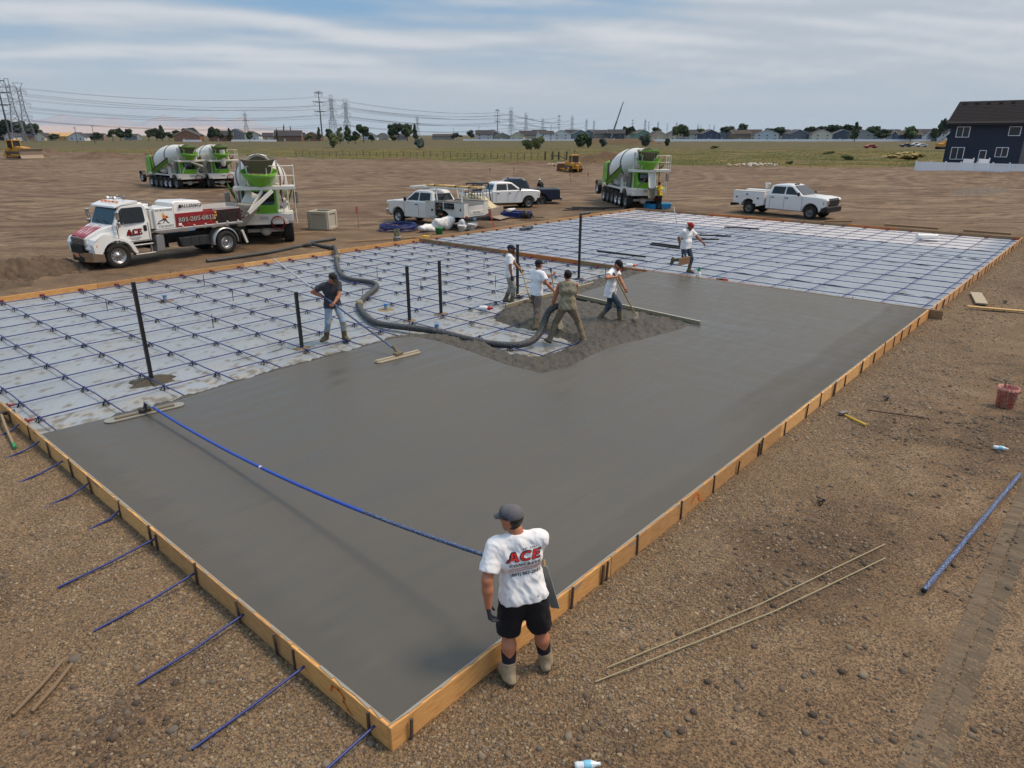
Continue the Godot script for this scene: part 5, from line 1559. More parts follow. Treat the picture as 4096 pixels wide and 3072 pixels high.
	part("hood_flames", pr, o, func():
		var fl := P2([-0.58, 0.0, 0.58, 0.0, 0.60, 0.22, 0.66, 0.55, 0.52, 0.42, 0.50, 0.30, 0.44, 0.34, 0.46, 0.62, 0.32, 0.44, 0.30, 0.30, 0.22, 0.36, 0.24, 0.55, 0.10, 0.40, 0.05, 0.28, -0.04, 0.34, -0.06, 0.58, -0.18, 0.42, -0.22, 0.28, -0.30, 0.36, -0.28, 0.62, -0.42, 0.42, -0.44, 0.30, -0.52, 0.40, -0.62, 0.55, -0.60, 0.22])
		plate(fl, Vector3(0.90, 1.335, 0), Vector3(0, 0, -1), Vector3(-0.45, 0.23, 0).normalized() * 1.35, 0.008)
		plate(rect(-0.56, 0.0, 0.56, 0.10), Vector3(0.965, 1.245, 0), Vector3(0, 0, -1), Vector3(-0.06, 0.10, 0).normalized(), 0.004))
	part("hood_flames", M.w, o, func():
		for q in [[-0.36, 0.1], [-0.12, 0.06], [0.14, 0.1], [0.38, 0.08]]: plate(P2([0, 0, 0.03, 0.02, 0.05, 0.12, 0.02, 0.26, -0.02, 0.12, -0.03, 0.03]), Vector3(0.90, 1.335, 0) + Vector3(-0.45, 0.23, 0).normalized() * q[1] * 1.35 + Vector3(-0.0, 0, -q[0]) + Vector3(0.003, 0.008, 0), Vector3(0, 0, -1), Vector3(-0.45, 0.23, 0).normalized() * 1.35, 0.004))
	part("grille", M.k, o, func(): box(Vector3(0.955, 1.02, 0), Vector3(0.05, 0.44, 1.10), 0.01))
	part("grille_bars", M.al, o, func():
		for i in 7: box(Vector3(0.985, 0.84 + i * 0.06, 0), Vector3(0.02, 0.018, 1.06))
		for e in [-1, 1]: box(Vector3(0.975, 1.02, 0.555 * e), Vector3(0.04, 0.46, 0.04), 0.01)
		box(Vector3(0.975, 1.25, 0), Vector3(0.04, 0.03, 1.1)); box(Vector3(0.99, 1.27, 0), Vector3(0.03, 0.06, 0.2), 0.01))
	part("bumper", M.ch, o, func():
		var pb := []
		for z in [-1.12, -0.9, -0.5, 0.5, 0.9, 1.12]: pb.append(Vector3(0.55 if absf(z) > 1.0 else (0.9 if absf(z) > 0.7 else 1.06), 0, z))
		for i in pb.size() - 1:
			var a: Vector3 = pb[i]; var b: Vector3 = pb[i + 1]
			var c := Vector3(0.2, 0.52, 0)
			QO(a + Vector3(0, 0.34, 0), b + Vector3(0, 0.34, 0), b + Vector3(0.03, 0.72, 0), a + Vector3(0.03, 0.72, 0), c)
			QO(a + Vector3(0.03, 0.72, 0), b + Vector3(0.03, 0.72, 0), b + Vector3(-0.25, 0.73, 0), a + Vector3(-0.25, 0.73, 0), c)
			QO(a + Vector3(0, 0.34, 0), b + Vector3(0, 0.34, 0), b + Vector3(-0.25, 0.34, 0), a + Vector3(-0.25, 0.34, 0), c))
	part("bumper_opening", M.k, o, func(): plate(rrect(-0.42, 0.40, 0.42, 0.54, 0.03), Vector3(1.075, 0, 0), Vector3(0, 0, -1), Vector3.UP, 0.012))
	part("number_plate", mat("plate_orange", s(206, 130, 96), 0.5), o, func(): plate(rect(-0.16, 0.50, 0.15, 0.66), Vector3(1.095, 0, 0), Vector3(0, 0, -1), Vector3.UP, 0.012))
	for i in 5: part("marker_lamp", M.am, o, func(): box(Vector3(-0.52, 2.57, (i - 2) * 0.3), Vector3(0.10, 0.05, 0.10), 0.015))
	for e in [-0.35, 0.25]: part("air_horn", M.ch, o, func():
		lathe([Vector2(0.0, 0.42), Vector2(0.075, 0.42), Vector2(0.03, 0.30), Vector2(0.02, 0.0), Vector2(0.0, 0.0)], Vector3(-0.95, 2.70, e), Vector3.RIGHT, 10); cyl(Vector3(-0.9, 2.58, e), Vector3(-0.9, 2.7, e), 0.012, 0.012, 6); box(Vector3(-0.98, 2.68, e), Vector3(0.1, 0.16, 0.07), 0.01))
	part("intake_hose", M.k, o, func(): tube([Vector3(-1.4, 2.45, 0.5), Vector3(-1.65, 2.40, 0.55), Vector3(-1.9, 2.1, 0.6), Vector3(-2.0, 1.8, 0.6)], 0.06, 8))
	# behind the cab
	part("water_tank", M.dw, o, func():
		for i in 3: hull(P3([-1.57 - i * 0.02, 1.4, -1.72, 1.4, -1.72, 2.18, -1.57 - i * 0.02, 2.18], 0.96 - i * 0.04), 0.02))
	part("control_box", M.w, o, func(): box(Vector3(-2.15, 1.80, 0.0), Vector3(0.86, 0.86, 2.12), 0.025); box(Vector3(-2.15, 2.26, 0.5), Vector3(0.4, 0.1, 0.5), 0.02))
	part("valve_gear", M.st, o, func():
		for q in [[-1.9, 2.32, 0.3], [-2.2, 2.36, 0.1], [-2.4, 2.33, 0.4]]: cyl(Vector3(q[0], 2.22, q[2]), Vector3(q[0], q[1], q[2]), 0.07, 0.05, 8)
		tube([Vector3(-1.8, 2.2, 0.7), Vector3(-1.9, 2.45, 0.6), Vector3(-2.2, 2.48, 0.5), Vector3(-2.4, 2.25, 0.6)], 0.025, 6))
	part("deck", M.dw, o, func(): box(Vector3(-3.75, 1.30, 0), Vector3(4.1, 0.10, 2.22), 0.01))
	part("deck_edge", M.al, o, func():
		for e in [-1, 1]: box(Vector3(-3.75, 1.30, 1.12 * e), Vector3(4.1, 0.07, 0.03)))
	for sd in [1.0, -1.0]:
		part("side_board", mat("board_red", s(138, 24, 32), 0.5), o, func(): box(Vector3(-4.19, 1.66, 1.07 * sd), Vector3(3.16, 0.58, 0.06), 0.008))
		for y in [1.54, 1.74]: sidep("board_groove", mat("board_dark", s(84, 14, 20), 0.6), o, rect(-5.76, y, -2.62, y + 0.012), 1.101, sd, 0, 0.004)
		sidep("flame_panel", M.k, o, P2([-5.76, 1.38, -4.45, 1.38, -4.52, 1.48, -4.40, 1.56, -4.55, 1.62, -4.44, 1.74, -4.58, 1.80, -4.50, 1.94, -5.76, 1.94]), 1.102, sd, 0, 0.006)
		B()
		for q in [[-4.50, 1.40], [-4.46, 1.55], [-4.52, 1.68], [-4.50, 1.82]]: plate(P2([0, 0, 0.05, 0.02, 0.14, 0.11, 0.06, 0.06, 0.0, 0.10, -0.05, 0.04]), Vector3(q[0], q[1], 1.109 * sd), Vector3(sd, 0, 0) * sd, Vector3.UP, 0.003 * sd)
		done("flame_edge", mat("flame_yellow", s(206, 170, 44), 0.6), o)
		B()
		var rr := RandomNumberGenerator.new(); rr.seed = 12
		for i in 10: plate(P2([0, 0, 0.06, 0.012, 0.16, 0.05, 0.08, 0.045, 0.02, 0.03]), Vector3(rr.randf_range(-4.3, -2.8), rr.randf_range(1.42, 1.88), 1.102 * sd), Vector3(sd, 0, 0) * sd, Vector3.UP, 0.003 * sd)
		done("flame_sparks", mat("flame_orange", s(178, 92, 40), 0.6), o)
		side_text("board_lettering", "801-205-0813", 0.185, mat("black_matt", s(14, 12, 12), 0.8), o, -3.58, 1.675, 1.106, sd, "Droid Serif", 1.12, 0.012)
		side_text("board_lettering", "801-205-0813", 0.18, mat("letter_white", s(228, 226, 222), 0.6), o, -3.58, 1.68, 1.110, sd, "Droid Serif", 1.12, 0.004)
		side_text("board_lettering", "ACE", 0.36, mat("letter_red", s(170, 36, 40), 0.6), o, -5.13, 1.64, 1.110, sd, "Droid Serif", 1.5, 0.008)
		side_text("board_lettering", "ACE", 0.36, mat("black_matt", s(14, 12, 12), 0.8), o, -5.13, 1.64, 1.114, sd, "Droid Serif", 1.5, -0.0)
		sidep("sticker", mat("letter_white", s(228, 226, 222), 0.6), o, rect(-2.84, 1.44, -2.70, 1.55), 1.102, sd, 0, 0.005)
		for i in 6: part("board_latch", M.dw, o, func(): cyl(Vector3(-2.86 - i * 0.54, 1.40, 1.09 * sd), Vector3(-2.86 - i * 0.54, 1.40, 1.14 * sd), 0.045, 0.04, 8))
		# the box panel and the door
		side_text("panel_lettering", "WE RUN HOSE", 0.085, M.k, o, -2.15, 2.13, 1.063, sd, "Droid Serif", 0.9)
		side_text("panel_lettering", "FOR MONEY", 0.085, M.k, o, -2.17, 1.47, 1.063, sd, "Droid Serif", 0.9)
		sidep("panel_figure", M.k, o, P2([-2.02, 1.58, -2.08, 1.60, -2.15, 1.72, -2.24, 1.60, -2.30, 1.57, -2.33, 1.59, -2.25, 1.66, -2.20, 1.78, -2.28, 1.82, -2.33, 1.80, -2.26, 1.90, -2.10, 1.86, -2.06, 1.77, -2.0, 1.75, -1.86, 1.68, -1.84, 1.65, -1.99, 1.70, -2.08, 1.72, -2.11, 1.72, -2.07, 1.64]), 1.063, sd, 0, 0.003)
		sidep("panel_figure", mat("vest_orange", s(218, 116, 44), 0.7), o, P2([-2.06, 1.80, -2.20, 1.78, -2.24, 1.88, -2.12, 1.95, -2.05, 1.90]), 1.067, sd, 0, 0.003)
		sidep("panel_figure", mat("hat_yellow", s(224, 190, 60), 0.7), o, P2([-2.03, 1.95, -2.16, 1.93, -2.15, 2.0, -2.10, 2.04, -2.05, 2.01]), 1.067, sd, 0, 0.003)
		sidep("panel_figure", mat("heap_grey", s(90, 88, 86), 0.8), o, P2([-1.76, 1.575, -1.98, 1.575, -1.94, 1.60, -1.86, 1.66]), 1.063, sd, 0, 0.003)
		side_text("door_lettering", "ACE", 0.21, M.k, o, -0.80, 1.36, 1.028, sd, "Droid Serif", 1.05, 0.02)
		side_text("door_lettering", "ACE", 0.20, mat("print_red", s(196, 34, 38), 0.8), o, -0.80, 1.36, 1.032, sd, "Droid Serif", 1.05, 0.006)
		sidep("door_badge", mat("badge_grey", s(96, 92, 92), 0.6), o, P2([-0.60, 1.20, -1.03, 1.22, -1.0, 1.29, -0.55, 1.27]), 1.026, sd, 0, 0.004)
		sidep("door_badge", M.k, o, arc_pts(-0.60, 1.33, 0.10, 0, 330, 12).map(func(q): return Vector2(q.x, q.y)), 1.022, sd, 0, 0.003)
		side_text("door_lettering", "CONCRETE", 0.05, M.k, o, -0.80, 1.245, 1.032, sd, "Droid Sans", 1.2)
		side_text("door_lettering", "USDOT 3024306UT", 0.042, M.k, o, -0.80, 1.13, 1.026, sd, "Droid Serif", 0.95)
		side_text("door_lettering", "GVW 26,000", 0.042, M.k, o, -0.80, 1.07, 1.026, sd, "Droid Serif", 0.95)
	part("engine_cover", M.w, o, func(): hull([Vector3(-2.72, 1.4, 0.75), Vector3(-4.15, 1.4, 0.75), Vector3(-4.15, 2.26, 0.72), Vector3(-4.0, 2.40, 0.68), Vector3(-2.9, 2.44, 0.68), Vector3(-2.75, 2.36, 0.72)], 0.05))
	for sd in [1.0, -1.0]:
		side_text("cover_lettering", "ALLIANCE", 0.13, M.k, o, -3.60, 2.20, 0.765, sd, "Droid Sans", 1.15, 0.002, 0.15, 0.06)
		sidep("cover_badge", M.k, o, P2([-2.98, 2.13, -3.12, 2.13, -3.12, 2.27, -3.02, 2.27]), 0.765, sd, 0.0, 0.006)
	part("coiled_hose", M.k, o, func(): tube([Vector3(-2.75, 1.93, 0.86), Vector3(-3.1, 2.0, 0.88), Vector3(-3.7, 2.0, 0.88), Vector3(-4.1, 1.93, 0.86)], 0.05, 8))
	part("rear_rail", M.dw, o, func(): box(Vector3(-4.7, 2.08, -0.6), Vector3(1.3, 0.2, 0.06)); box(Vector3(-5.7, 1.68, 0.0), Vector3(0.06, 0.6, 2.1)))
	part("hopper", mat("hopper_grey", s(158, 154, 144), 0.7), o, func():
		hull([Vector3(-5.75, 1.55, 0.45), Vector3(-5.85, 2.12, 0.85), Vector3(-6.85, 2.02, 0.85), Vector3(-6.95, 1.75, 0.8), Vector3(-6.4, 1.0, 0.4), Vector3(-6.0, 1.0, 0.4)], 0.03))
	part("hopper_grate", M.st, o, func():
		for i in 7: bar(Vector3(-5.9, 2.13, (i - 3) * 0.25), Vector3(-6.8, 2.04, (i - 3) * 0.25), 0.02, 0.03))
	part("outrigger", M.dw, o, func():
		bar(Vector3(-6.05, 1.5, 0.9), Vector3(-6.2, 0.75, 1.0), 0.10, 0.10); bar(Vector3(-6.2, 0.8, 1.0), Vector3(-6.35, 0.45, 1.02), 0.12, 0.08); box(Vector3(-6.38, 0.42, 1.02), Vector3(0.2, 0.06, 0.2))
		tube([Vector3(-5.95, 1.5, 1.0), Vector3(-5.95, 1.95, 1.02), Vector3(-6.08, 2.0, 1.02), Vector3(-6.12, 1.6, 1.0)], 0.025, 6); bar(Vector3(-5.9, 0.9, -0.8), Vector3(-6.1, 0.3, -0.8), 0.1, 0.1))
	part("delivery_pipe", M.st, o, func(): tube([Vector3(-6.4, 1.05, 0.1), Vector3(-6.9, 0.95, 0.5), Vector3(-7.3, 0.7, 1.0), Vector3(-7.55, 0.3, 1.5), Vector3(-7.6, 0.12, 1.75)], 0.075, 10))
	part("side_marker", M.am, o, func(): box(Vector3(-2.2, 1.28, 1.14), Vector3(0.12, 0.06, 0.03)))

# front discharge mixer
func mixer(label: String, pos: Vector3, hd: Vector3, opt := {}) -> Node3D:
	var M := vmats()
	var o := thing("mixer_truck", label, "mixer truck", pos, hd, "white and green concrete mixers")
	part("chassis", M.ck, o, func():
		box(Vector3(-2.85, 0.85, 0), Vector3(6.8, 0.32, 0.9)); box(Vector3(0, 0.55, 0), Vector3(0.24, 0.24, 1.9)); lathe([Vector2(0, -0.2), Vector2(0.22, -0.12), Vector2(0.25, 0.0), Vector2(0.22, 0.12), Vector2(0, 0.2)], Vector3(0.0, 0.55, 0), Vector3.RIGHT, 12)
		for x in [-2.2, -3.35, -4.5, -5.6]: box(Vector3(x, 0.5, 0), Vector3(0.22, 0.22, 1.8)))
	part("axle_housing", M.dw, o, func(): lathe([Vector2(0, 0.16), Vector2(0.16, 0.14), Vector2(0.24, 0.06), Vector2(0.26, -0.05), Vector2(0.0, -0.1)], Vector3(0.14, 0.55, 0), Vector3.RIGHT, 14); box(Vector3(0.1, 0.55, 0), Vector3(0.16, 0.16, 1.7), 0.03))
	for sd in [1.0, -1.0]:
		wheel(o, Vector3(0, 0.56, 0.98 * sd), 0.56, 0.42, sd, M.st, 8, true)
		for x in [-3.35, -4.5]: wheel(o, Vector3(x, 0.53, 0.92 * sd), 0.53, 0.56, sd, M.st, 8)
		for x in [-1.35, -2.3, -5.6]: wheel(o, Vector3(x, 0.50, 1.05 * sd), 0.5, 0.30, sd, M.al, 8)
		part("rear_fender", M.dw, o, func(): hull(P3([-1.0, 1.14, -0.92, 1.20, -2.7, 1.24, -5.9, 1.32, -6.1, 1.22, -6.1, 1.14, -2.7, 1.14], 0.22), 0.015, 0.97 * sd))
		part("front_fender", M.dw, o, func():
			var pf := [Vector3(0.72, 0.90, 0.33), Vector3(0.78, 1.32, 0.33), Vector3(-0.75, 1.36, 0.33), Vector3(-1.0, 1.18, 0.33), Vector3(-0.95, 0.98, 0.33)]
			pf.append_array(arc_pts(0, 0.6, 0.72, 150, 30, 8, 0.33))
			hull(pf, 0.03, 0.92 * sd))
		part("headlight", lit("headlight_on", s(255, 240, 200), 1.6) if opt.get("lights", false) else M.ch, o, func(): cyl(Vector3(0.78, 1.16, 0.92 * sd), Vector3(0.825, 1.16, 0.92 * sd), 0.10, 0.095, 12))
		part("indicator", M.am, o, func(): cyl(Vector3(0.78, 1.17, 1.14 * sd), Vector3(0.82, 1.17, 1.14 * sd), 0.06, 0.055, 10))
		part("mirror", M.st, o, func(): box(Vector3(0.55, 2.0, 1.42 * sd), Vector3(0.10, 0.52, 0.20), 0.03); tube([Vector3(0.1, 2.35, 0.8 * sd), Vector3(0.5, 2.4, 1.4 * sd), Vector3(0.55, 1.5, 1.42 * sd), Vector3(0.2, 1.42, 1.1 * sd)], 0.018, 6))
		wheel(o, Vector3(-8.3, 0.80, 0.86 * sd), 0.5, 0.30, sd, M.al, 8)
		part("tag_fender", M.k, o, func():
			sm(true)
			var pa := arc_pts(-8.3, 0.8, 0.56, 20, 150, 10)
			for i in pa.size() - 1: Q(Vector3(pa[i + 1].x, pa[i + 1].y, 0.70 * sd), Vector3(pa[i].x, pa[i].y, 0.70 * sd), Vector3(pa[i].x, pa[i].y, 1.04 * sd), Vector3(pa[i + 1].x, pa[i + 1].y, 1.04 * sd)))
		part("air_tank", M.dw, o, func(): cyl(Vector3(-5.0, 1.55, 0.85 * sd), Vector3(-4.1, 1.55, 0.85 * sd), 0.17, 0.17, 10); cyl(Vector3(-3.6, 1.55, 0.9 * sd), Vector3(-2.6, 1.5, 0.9 * sd), 0.18, 0.18, 10))
		part("grab_rail", M.dw, o, func(): tube([Vector3(0.55, 1.36, 0.86 * sd), Vector3(0.5, 2.3, 0.86 * sd), Vector3(0.3, 2.52, 0.86 * sd)], 0.024, 6); tube([Vector3(-0.3, 1.4, 1.1 * sd), Vector3(-0.3, 2.3, 1.1 * sd)], 0.03, 6))
	part("bumper", M.dw, o, func(): hull(P3([0.55, 1.02, 0.82, 1.0, 0.84, 1.30, 0.55, 1.34], 1.22), 0.03); box(Vector3(0.80, 0.94, 0), Vector3(0.06, 0.12, 2.0)))
	part("hood_badge", M.al, o, func(): box(Vector3(0.845, 1.17, 0.0), Vector3(0.02, 0.12, 0.36), 0.008))
	part("air_hose", mat("hose_red", s(112, 30, 26), 0.6), o, func():
		for i in 3: lathe([Vector2(0.24 + 0.02 * i, -0.02), Vector2(0.27 + 0.02 * i, 0.0), Vector2(0.24 + 0.02 * i, 0.02)], Vector3(0.90 + 0.03 * i, 0.98 - 0.03 * i, -0.55), Vector3(1, 0, 0.1), 14))
	part("tag_arm", M.st, o, func():
		for e in [-0.45, 0.45]: bar(Vector3(-6.0, 1.0, e), Vector3(-8.2, 0.85, e), 0.14, 0.16)
		cyl(Vector3(-8.3, 0.8, -0.9), Vector3(-8.3, 0.8, 0.9), 0.07, 0.07, 8); cyl(Vector3(-6.2, 1.05, 0.45), Vector3(-7.2, 0.98, 0.45), 0.12, 0.12, 8))
	part("engine_housing", M.gr, o, func(): hull([Vector3(-5.55, 1.25, 1.0), Vector3(-5.6, 2.75, 0.95), Vector3(-5.75, 2.86, 0.9), Vector3(-6.65, 2.72, 0.9), Vector3(-6.85, 2.5, 0.95), Vector3(-6.9, 1.15, 1.0)], 0.06))
	for sd in [1.0, -1.0]:
		sidep("housing_emblem", mat("emblem_grey", s(58, 66, 50), 0.6), o, P2([-6.45, 1.62, -5.95, 1.70, -5.98, 1.95, -6.12, 2.45, -6.16, 2.0, -6.25, 2.25, -6.28, 1.95, -6.40, 2.05]), 1.0, sd, 0.02, 0.01)
		sidep("radiator", M.k, o, rect(-5.62, 1.55, -5.50, 2.65), 0.97, sd, 0.02, 0.03)
	part("exhaust_stack", mat("rusty_pipe", s(140, 96, 76), 0.6, 0.3), o, func(): tube([Vector3(-5.4, 2.4, 0.8), Vector3(-5.4, 3.05, 0.8), Vector3(-5.52, 3.2, 0.82)], 0.06, 8))
	# drum
	var a0 := Vector3(-5.35, 1.95, 0); var a1 := Vector3(0.35, 3.28, 0)
	var L := (a1 - a0).length()
	part("drum", mat("drum_white", s(222, 220, 212), 0.35), o, func():
		lathe([Vector2(0.0, 0.0), Vector2(0.55, 0.02), Vector2(0.95, 0.35), Vector2(1.20, 1.1), Vector2(1.24, 1.9), Vector2(1.20, 2.7), Vector2(1.02, 3.7), Vector2(0.74, 4.9), Vector2(0.56, L), Vector2(0.50, L), Vector2(0.45, L - 0.4)], a0, a1 - a0, 28))
	part("drum_bands", mat("band_dark", s(78, 76, 72), 0.6, 0.3), o, func():
		for q in [[1.217, 1.12], [1.06, 3.52]]: lathe([Vector2(q[0] - 0.02, -0.05), Vector2(q[0] + 0.035, -0.045), Vector2(q[0] + 0.03, 0.045), Vector2(q[0] - 0.05, 0.05)], a0 + (a1 - a0).normalized() * q[1], a1 - a0, 28))
	part("drum_stripe", M.gr, o, func():
		for q in [[-0.32, 0.0, 0], [0.0, 0.0, 1]]:
			for sd in [1.0, -1.0]: plate(P2([-5.0, 1.08, -0.6, 2.28, -0.35, 2.68, -5.0, 1.42]), Vector3(0, 0, 0.98 * sd), Vector3(sd, 0, 0) * sd, Vector3(0, 1, 0.16 * sd), 0.02 * sd))
	part("drum_stripe_edge", M.k, o, func():
		for sd in [1.0, -1.0]: plate(P2([-5.0, 1.42, -0.35, 2.68, -0.35, 2.76, -5.0, 1.52]), Vector3(0, 0, 0.99 * sd), Vector3(sd, 0, 0) * sd, Vector3(0, 1, 0.16 * sd), 0.025 * sd))
	part("cradle", M.dw, o, func():
		for sd in [1.0, -1.0]:
			bar(Vector3(-1.1, 1.2, 0.62 * sd), Vector3(-0.85, 2.5, 0.72 * sd), 0.16, 0.14); bar(Vector3(-5.4, 1.1, 0.5 * sd), Vector3(-5.3, 1.9, 0.4 * sd), 0.2, 0.2); bar(Vector3(0.35, 2.45, 0.82 * sd), Vector3(0.25, 3.55, 0.74 * sd), 0.09, 0.09)
		bar(Vector3(-0.9, 2.4, -0.75), Vector3(-0.9, 2.4, 0.75), 0.15, 0.15); cyl(Vector3(-1.6, 1.15, 0.85), Vector3(-1.6, 1.9, 0.85), 0.22, 0.22, 12))
	# cab under the drum mouth
	part("cab", M.gr, o, func(): hull([Vector3(0.62, 1.30, 0.62), Vector3(0.66, 1.62, 0.62), Vector3(0.30, 2.34, 0.60), Vector3(0.10, 2.40, 0.60), Vector3(-0.85, 2.36, 0.60), Vector3(-0.9, 1.2, 0.62)], 0.05))
	part("windshield", M.g, o, func(): plate(rrect(-0.50, -0.30, 0.50, 0.30, 0.06), Vector3(0.50, 1.98, 0), Vector3(0, 0, -1), Vector3(-0.36, 0.72, 0).normalized(), 0.03))
	for sd in [1.0, -1.0]: sidep("side_window", M.g, o, P2([-0.7, 1.68, 0.42, 1.68, 0.20, 2.22, -0.7, 2.22]), 0.615, sd, 0.03, 0.02)
	if opt.has("number"):
		B(); letters(opt.number, 0.16, flatwrap(Vector3(0.685, 1.52, 0.42), Vector3(0, 0, -1), Vector3.UP), "Droid Sans", 700); done("fleet_number", M.k, o)
	# hopper, collector, platform
	part("charge_hopper", mat("hopper_dirty", s(104, 98, 86), 0.85), o, func():
		lathe([Vector2(0.44, 0.0), Vector2(0.72, 0.55), Vector2(0.76, 0.57), Vector2(0.72, 0.58), Vector2(0.40, 0.02)], Vector3(0.62, 3.10, 0), Vector3(0.12, 1, 0), 16, true, deg_to_rad(0), deg_to_rad(360)))
	part("collector", M.gr, o, func():
		lathe([Vector2(0.30, 0.0), Vector2(0.50, 0.22), Vector2(0.78, 0.70), Vector2(0.80, 0.71), Vector2(0.47, 0.22), Vector2(0.27, 0.0)], Vector3(0.72, 2.45, 0), Vector3(0.15, 1, 0), 20)
		if opt.get("flap", true): plate(P2([-0.62, 0.0, 0.62, 0.0, 0.56, 0.34, -0.56, 0.34]), Vector3(0.98, 3.36, 0), Vector3(0, 0, -1), Vector3(0.25, 0.97, 0), 0.03))
	part("drum_mouth", M.wet, o, func(): lathe([Vector2(0.0, 0.0), Vector2(0.50, 0.02), Vector2(0.54, 0.2)], a1 - (a1 - a0).normalized() * 0.12, a1 - a0, 18))
	part("platform", M.dw, o, func():
		box(Vector3(0.62, 2.44, -0.95), Vector3(1.0, 0.14, 0.95), 0.01); box(Vector3(0.62, 2.44, 0.85), Vector3(0.9, 0.14, 0.55), 0.01); box(Vector3(1.06, 2.44, -0.1), Vector3(0.08, 0.14, 1.9)))
	part("railing", mat("rail_white", s(214, 212, 206), 0.5), o, func():
		for y in [2.95, 3.35]: tube([Vector3(1.06, y, 0.5), Vector3(1.08, y, -1.40), Vector3(0.2, y, -1.42)], 0.022, 6)
		for q in [[1.06, 0.5], [1.08, -0.3], [1.08, -1.40], [0.2, -1.42], [0.65, -1.42]]: cyl(Vector3(q[0], 2.5, q[1]), Vector3(q[0], 3.36, q[1]), 0.02, 0.02, 6)
		for y in [0.9, 1.3, 1.7, 2.1]: bar(Vector3(0.62, y, -1.38), Vector3(0.25, y, -1.38), 0.02, 0.02)
		for x in [0.62, 0.25]: cyl(Vector3(x, 0.85, -1.38), Vector3(x, 2.5, -1.38), 0.018, 0.018, 6))
	var ch: int = opt.get("chute", 0)
	part("chute", M.dw, o, func():
		if ch == 0:    # folded to the side in front of the cab
			trough(Vector3(0.95, 2.45, 0.0), Vector3(1.35, 2.0, -0.95), 0.20)
			cyl(Vector3(0.7, 1.36, 0.75), Vector3(0.9, 1.9, 0.55), 0.04, 0.04, 6); bar(Vector3(0.8, 1.4, -0.4), Vector3(1.2, 1.95, -0.7), 0.06, 0.06)
		elif ch == 1:  # flap chute turned up in front of the collector
			trough(Vector3(1.15, 3.40, -0.05), Vector3(1.05, 2.25, -0.08), 0.24); lathe([Vector2(0.24, 0.0), Vector2(0.14, -0.28)], Vector3(1.0, 2.25, -0.08), Vector3.UP, 12)
		elif ch == 2:  # down over the cab into the pump hopper
			trough(Vector3(0.95, 2.42, 0.25), Vector3(1.75, 1.55, 0.85), 0.36); bar(Vector3(1.3, 2.35, -0.45), Vector3(1.9, 1.5, 0.6), 0.10, 0.14)
		else:          # down to the front, washing out
			trough(Vector3(1.12, 2.5, -0.18), Vector3(1.55, 1.45, -0.10), 0.26))
	if ch == 3: part("lower_chute", M.wet, o, func(): trough(Vector3(1.50, 1.55, -0.10), Vector3(1.85, 0.85, 0.0), 0.27))
	part("lift_ram", M.st, o, func(): cyl(Vector3(0.55, 1.36, 0.55 if ch != 0 else -0.9), Vector3(1.05, 1.95, 0.2 if ch != 0 else -0.6), 0.05, 0.04, 8); cyl(Vector3(-0.2, 1.3, 0.88), Vector3(-0.15, 2.3, 0.86), 0.14, 0.14, 10))
	part("water_hose", mat("hose_red", s(112, 30, 26), 0.6), o, func(): tube([Vector3(0.5, 3.4, -0.75), Vector3(0.6, 2.9, -0.85), Vector3(0.75, 2.2, -0.8), Vector3(0.6, 1.8, -0.85)], 0.03, 6))
	part("tail_lamp", M.rd if not opt.get("lights", false) else lit("red_on", s(255, 90, 40), 1.0), o, func():
		for e in [-0.16, 0.0, 0.16]: cyl(Vector3(1.30, 2.82, e), Vector3(1.32, 2.82, e), 0.035, 0.035, 8))
	return o

func trough(a: Vector3, b: Vector3, r: float) -> void:   # open half pipe, hollow side up
	var d := (b - a).normalized()
	var u := d.cross(Vector3.UP).normalized()
	var w := u.cross(d).normalized()
	sm(true)
	var ps := []
	for e in [[a, r], [b, r * 0.82]]:
		var ring := []
		for k in 9:
			var t := PI * k / 8.0
			ring.append(e[0] + (u * cos(t) - w * sin(t)) * e[1])
		for k in 9:
			var t := PI * (8 - k) / 8.0
			ring.append(e[0] + (u * cos(t) - w * sin(t)) * (e[1] - 0.025))
		ps.append(ring)
	for k in 18:
		var k2 := (k + 1) % 18
		Q(ps[0][k], ps[1][k], ps[1][k2], ps[0][k2])
	sm(false)

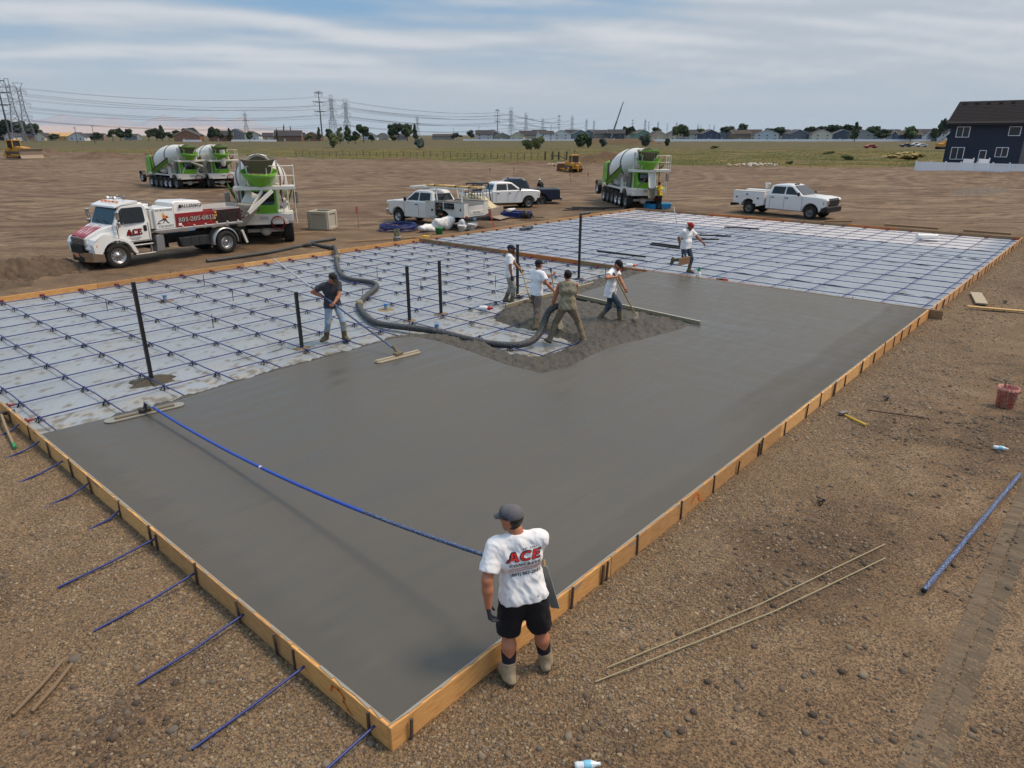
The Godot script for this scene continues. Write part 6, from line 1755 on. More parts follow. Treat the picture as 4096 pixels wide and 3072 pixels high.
func pickup(label: String, pos: Vector3, hd: Vector3, kind: int, paint: Material) -> Node3D:
	# kind 0 plain bed, 1 service body with rack and open lockers, 2 closed service body; pos under the front axle
	var M := vmats()
	var o := thing("pickup_truck", label, "pickup truck", pos, hd)
	var wb := 4.15 if kind == 2 else 3.75
	var hood := [0.92, 0.75, 0.98, 1.16, 0.90, 1.26, 0.35, 1.33, -0.62, 1.36]
	var lower := P3(hood + [-3.0, 1.34, -3.0, 0.42, -0.62, 0.40], 0.94)
	lower.append_array(arc_pts(0, 0.40, 0.52, 176, 4, 10, 0.94))
	lower.append(Vector3(0.62, 0.50, 0.94))
	part("body", paint, o, func(): hull(lower, 0.05))
	part("cab", paint, o, func():
		hull([Vector3(-0.50, 1.30, 0.91), Vector3(-1.30, 1.88, 0.74), Vector3(-1.6, 1.95, 0.72), Vector3(-2.45, 1.94, 0.72), Vector3(-2.72, 1.85, 0.74), Vector3(-2.98, 1.30, 0.91)], 0.05))
	part("windshield", M.g, o, func(): plate(P2([-0.80, 0.0, 0.80, 0.0, 0.64, 0.84, -0.64, 0.84]), Vector3(-0.60, 1.39, 0), Vector3(0, 0, -1), Vector3(-0.81, 0.587, 0), 0.016))
	part("rear_window", M.g, o, func(): plate(P2([-0.72, 0.05, 0.72, 0.05, 0.62, 0.46, -0.62, 0.46]), Vector3(-2.97, 1.35, 0), Vector3(0, 0, 1), Vector3(0.42, 0.9, 0).normalized(), 0.012))
	for sd in [1.0, -1.0]:
		var tl := 0.30
		sidep("front_window", M.g, o, P2([-0.84, 0.05, -1.70, 0.05, -1.70, 0.48, -1.40, 0.48]), 0.912, sd, tl, 0.012, 1.33)
		sidep("rear_side_window", M.g, o, P2([-1.80, 0.05, -2.66, 0.05, -2.58, 0.48, -1.80, 0.48]), 0.912, sd, tl, 0.012, 1.33)
		for x in [-0.58, -1.75, -2.72]: sidep("door_gap", M.k, o, rect(x, 0.50, x + 0.016, 1.26), 0.938, sd, 0.0, 0.006)
		for x in [-1.55, -2.5]: sidep("door_handle", M.k, o, rrect(x - 0.12, 1.13, x + 0.06, 1.18, 0.02), 0.94, sd, 0.0, 0.03)
		part("mirror", M.k, o, func(): box(Vector3(-0.78, 1.43, 1.05 * sd), Vector3(0.12, 0.22, 0.20), 0.04))
		wheel(o, Vector3(0, 0.40, 0.83 * sd), 0.40, 0.27, sd, M.al if kind == 1 else M.st, 8)
		wheel(o, Vector3(-wb, 0.40, 0.83 * sd), 0.40, 0.27, sd, M.al if kind == 1 else M.st, 8)
		part("headlight", M.ch, o, func(): plate(P2([-0.10, -0.09, 0.16, -0.10, 0.14, 0.10, -0.12, 0.10]), Vector3(0.91, 1.02, 0.80 * sd), Vector3(-0.5, 0, 0.86 * sd) * (1.0 if sd < 0 else -1.0), Vector3.UP, 0.07))
		part("indicator", M.am, o, func(): plate(rect(-0.03, -0.09, 0.02, 0.09), Vector3(0.80, 0.98, 0.935 * sd), Vector3(1, 0, 0) * sd, Vector3.UP, 0.012 ))
		for x in [0.0, -wb]: part("wheel_well", M.ck, o, func(): box(Vector3(x, 0.6, 0.49 * sd), Vector3(0.9, 0.64, 0.5)))
	part("grille", M.k, o, func(): hull(P3([0.90, 0.80, 1.0, 0.82, 1.02, 1.14, 0.94, 1.25, 0.85, 1.24], 0.62), 0.03))
	part("bumper", M.k if kind != 1 else M.ch, o, func(): hull(P3([0.62, 0.42, 1.06, 0.45, 1.08, 0.74, 0.95, 0.80, 0.62, 0.76], 0.94), 0.05))
	part("chassis", M.ck, o, func(): box(Vector3(-2.0, 0.46, 0), Vector3(5.2, 0.22, 1.0)); box(Vector3(-wb, 0.4, 0), Vector3(0.2, 0.2, 1.5)))
	part("roof_lamp", M.k, o, func(): box(Vector3(-1.5, 1.96, 0.0), Vector3(0.10, 0.05, 0.5), 0.01))
	if kind == 0:
		var bed := P3([-3.05, 0.48, -3.05, 1.24, -5.1, 1.22, -5.14, 0.52, -4.4, 0.50], 0.93)
		bed.append_array(arc_pts(-wb, 0.40, 0.52, 176, 4, 10, 0.93))
		part("bed", paint, o, func(): hull(bed, 0.04))
		part("bed_liner", M.k, o, func(): box(Vector3(-4.08, 1.225, 0), Vector3(1.9, 0.03, 1.5)))
		part("rear_bumper", M.ch, o, func(): box(Vector3(-5.2, 0.58, 0), Vector3(0.14, 0.2, 1.8), 0.03))
		return o
	# service body
	var sb: Material = M.dw if kind == 1 else M.w
	var x0 := -3.10
	var x1 := -5.35 if kind == 1 else -5.3
	part("service_body", sb, o, func():
		for sd in [1.0, -1.0]:
			var sp := P3([x0, 0.62, x0, 1.42, x1, 1.42, x1, 0.66, -wb - 0.7, 0.64], 0.19)
			sp.append_array(arc_pts(-wb, 0.42, 0.55, 172, 8, 10, 0.19))
			hull(sp, 0.015, 0.83 * sd)
		box(Vector3((x0 + x1) / 2, 0.72, 0), Vector3(x0 - x1, 0.08, 1.3)); box(Vector3(x0 + 0.02, 1.05, 0), Vector3(0.05, 0.7, 1.3)))
	part("body_top", M.st if kind == 1 else M.dw, o, func():
		for sd in [1.0, -1.0]: box(Vector3((x0 + x1) / 2, 1.44, 0.83 * sd), Vector3(x0 - x1 + 0.02, 0.035, 0.40), 0.01))
	part("tailgate", sb, o, func(): box(Vector3(x1 + 0.03, 0.98, 0), Vector3(0.06, 0.50, 1.26), 0.012); box(Vector3(x1 - 0.005, 0.88, 0), Vector3(0.03, 0.2, 1.1), 0.01))
	part("rear_bumper", M.k, o, func(): box(Vector3(x1 - 0.10, 0.56, 0), Vector3(0.24, 0.18, 1.9), 0.02))
	for sd in [1.0, -1.0]:
		part("tail_lamp", M.rd, o, func(): box(Vector3(x1 - 0.02, 0.68, 0.88 * sd), Vector3(0.05, 0.12, 0.14), 0.01))
		part("reversing_lamp", M.ch, o, func(): box(Vector3(x1 - 0.02, 0.68, 0.73 * sd), Vector3(0.05, 0.10, 0.10), 0.01))
		var z := 1.022
		if kind == 2 or sd > 0:
			for q in [[x0 - 0.06, 0.68, x0 - 0.72, 1.36], [x0 - 0.76, 1.12, x0 - 1.60, 1.36], [x0 - 1.66, 0.72, x1 + 0.04, 1.36]]:
				sidep("locker_door", sb, o, rrect(q[2], q[1], q[0], q[3], 0.02, 1), z, sd, 0.0, 0.014)
				sidep("locker_latch", M.k, o, rrect((q[0] + q[2]) / 2 - 0.06, (q[1] + q[3]) / 2 - 0.04, (q[0] + q[2]) / 2 + 0.06, (q[1] + q[3]) / 2 + 0.05, 0.02, 1), z + 0.014, sd, 0.0, 0.02)
		else:
			# lockers standing open: dark recesses with shelves and tools, one door swung out
			sidep("locker_recess", M.ck, o, rect(x0 - 0.66, 0.66, x0 - 0.08, 1.38), z, sd, 0.0, 0.006)
			sidep("locker_recess", M.ck, o, rect(x0 - 1.52, 1.06, x0 - 0.76, 1.38), z, sd, 0.0, 0.006)
			part("shelf", M.st, o, func():
				for q in [[0.37, 1.20, 0.58], [0.37, 1.02, 0.58], [1.14, 1.22, 0.74], [1.14, 1.07, 0.74]]: box(Vector3(x0 - q[0], q[1], 1.06 * sd), Vector3(q[2], 0.02, 0.09)))
			var r := RandomNumberGenerator.new(); r.seed = 4
			for i in 12:
				var xx: float = [x0 - 0.37, x0 - 1.14][i % 2] + r.randf_range(-0.25, 0.25)
				part("stored_tool", [mat("tool_orange", s(150, 84, 36), 0.6), M.k, M.st, mat("tool_blue", s(60, 76, 96), 0.6)][i % 4], o, func(): box(Vector3(xx, [1.08, 1.26, 1.27, 1.12, 0.75, 1.13][i % 6], 1.05 * sd), Vector3(r.randf_range(0.07, 0.2), r.randf_range(0.06, 0.11), 0.05), 0.01))
			part("open_door", sb, o, func(): plate(rect(0, 0, 0.62, 0.84), Vector3(x0 - 0.04, 0.60, 1.03 * sd), Vector3(0.97, 0, 0.22 * sd), Vector3.UP, -0.03 * sd))
			part("locker_latch", M.k, o, func(): box(Vector3(x0 + 0.10, 0.96, 1.10 * sd), Vector3(0.10, 0.10, 0.05), 0.01))
			sidep("locker_door", sb, o, rrect(x1 + 0.04, 0.72, x0 - 1.60, 1.38, 0.02, 1), z, sd, 0.0, 0.014)
			sidep("locker_latch", M.k, o, rrect(x0 - 2.05, 1.0, x0 - 1.96, 1.12, 0.03), z + 0.014, sd, 0.0, 0.02)
			part("warning_label", mat("label_yellow", s(214, 176, 50), 0.6), o, func(): plate(rect(0.38, 0.72, 0.50, 0.80), Vector3(x0 - 0.04, 0.60, 1.065 * sd), Vector3(0.97, 0, 0.22 * sd), Vector3.UP, -0.004 * sd))
	if kind == 1:
		B(); letters("ROYAL", 0.085, flatwrap(Vector3(x1 - 0.023, 0.885, 0.0), Vector3(0, 0, 1), Vector3.UP), "Droid Sans", 700, 1.6); done("tailgate_lettering", M.k, o)
		part("number_plate", mat("plate_blue", s(86, 128, 176), 0.5), o, func(): box(Vector3(x1 - 0.225, 0.57, -0.42), Vector3(0.01, 0.12, 0.26)))
		part("ladder_rack", M.w, o, func():
			for sd in [1.0, -1.0]:
				tube([Vector3(x0 - 0.1, 1.44, 0.86 * sd), Vector3(x0 - 0.05, 1.75, 0.86 * sd), Vector3(x0 + 0.02, 2.16, 0.80 * sd)], 0.04, 6); tube([Vector3(x1 + 0.25, 1.44, 0.90 * sd), Vector3(x1 + 0.30, 1.75, 0.88 * sd), Vector3(x1 + 0.2, 2.22, 0.80 * sd)], 0.045, 6)
				bar(Vector3(-1.0, 2.10, 0.80 * sd), Vector3(x1 + 0.1, 2.16, 0.80 * sd), 0.06, 0.07); bar(Vector3(-1.0, 2.10, 0.80 * sd), Vector3(-1.35, 2.02, 0.80 * sd), 0.05, 0.05)
			for x in [-1.0, -2.0, x0 - 0.4, -4.3, x1 + 0.2]: bar(Vector3(x, 2.13, -0.8), Vector3(x, 2.13, 0.8), 0.05, 0.05))
	else:
		part("lid", M.w, o, func(): box(Vector3((x0 + x1) / 2 + 0.3, 1.49, 0.2), Vector3(1.6, 0.07, 0.7), 0.02))
	return o

func tracks(o: Node3D, L: float, r: float, w: float, z: float, m: Material) -> void:
	for sd in [1.0, -1.0]:
		B()
		hull([Vector3(L / 2, r * 0.3, w / 2), Vector3(L / 2 + r * 0.6, r, w / 2), Vector3(L / 2 + r * 0.3, r * 1.7, w / 2), Vector3(-L / 2, r * 1.9, w / 2), Vector3(-L / 2 - r * 0.6, r, w / 2), Vector3(-L / 2, 0.05, w / 2), Vector3(L / 2 - r * 0.3, 0.05, w / 2)], 0.04, z * sd)
		for i in int(L / 0.22): box(Vector3(-L / 2 + 0.11 + i * 0.22, 0.03, z * sd), Vector3(0.05, 0.07, w)); 
		for i in int(L / 0.22): box(Vector3(-L / 2 + 0.11 + i * 0.22, r * 1.82, z * sd), Vector3(0.05, 0.08, w))
		var t := done("track", m, o)
		B()
		for i in 6: cyl(Vector3(-L / 2 + L * (i + 0.5) / 6.0, r * 0.55, (z + w / 2) * sd), Vector3(-L / 2 + L * (i + 0.5) / 6.0, r * 0.55, (z + w / 2 + 0.03) * sd), r * 0.3, r * 0.3, 8)
		cyl(Vector3(-L / 2, r, (z + w / 2) * sd), Vector3(-L / 2, r, (z + w / 2 + 0.04) * sd), r * 0.6, r * 0.6, 12)
		done("track_rollers", mats["dozer_yellow"], t)

func bulldozer(label: String, pos: Vector3, hd: Vector3, sc: float, rear_text: bool) -> Node3D:
	var M := vmats()
	var o := thing("bulldozer", label, "bulldozer", pos, hd, "")
	var y := mat("dozer_yellow", s(204, 142, 38), 0.5)
	var tk := mat("track_steel", s(86, 76, 68), 0.8, 0.2)
	tracks(o, 2.7 * sc, 0.5 * sc, 0.5 * sc, 0.85 * sc, tk)
	part("engine_body", y, o, func(): hull(P3([1.9 * sc, 0.7 * sc, 1.9 * sc, 1.45 * sc, 0.2 * sc, 1.6 * sc, -0.2 * sc, 1.2 * sc, -1.7 * sc, 1.25 * sc, -1.7 * sc, 0.5 * sc], 0.55 * sc), 0.05); box(Vector3(-1.3, 1.15, 0) * sc, Vector3(0.9, 0.5, 1.55) * sc, 0.05))
	part("cab_frame", y, o, func():
		box(Vector3(-0.75, 2.42, 0) * sc, Vector3(1.3, 0.14, 1.3) * sc, 0.04)
		for q in [[-1.3, 0.55], [-1.3, -0.55], [-0.2, 0.55], [-0.2, -0.55]]: bar(Vector3(q[0], 1.3, q[1]) * sc, Vector3(q[0] * 0.98, 2.4, q[1]) * sc, 0.1 * sc, 0.1 * sc))
	part("cab_glass", M.g, o, func(): hull(P3([-0.22 * sc, 1.35 * sc, -0.28 * sc, 2.36 * sc, -1.28 * sc, 2.36 * sc, -1.33 * sc, 1.35 * sc], 0.54 * sc), 0.02))
	part("lift_ram", y, o, func():
		for e in [-0.45, 0.45]: bar(Vector3(1.2, 1.5, e) * sc, Vector3(2.3, 0.9, e) * sc, 0.1 * sc, 0.1 * sc)
		for e in [-1.15, 1.15]: bar(Vector3(0.0, 0.5, e) * sc, Vector3(2.6, 0.4, e) * sc, 0.14 * sc, 0.2 * sc))
	part("blade", mat("blade_steel", s(150, 136, 122), 0.6, 0.3), o, func():
		hull(P3([2.55 * sc, 0.05 * sc, 2.75 * sc, 0.0, 2.55 * sc, 0.45 * sc, 2.6 * sc, 0.95 * sc, 2.8 * sc, 1.3 * sc, 2.68 * sc, 1.32 * sc, 2.46 * sc, 0.95 * sc, 2.42 * sc, 0.45 * sc], 1.65 * sc), 0.02))
	part("blade_back", mat("blade_brown", s(108, 72, 44), 0.8), o, func(): box(Vector3(2.38, 0.7, 0) * sc, Vector3(0.1, 0.9, 3.2) * sc))
	part("ripper", y, o, func(): bar(Vector3(-1.7, 1.0, 0) * sc, Vector3(-2.5, 0.9, 0) * sc, 0.3 * sc, 0.25 * sc); bar(Vector3(-2.5, 1.0, 0) * sc, Vector3(-2.55, 0.2, 0) * sc, 0.12 * sc, 0.3 * sc))
	part("exhaust_stack", M.k, o, func(): cyl(Vector3(0.9, 1.5, 0.25) * sc, Vector3(0.9, 2.15, 0.25) * sc, 0.06 * sc, 0.06 * sc, 8))
	if rear_text:
		part("badge", M.k, o, func(): plate(rect(-0.28, -0.13, 0.28, 0.15), Vector3(-1.76, 1.22, 0.0) * sc, Vector3(0, 0, 1), Vector3.UP, 0.02))
		B(); letters("CAT", 0.22, flatwrap(Vector3(-1.76 * sc - 0.026, 1.23 * sc, 0.0), Vector3(0, 0, 1), Vector3.UP), "Droid Sans", 700, 1.1, 0, 0.006); done("badge_lettering", mat("letter_white", s(228, 226, 222), 0.6), o)
		part("aerial", M.k, o, func(): cyl(Vector3(-0.9, 2.45, 0.0) * sc, Vector3(-0.9, 2.95, 0.0) * sc, 0.025, 0.025, 6); box(Vector3(-0.9, 3.0, 0) * sc, Vector3(0.16, 0.12, 0.16), 0.03))
	return o

func build_vehicles() -> void:
	var M := vmats()
	pump_truck()
	mixer("green and white mixer truck behind the pump truck pouring into its hopper", gat(578, 31.8), -FW * 0.94 + RT * 0.32, {lights = true, chute = 2, flap = false, number = "1066"})
	mixer("green and white mixer truck parked leftmost in the distance, its long side turned to us", gat(411, 65.0), -FW * 0.68 + RT * 0.73, {chute = 0})
	mixer("green and white mixer truck parked close beside the leftmost one, white chute raised in front", gat(481, 66.0), -FW * 0.78 + RT * 0.62, {lights = true, chute = 1})
	mixer("green and white mixer truck washing its chute into the blue pool", gat(1386, 47.2), -FW * 0.99 + RT * 0.13, {lights = true, chute = 3})
	var w: Material = M.w
	pickup("white utility pickup with ladder rack and open tool lockers, boards on its roof rack", Vector3(23.55, 0, -27.1), Vector3(-0.05, 0, -1), 1, w).scale = Vector3.ONE * 0.94
	var lum := thing("lumber_stack", "stack of pale boards strapped on the rack of the utility pickup", "lumber", Vector3(23.55, 0, -27.1), Vector3(-0.05, 0, -1))
	lum.scale = Vector3.ONE * 0.94
	for i in 5:
		part("board", wood("wood_rack%d" % (i % 2), s(204, 176, 118) if i % 2 else s(214, 186, 132), Vector3(0.35, 7, 7)), lum, func(): box(Vector3(-3.85, 2.19 + 0.045 * (i / 3), -0.30 + 0.24 * (i % 3)), Vector3(3.9, 0.04, 0.22), 0.004))
	for x in [-2.6, -4.2, -5.2]: part("strap", M.k, lum, func(): box(Vector3(x, 2.225, -0.06), Vector3(0.04, 0.10, 0.80)))
	pickup("white four door pickup behind the utility pickup, facing right", Vector3(34.3, 0, -27.75), Vector3(0.893, 0, 0.44), 0, w).scale = Vector3.ONE * 0.87
	pickup("white pickup with closed service lockers parked on the right beyond the forms", Vector3(40.45, 0, -10.4), Vector3(-0.14, 0, 0.99), 2, w).scale = Vector3.ONE * 0.95
	var navy := mat("navy_paint", s(30, 40, 58), 0.25)
	pickup("dark navy pickup half hidden behind the white four door pickup", gat(1052, 50.5, -0.2), -RT * 0.97 - FW * 0.1, 0, navy)
	bulldozer("large yellow bulldozer on the far left with its blade lowered to the right", gat(44, 147.0, 0.2), RT * 0.93 - FW * 0.37, 1.42, false)
	bulldozer("small yellow bulldozer seen from behind in the middle distance", gat(1236, 95.5), FW * 0.97 - RT * 0.25, 0.88, true)
	# skid steer between the pickups
	var sk := thing("skid_steer", "beige and black skid steer loader between the two white pickups", "skid steer", gat(1036, 41.5), RT * 0.9 - FW * 0.4)
	part("body", mat("beige_paint", s(196, 180, 140), 0.5), sk, func(): hull(P3([0.9, 0.3, 1.05, 0.55, 0.2, 1.25, -1.1, 1.2, -1.2, 0.35], 0.42), 0.04); bar(Vector3(-1.0, 1.3, 0.62), Vector3(1.15, 0.45, 0.62), 0.12, 0.2); bar(Vector3(-1.0, 1.3, -0.62), Vector3(1.15, 0.45, -0.62), 0.12, 0.2))
	part("cage", M.k, sk, func():
		for e in [-0.42, 0.42]:
			tube([Vector3(0.55, 0.9, e), Vector3(0.4, 1.95, e), Vector3(-0.6, 1.98, e), Vector3(-0.7, 1.1, e)], 0.04, 6)
			for i in 5: bar(Vector3(-0.5 + i * 0.2, 1.0, e), Vector3(-0.5 + i * 0.18, 1.95, e), 0.02, 0.02)
		box(Vector3(-0.1, 1.98, 0), Vector3(1.0, 0.05, 0.9)))
	for sd in [1.0, -1.0]:
		wheel(sk, Vector3(0.45, 0.36, 0.58 * sd), 0.36, 0.26, sd, M.dw); wheel(sk, Vector3(-0.55, 0.36, 0.58 * sd), 0.36, 0.26, sd, M.dw)
		side_text("arm_lettering", "TEREX", 0.16, mat("print_red", s(196, 34, 38), 0.8), sk, 0.1, 0.86, 0.69, sd, "Droid Sans", 1.1)
	part("bucket", mat("blade_steel", s(150, 136, 122), 0.6, 0.3), sk, func(): hull(P3([1.1, 0.1, 1.75, 0.08, 1.2, 0.2, 1.15, 0.65, 1.05, 0.65], 0.85), 0.01))

# ---------- far setting ----------
func build_hills() -> void:
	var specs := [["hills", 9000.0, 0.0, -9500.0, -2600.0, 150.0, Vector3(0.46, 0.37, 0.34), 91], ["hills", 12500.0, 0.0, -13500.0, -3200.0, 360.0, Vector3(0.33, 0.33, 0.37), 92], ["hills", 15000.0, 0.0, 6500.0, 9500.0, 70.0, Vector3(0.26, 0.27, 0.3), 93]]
	for h in specs:
		var n := noise(FastNoiseLite.TYPE_SIMPLEX_SMOOTH, 0.0005, 3, h[7])
		n.fractal_type = FastNoiseLite.FRACTAL_RIDGED
		var hf := func(u, v):   # u along right, v depth fraction 0..1
			var e: float = smoothstep(h[3], h[3] + 2500.0, u) * smoothstep(h[4], h[4] - 2800.0, u)
			var y: float = (v * (0.45 + 0.75 * (0.5 + 0.5 * n.get_noise_2d(u, v * 1800.0)))) * h[5] * e
			return y
		st = SurfaceTool.new(); st.begin(Mesh.PRIMITIVE_TRIANGLES); st.set_smooth_group(0)
		X = Transform3D.IDENTITY
		var nu := 150; var nv := 10
		for j in nv:
			for i in nu:
				var q := []
				for k in [[0, 0], [1, 0], [0, 1], [1, 1]]:
					var u: float = lerpf(h[3], h[4], float(i + k[0]) / nu); var v := float(j + k[1]) / nv
					var p: Vector3 = CAMP + FW * (h[1] + v * 2600.0) + RT * u
					q.append(Vector3(p.x, hf.call(u, v) - 4.0, p.z))
				TO(q[0], q[1], q[2], q[0] - Vector3(0, 50, 0)); TO(q[1], q[3], q[2], q[0] - Vector3(0, 50, 0))
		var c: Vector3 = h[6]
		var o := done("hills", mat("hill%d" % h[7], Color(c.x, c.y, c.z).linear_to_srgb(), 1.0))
		o.set_meta("kind", "structure")

func crown_mesh(seed: int, lobes: Array, n: int, leaf: float) -> ArrayMesh:
	var r := RandomNumberGenerator.new(); r.seed = seed
	B()
	usevc = true
	for i in n:
		var l: Array = lobes[r.randi() % lobes.size()]
		var d := Vector3(r.randfn(), r.randfn(), r.randfn()).normalized()
		var rad := pow(r.randf(), 0.42)
		var p: Vector3 = l[0] + d * Vector3(l[1], l[2], l[1]) * rad
		var nrm := (d + Vector3(r.randfn(), r.randfn() + 0.5, r.randfn()) * 0.6).normalized()
		var bs := frame(nrm)
		var k := leaf * r.randf_range(0.5, 1.3)
		var tone := r.randf_range(0.65, 1.25)
		vc = Color(tone, tone, tone)
		var a := r.randf() * TAU
		var e1 := (bs.x * cos(a) + bs.y * sin(a)) * k; var e2 := (bs.y * cos(a) - bs.x * sin(a)) * k * 0.7
		T(p - e1, p + e2, p + e1 * 0.9); T(p - e1, p + e1 * 0.9, p - e2 + nrm * k * 0.2)
	usevc = false
	st.generate_normals()
	return st.commit()

var crowns := {}
func tree(kind: String, label: String, pos: Vector3, h: float, w: float, c: Color, seed: int, cat_ := "tree", grp := "") -> void:
	var o := thing("bush" if cat_ == "bush" else "tree", label, cat_, pos, Vector3.RIGHT, grp)
	var r := RandomNumberGenerator.new(); r.seed = seed
	o.rotation.y = r.randf() * TAU
	var v := seed % 3
	var key := kind + str(v)
	if not crowns.has(key):
		var lobes := []
		var rr := RandomNumberGenerator.new(); rr.seed = 100 + v
		match kind:
			"round":
				for i in 9: lobes.append([Vector3(rr.randf_range(-0.26, 0.26), rr.randf_range(0.34, 0.80), rr.randf_range(-0.26, 0.26)), rr.randf_range(0.14, 0.26), rr.randf_range(0.12, 0.2)])
			"tall":
				for i in 9: lobes.append([Vector3(rr.randf_range(-0.12, 0.12), 0.25 + 0.08 * i, rr.randf_range(-0.12, 0.12)), 0.27 - 0.022 * i, 0.12])
			_:
				for i in 6: lobes.append([Vector3(rr.randf_range(-0.3, 0.3), rr.randf_range(0.2, 0.6), rr.randf_range(-0.3, 0.3)), rr.randf_range(0.16, 0.26), rr.randf_range(0.15, 0.3)])
		crowns[key] = crown_mesh(200 + v, lobes, 1300, 0.075)
	B()
	tube([Vector3(0, -0.2, 0), Vector3(0.02 * h, h * 0.3, 0), Vector3(0, h * 0.6, 0)], 0.1, 6, [h * 0.028, h * 0.02, h * 0.008])
	if cat_ != "bush":
		for k in 3: tube([Vector3(0.01 * h, h * 0.28, 0), Vector3(cos(k * 2.1) * w * 0.25, h * 0.5, sin(k * 2.1) * w * 0.25)], 0.1, 5, [h * 0.013, h * 0.005])
	done("stems" if cat_ == "bush" else "trunk", mat("bark", s(82, 70, 60), 0.9), o)
	var cr := MeshInstance3D.new()
	cr.mesh = crowns[key]
	cr.scale = Vector3(w, h, w)
	var m := mat("leaf%d_%d_%d" % [int(c.r * 255), int(c.g * 255), int(c.b * 255)], c, 0.8)
	m.vertex_color_use_as_albedo = true
	cr.material_override = m
	add(cr, "crown", o)

func house(label: String, pos: Vector3, hd: Vector3, w: float, d: float, eave: float, ridge: float, wallc: Color, roofc: Color, gable_front: bool, o_name := "house") -> Node3D:
	# local x towards hd (the front), z along the street
	var o := thing(o_name, label, "house", pos, hd, "")
	var wm := mat("hw%d_%d_%d" % [int(wallc.r * 255), int(wallc.g * 255), int(wallc.b * 255)], wallc, 0.8)
	var rm := mat("hr%d_%d_%d" % [int(roofc.r * 255), int(roofc.g * 255), int(roofc.b * 255)], roofc, 0.9)
	var trim := mat("trim_white", s(214, 214, 212), 0.7)
	var gl := mat("house_glass", s(44, 52, 60), 0.15)
	var hx := d / 2; var hz := w / 2
	part("wall", wm, o, func():
		box(Vector3(0, eave / 2, 0), Vector3(d, eave, w))
		for e in [-1, 1]:
			if gable_front: TO(Vector3(hx * e, eave, -hz), Vector3(hx * e, eave, hz), Vector3(hx * e, ridge, 0), Vector3(0, eave, 0))
			else: TO(Vector3(-hx, eave, hz * e), Vector3(hx, eave, hz * e), Vector3(0, ridge, hz * e), Vector3(0, eave, 0)))
	part("roof", rm, o, func():
		var ov := 0.45
		for e in [-1, 1]:
			if gable_front:
				var a := Vector3(-hx - ov, eave - 0.15, (hz + ov) * e); var b := Vector3(hx + ov, eave - 0.15, (hz + ov) * e)
				var c := Vector3(hx + ov, ridge, 0); var q := Vector3(-hx - ov, ridge, 0)
				var t := Vector3(0, 0.22, 0)
				QO(a + t, b + t, c + t, q + t, Vector3(0, 0, 0)); QO(a, b, b + t, a + t, Vector3(0, eave, 0)); QO(b, c, c + t, b + t, Vector3(0, eave, 0)); QO(a, q, q + t, a + t, Vector3(0, eave, 0))
			else:
				var a := Vector3((hx + ov) * e, eave - 0.15, -hz - ov); var b := Vector3((hx + ov) * e, eave - 0.15, hz + ov)
				var c := Vector3(0, ridge, hz + ov); var q := Vector3(0, ridge, -hz - ov)
				var t := Vector3(0, 0.22, 0)
				QO(a + t, b + t, c + t, q + t, Vector3.ZERO); QO(a, b, b + t, a + t, Vector3(0, eave, 0)); QO(b, c, c + t, b + t, Vector3(0, eave, 0)); QO(a, q, q + t, a + t, Vector3(0, eave, 0)))
	part("roof_trim", trim, o, func():
		var ov := 0.5
		for e in [-1, 1]:
			for f in [-1, 1]:
				if gable_front: bar(Vector3((hx + ov) * f, eave - 0.12, (hz + ov) * e), Vector3((hx + ov) * f, ridge + 0.02, 0), 0.06, 0.26)
				else: bar(Vector3((hx + ov) * e, eave - 0.12, (hz + ov) * f), Vector3(0, ridge + 0.02, (hz + ov) * f), 0.06, 0.26))
	var floors := 2 if eave > 4.2 else 1
	for fl in floors:
		var n := maxi(2, int(w / 5.5))
		for i in n:
			var z := -hz + w * (i + 0.5) / n
			var win := part("window", trim, o, func(): box(Vector3(hx + 0.03, 1.6 + fl * 2.75, z), Vector3(0.08, 1.35, 1.3)))
			part("pane", gl, win, func(): box(Vector3(hx + 0.05, 1.6 + fl * 2.75, z), Vector3(0.08, 1.15, 1.1)))
		for e in [-1, 1]:
			var win := part("window", trim, o, func(): box(Vector3(d * 0.15, 1.6 + fl * 2.75, (hz + 0.03) * e), Vector3(1.3, 1.3, 0.08)))
			part("pane", gl, win, func(): box(Vector3(d * 0.15, 1.6 + fl * 2.75, (hz + 0.05) * e), Vector3(1.1, 1.1, 0.08)))
	part("door", trim, o, func(): box(Vector3(hx + 0.04, 1.05, w * 0.12), Vector3(0.08, 2.1, 1.0)))
	return o

func monopole(label: String, pos: Vector3, h: float, arm: Vector3) -> void:
	var o := thing("power_pole", label, "power pole", pos, arm, "steel poles of the power lines")
	var m := mat("pole_steel", s(84, 88, 92), 0.6, 0.3)
	part("pole", m, o, func(): tube([Vector3(0, -1, 0), Vector3(0, h * 0.5, 0), Vector3(0, h, 0)], 0.5, 10, [h * 0.018, h * 0.013, h * 0.007]))
	for q in [[0.97, 0.10], [0.79, 0.15], [0.60, 0.13]]:
		part("arm", m, o, func():
			bar(Vector3(-h * q[1], h * q[0], 0), Vector3(h * q[1], h * q[0], 0), h * 0.013, h * 0.013)
			bar(Vector3(-h * q[1], h * (q[0] + 0.005), 0), Vector3(0, h * (q[0] - 0.02), 0), h * 0.008, h * 0.008); bar(Vector3(h * q[1], h * (q[0] + 0.005), 0), Vector3(0, h * (q[0] - 0.02), 0), h * 0.008, h * 0.008))
		part("insulator", m, o, func():
			for e in [-1, 1]:
				bar(Vector3(e * h * q[1], h * q[0], 0), Vector3(e * h * q[1] * 0.72, h * (q[0] - 0.075), 0), h * 0.004, h * 0.004); bar(Vector3(e * h * q[1] * 0.38, h * q[0], 0), Vector3(e * h * q[1] * 0.72, h * (q[0] - 0.075), 0), h * 0.004, h * 0.004))
	part("arm", m, o, func(): bar(Vector3(-h * 0.06, h, 0), Vector3(h * 0.06, h, 0), h * 0.008, h * 0.008))

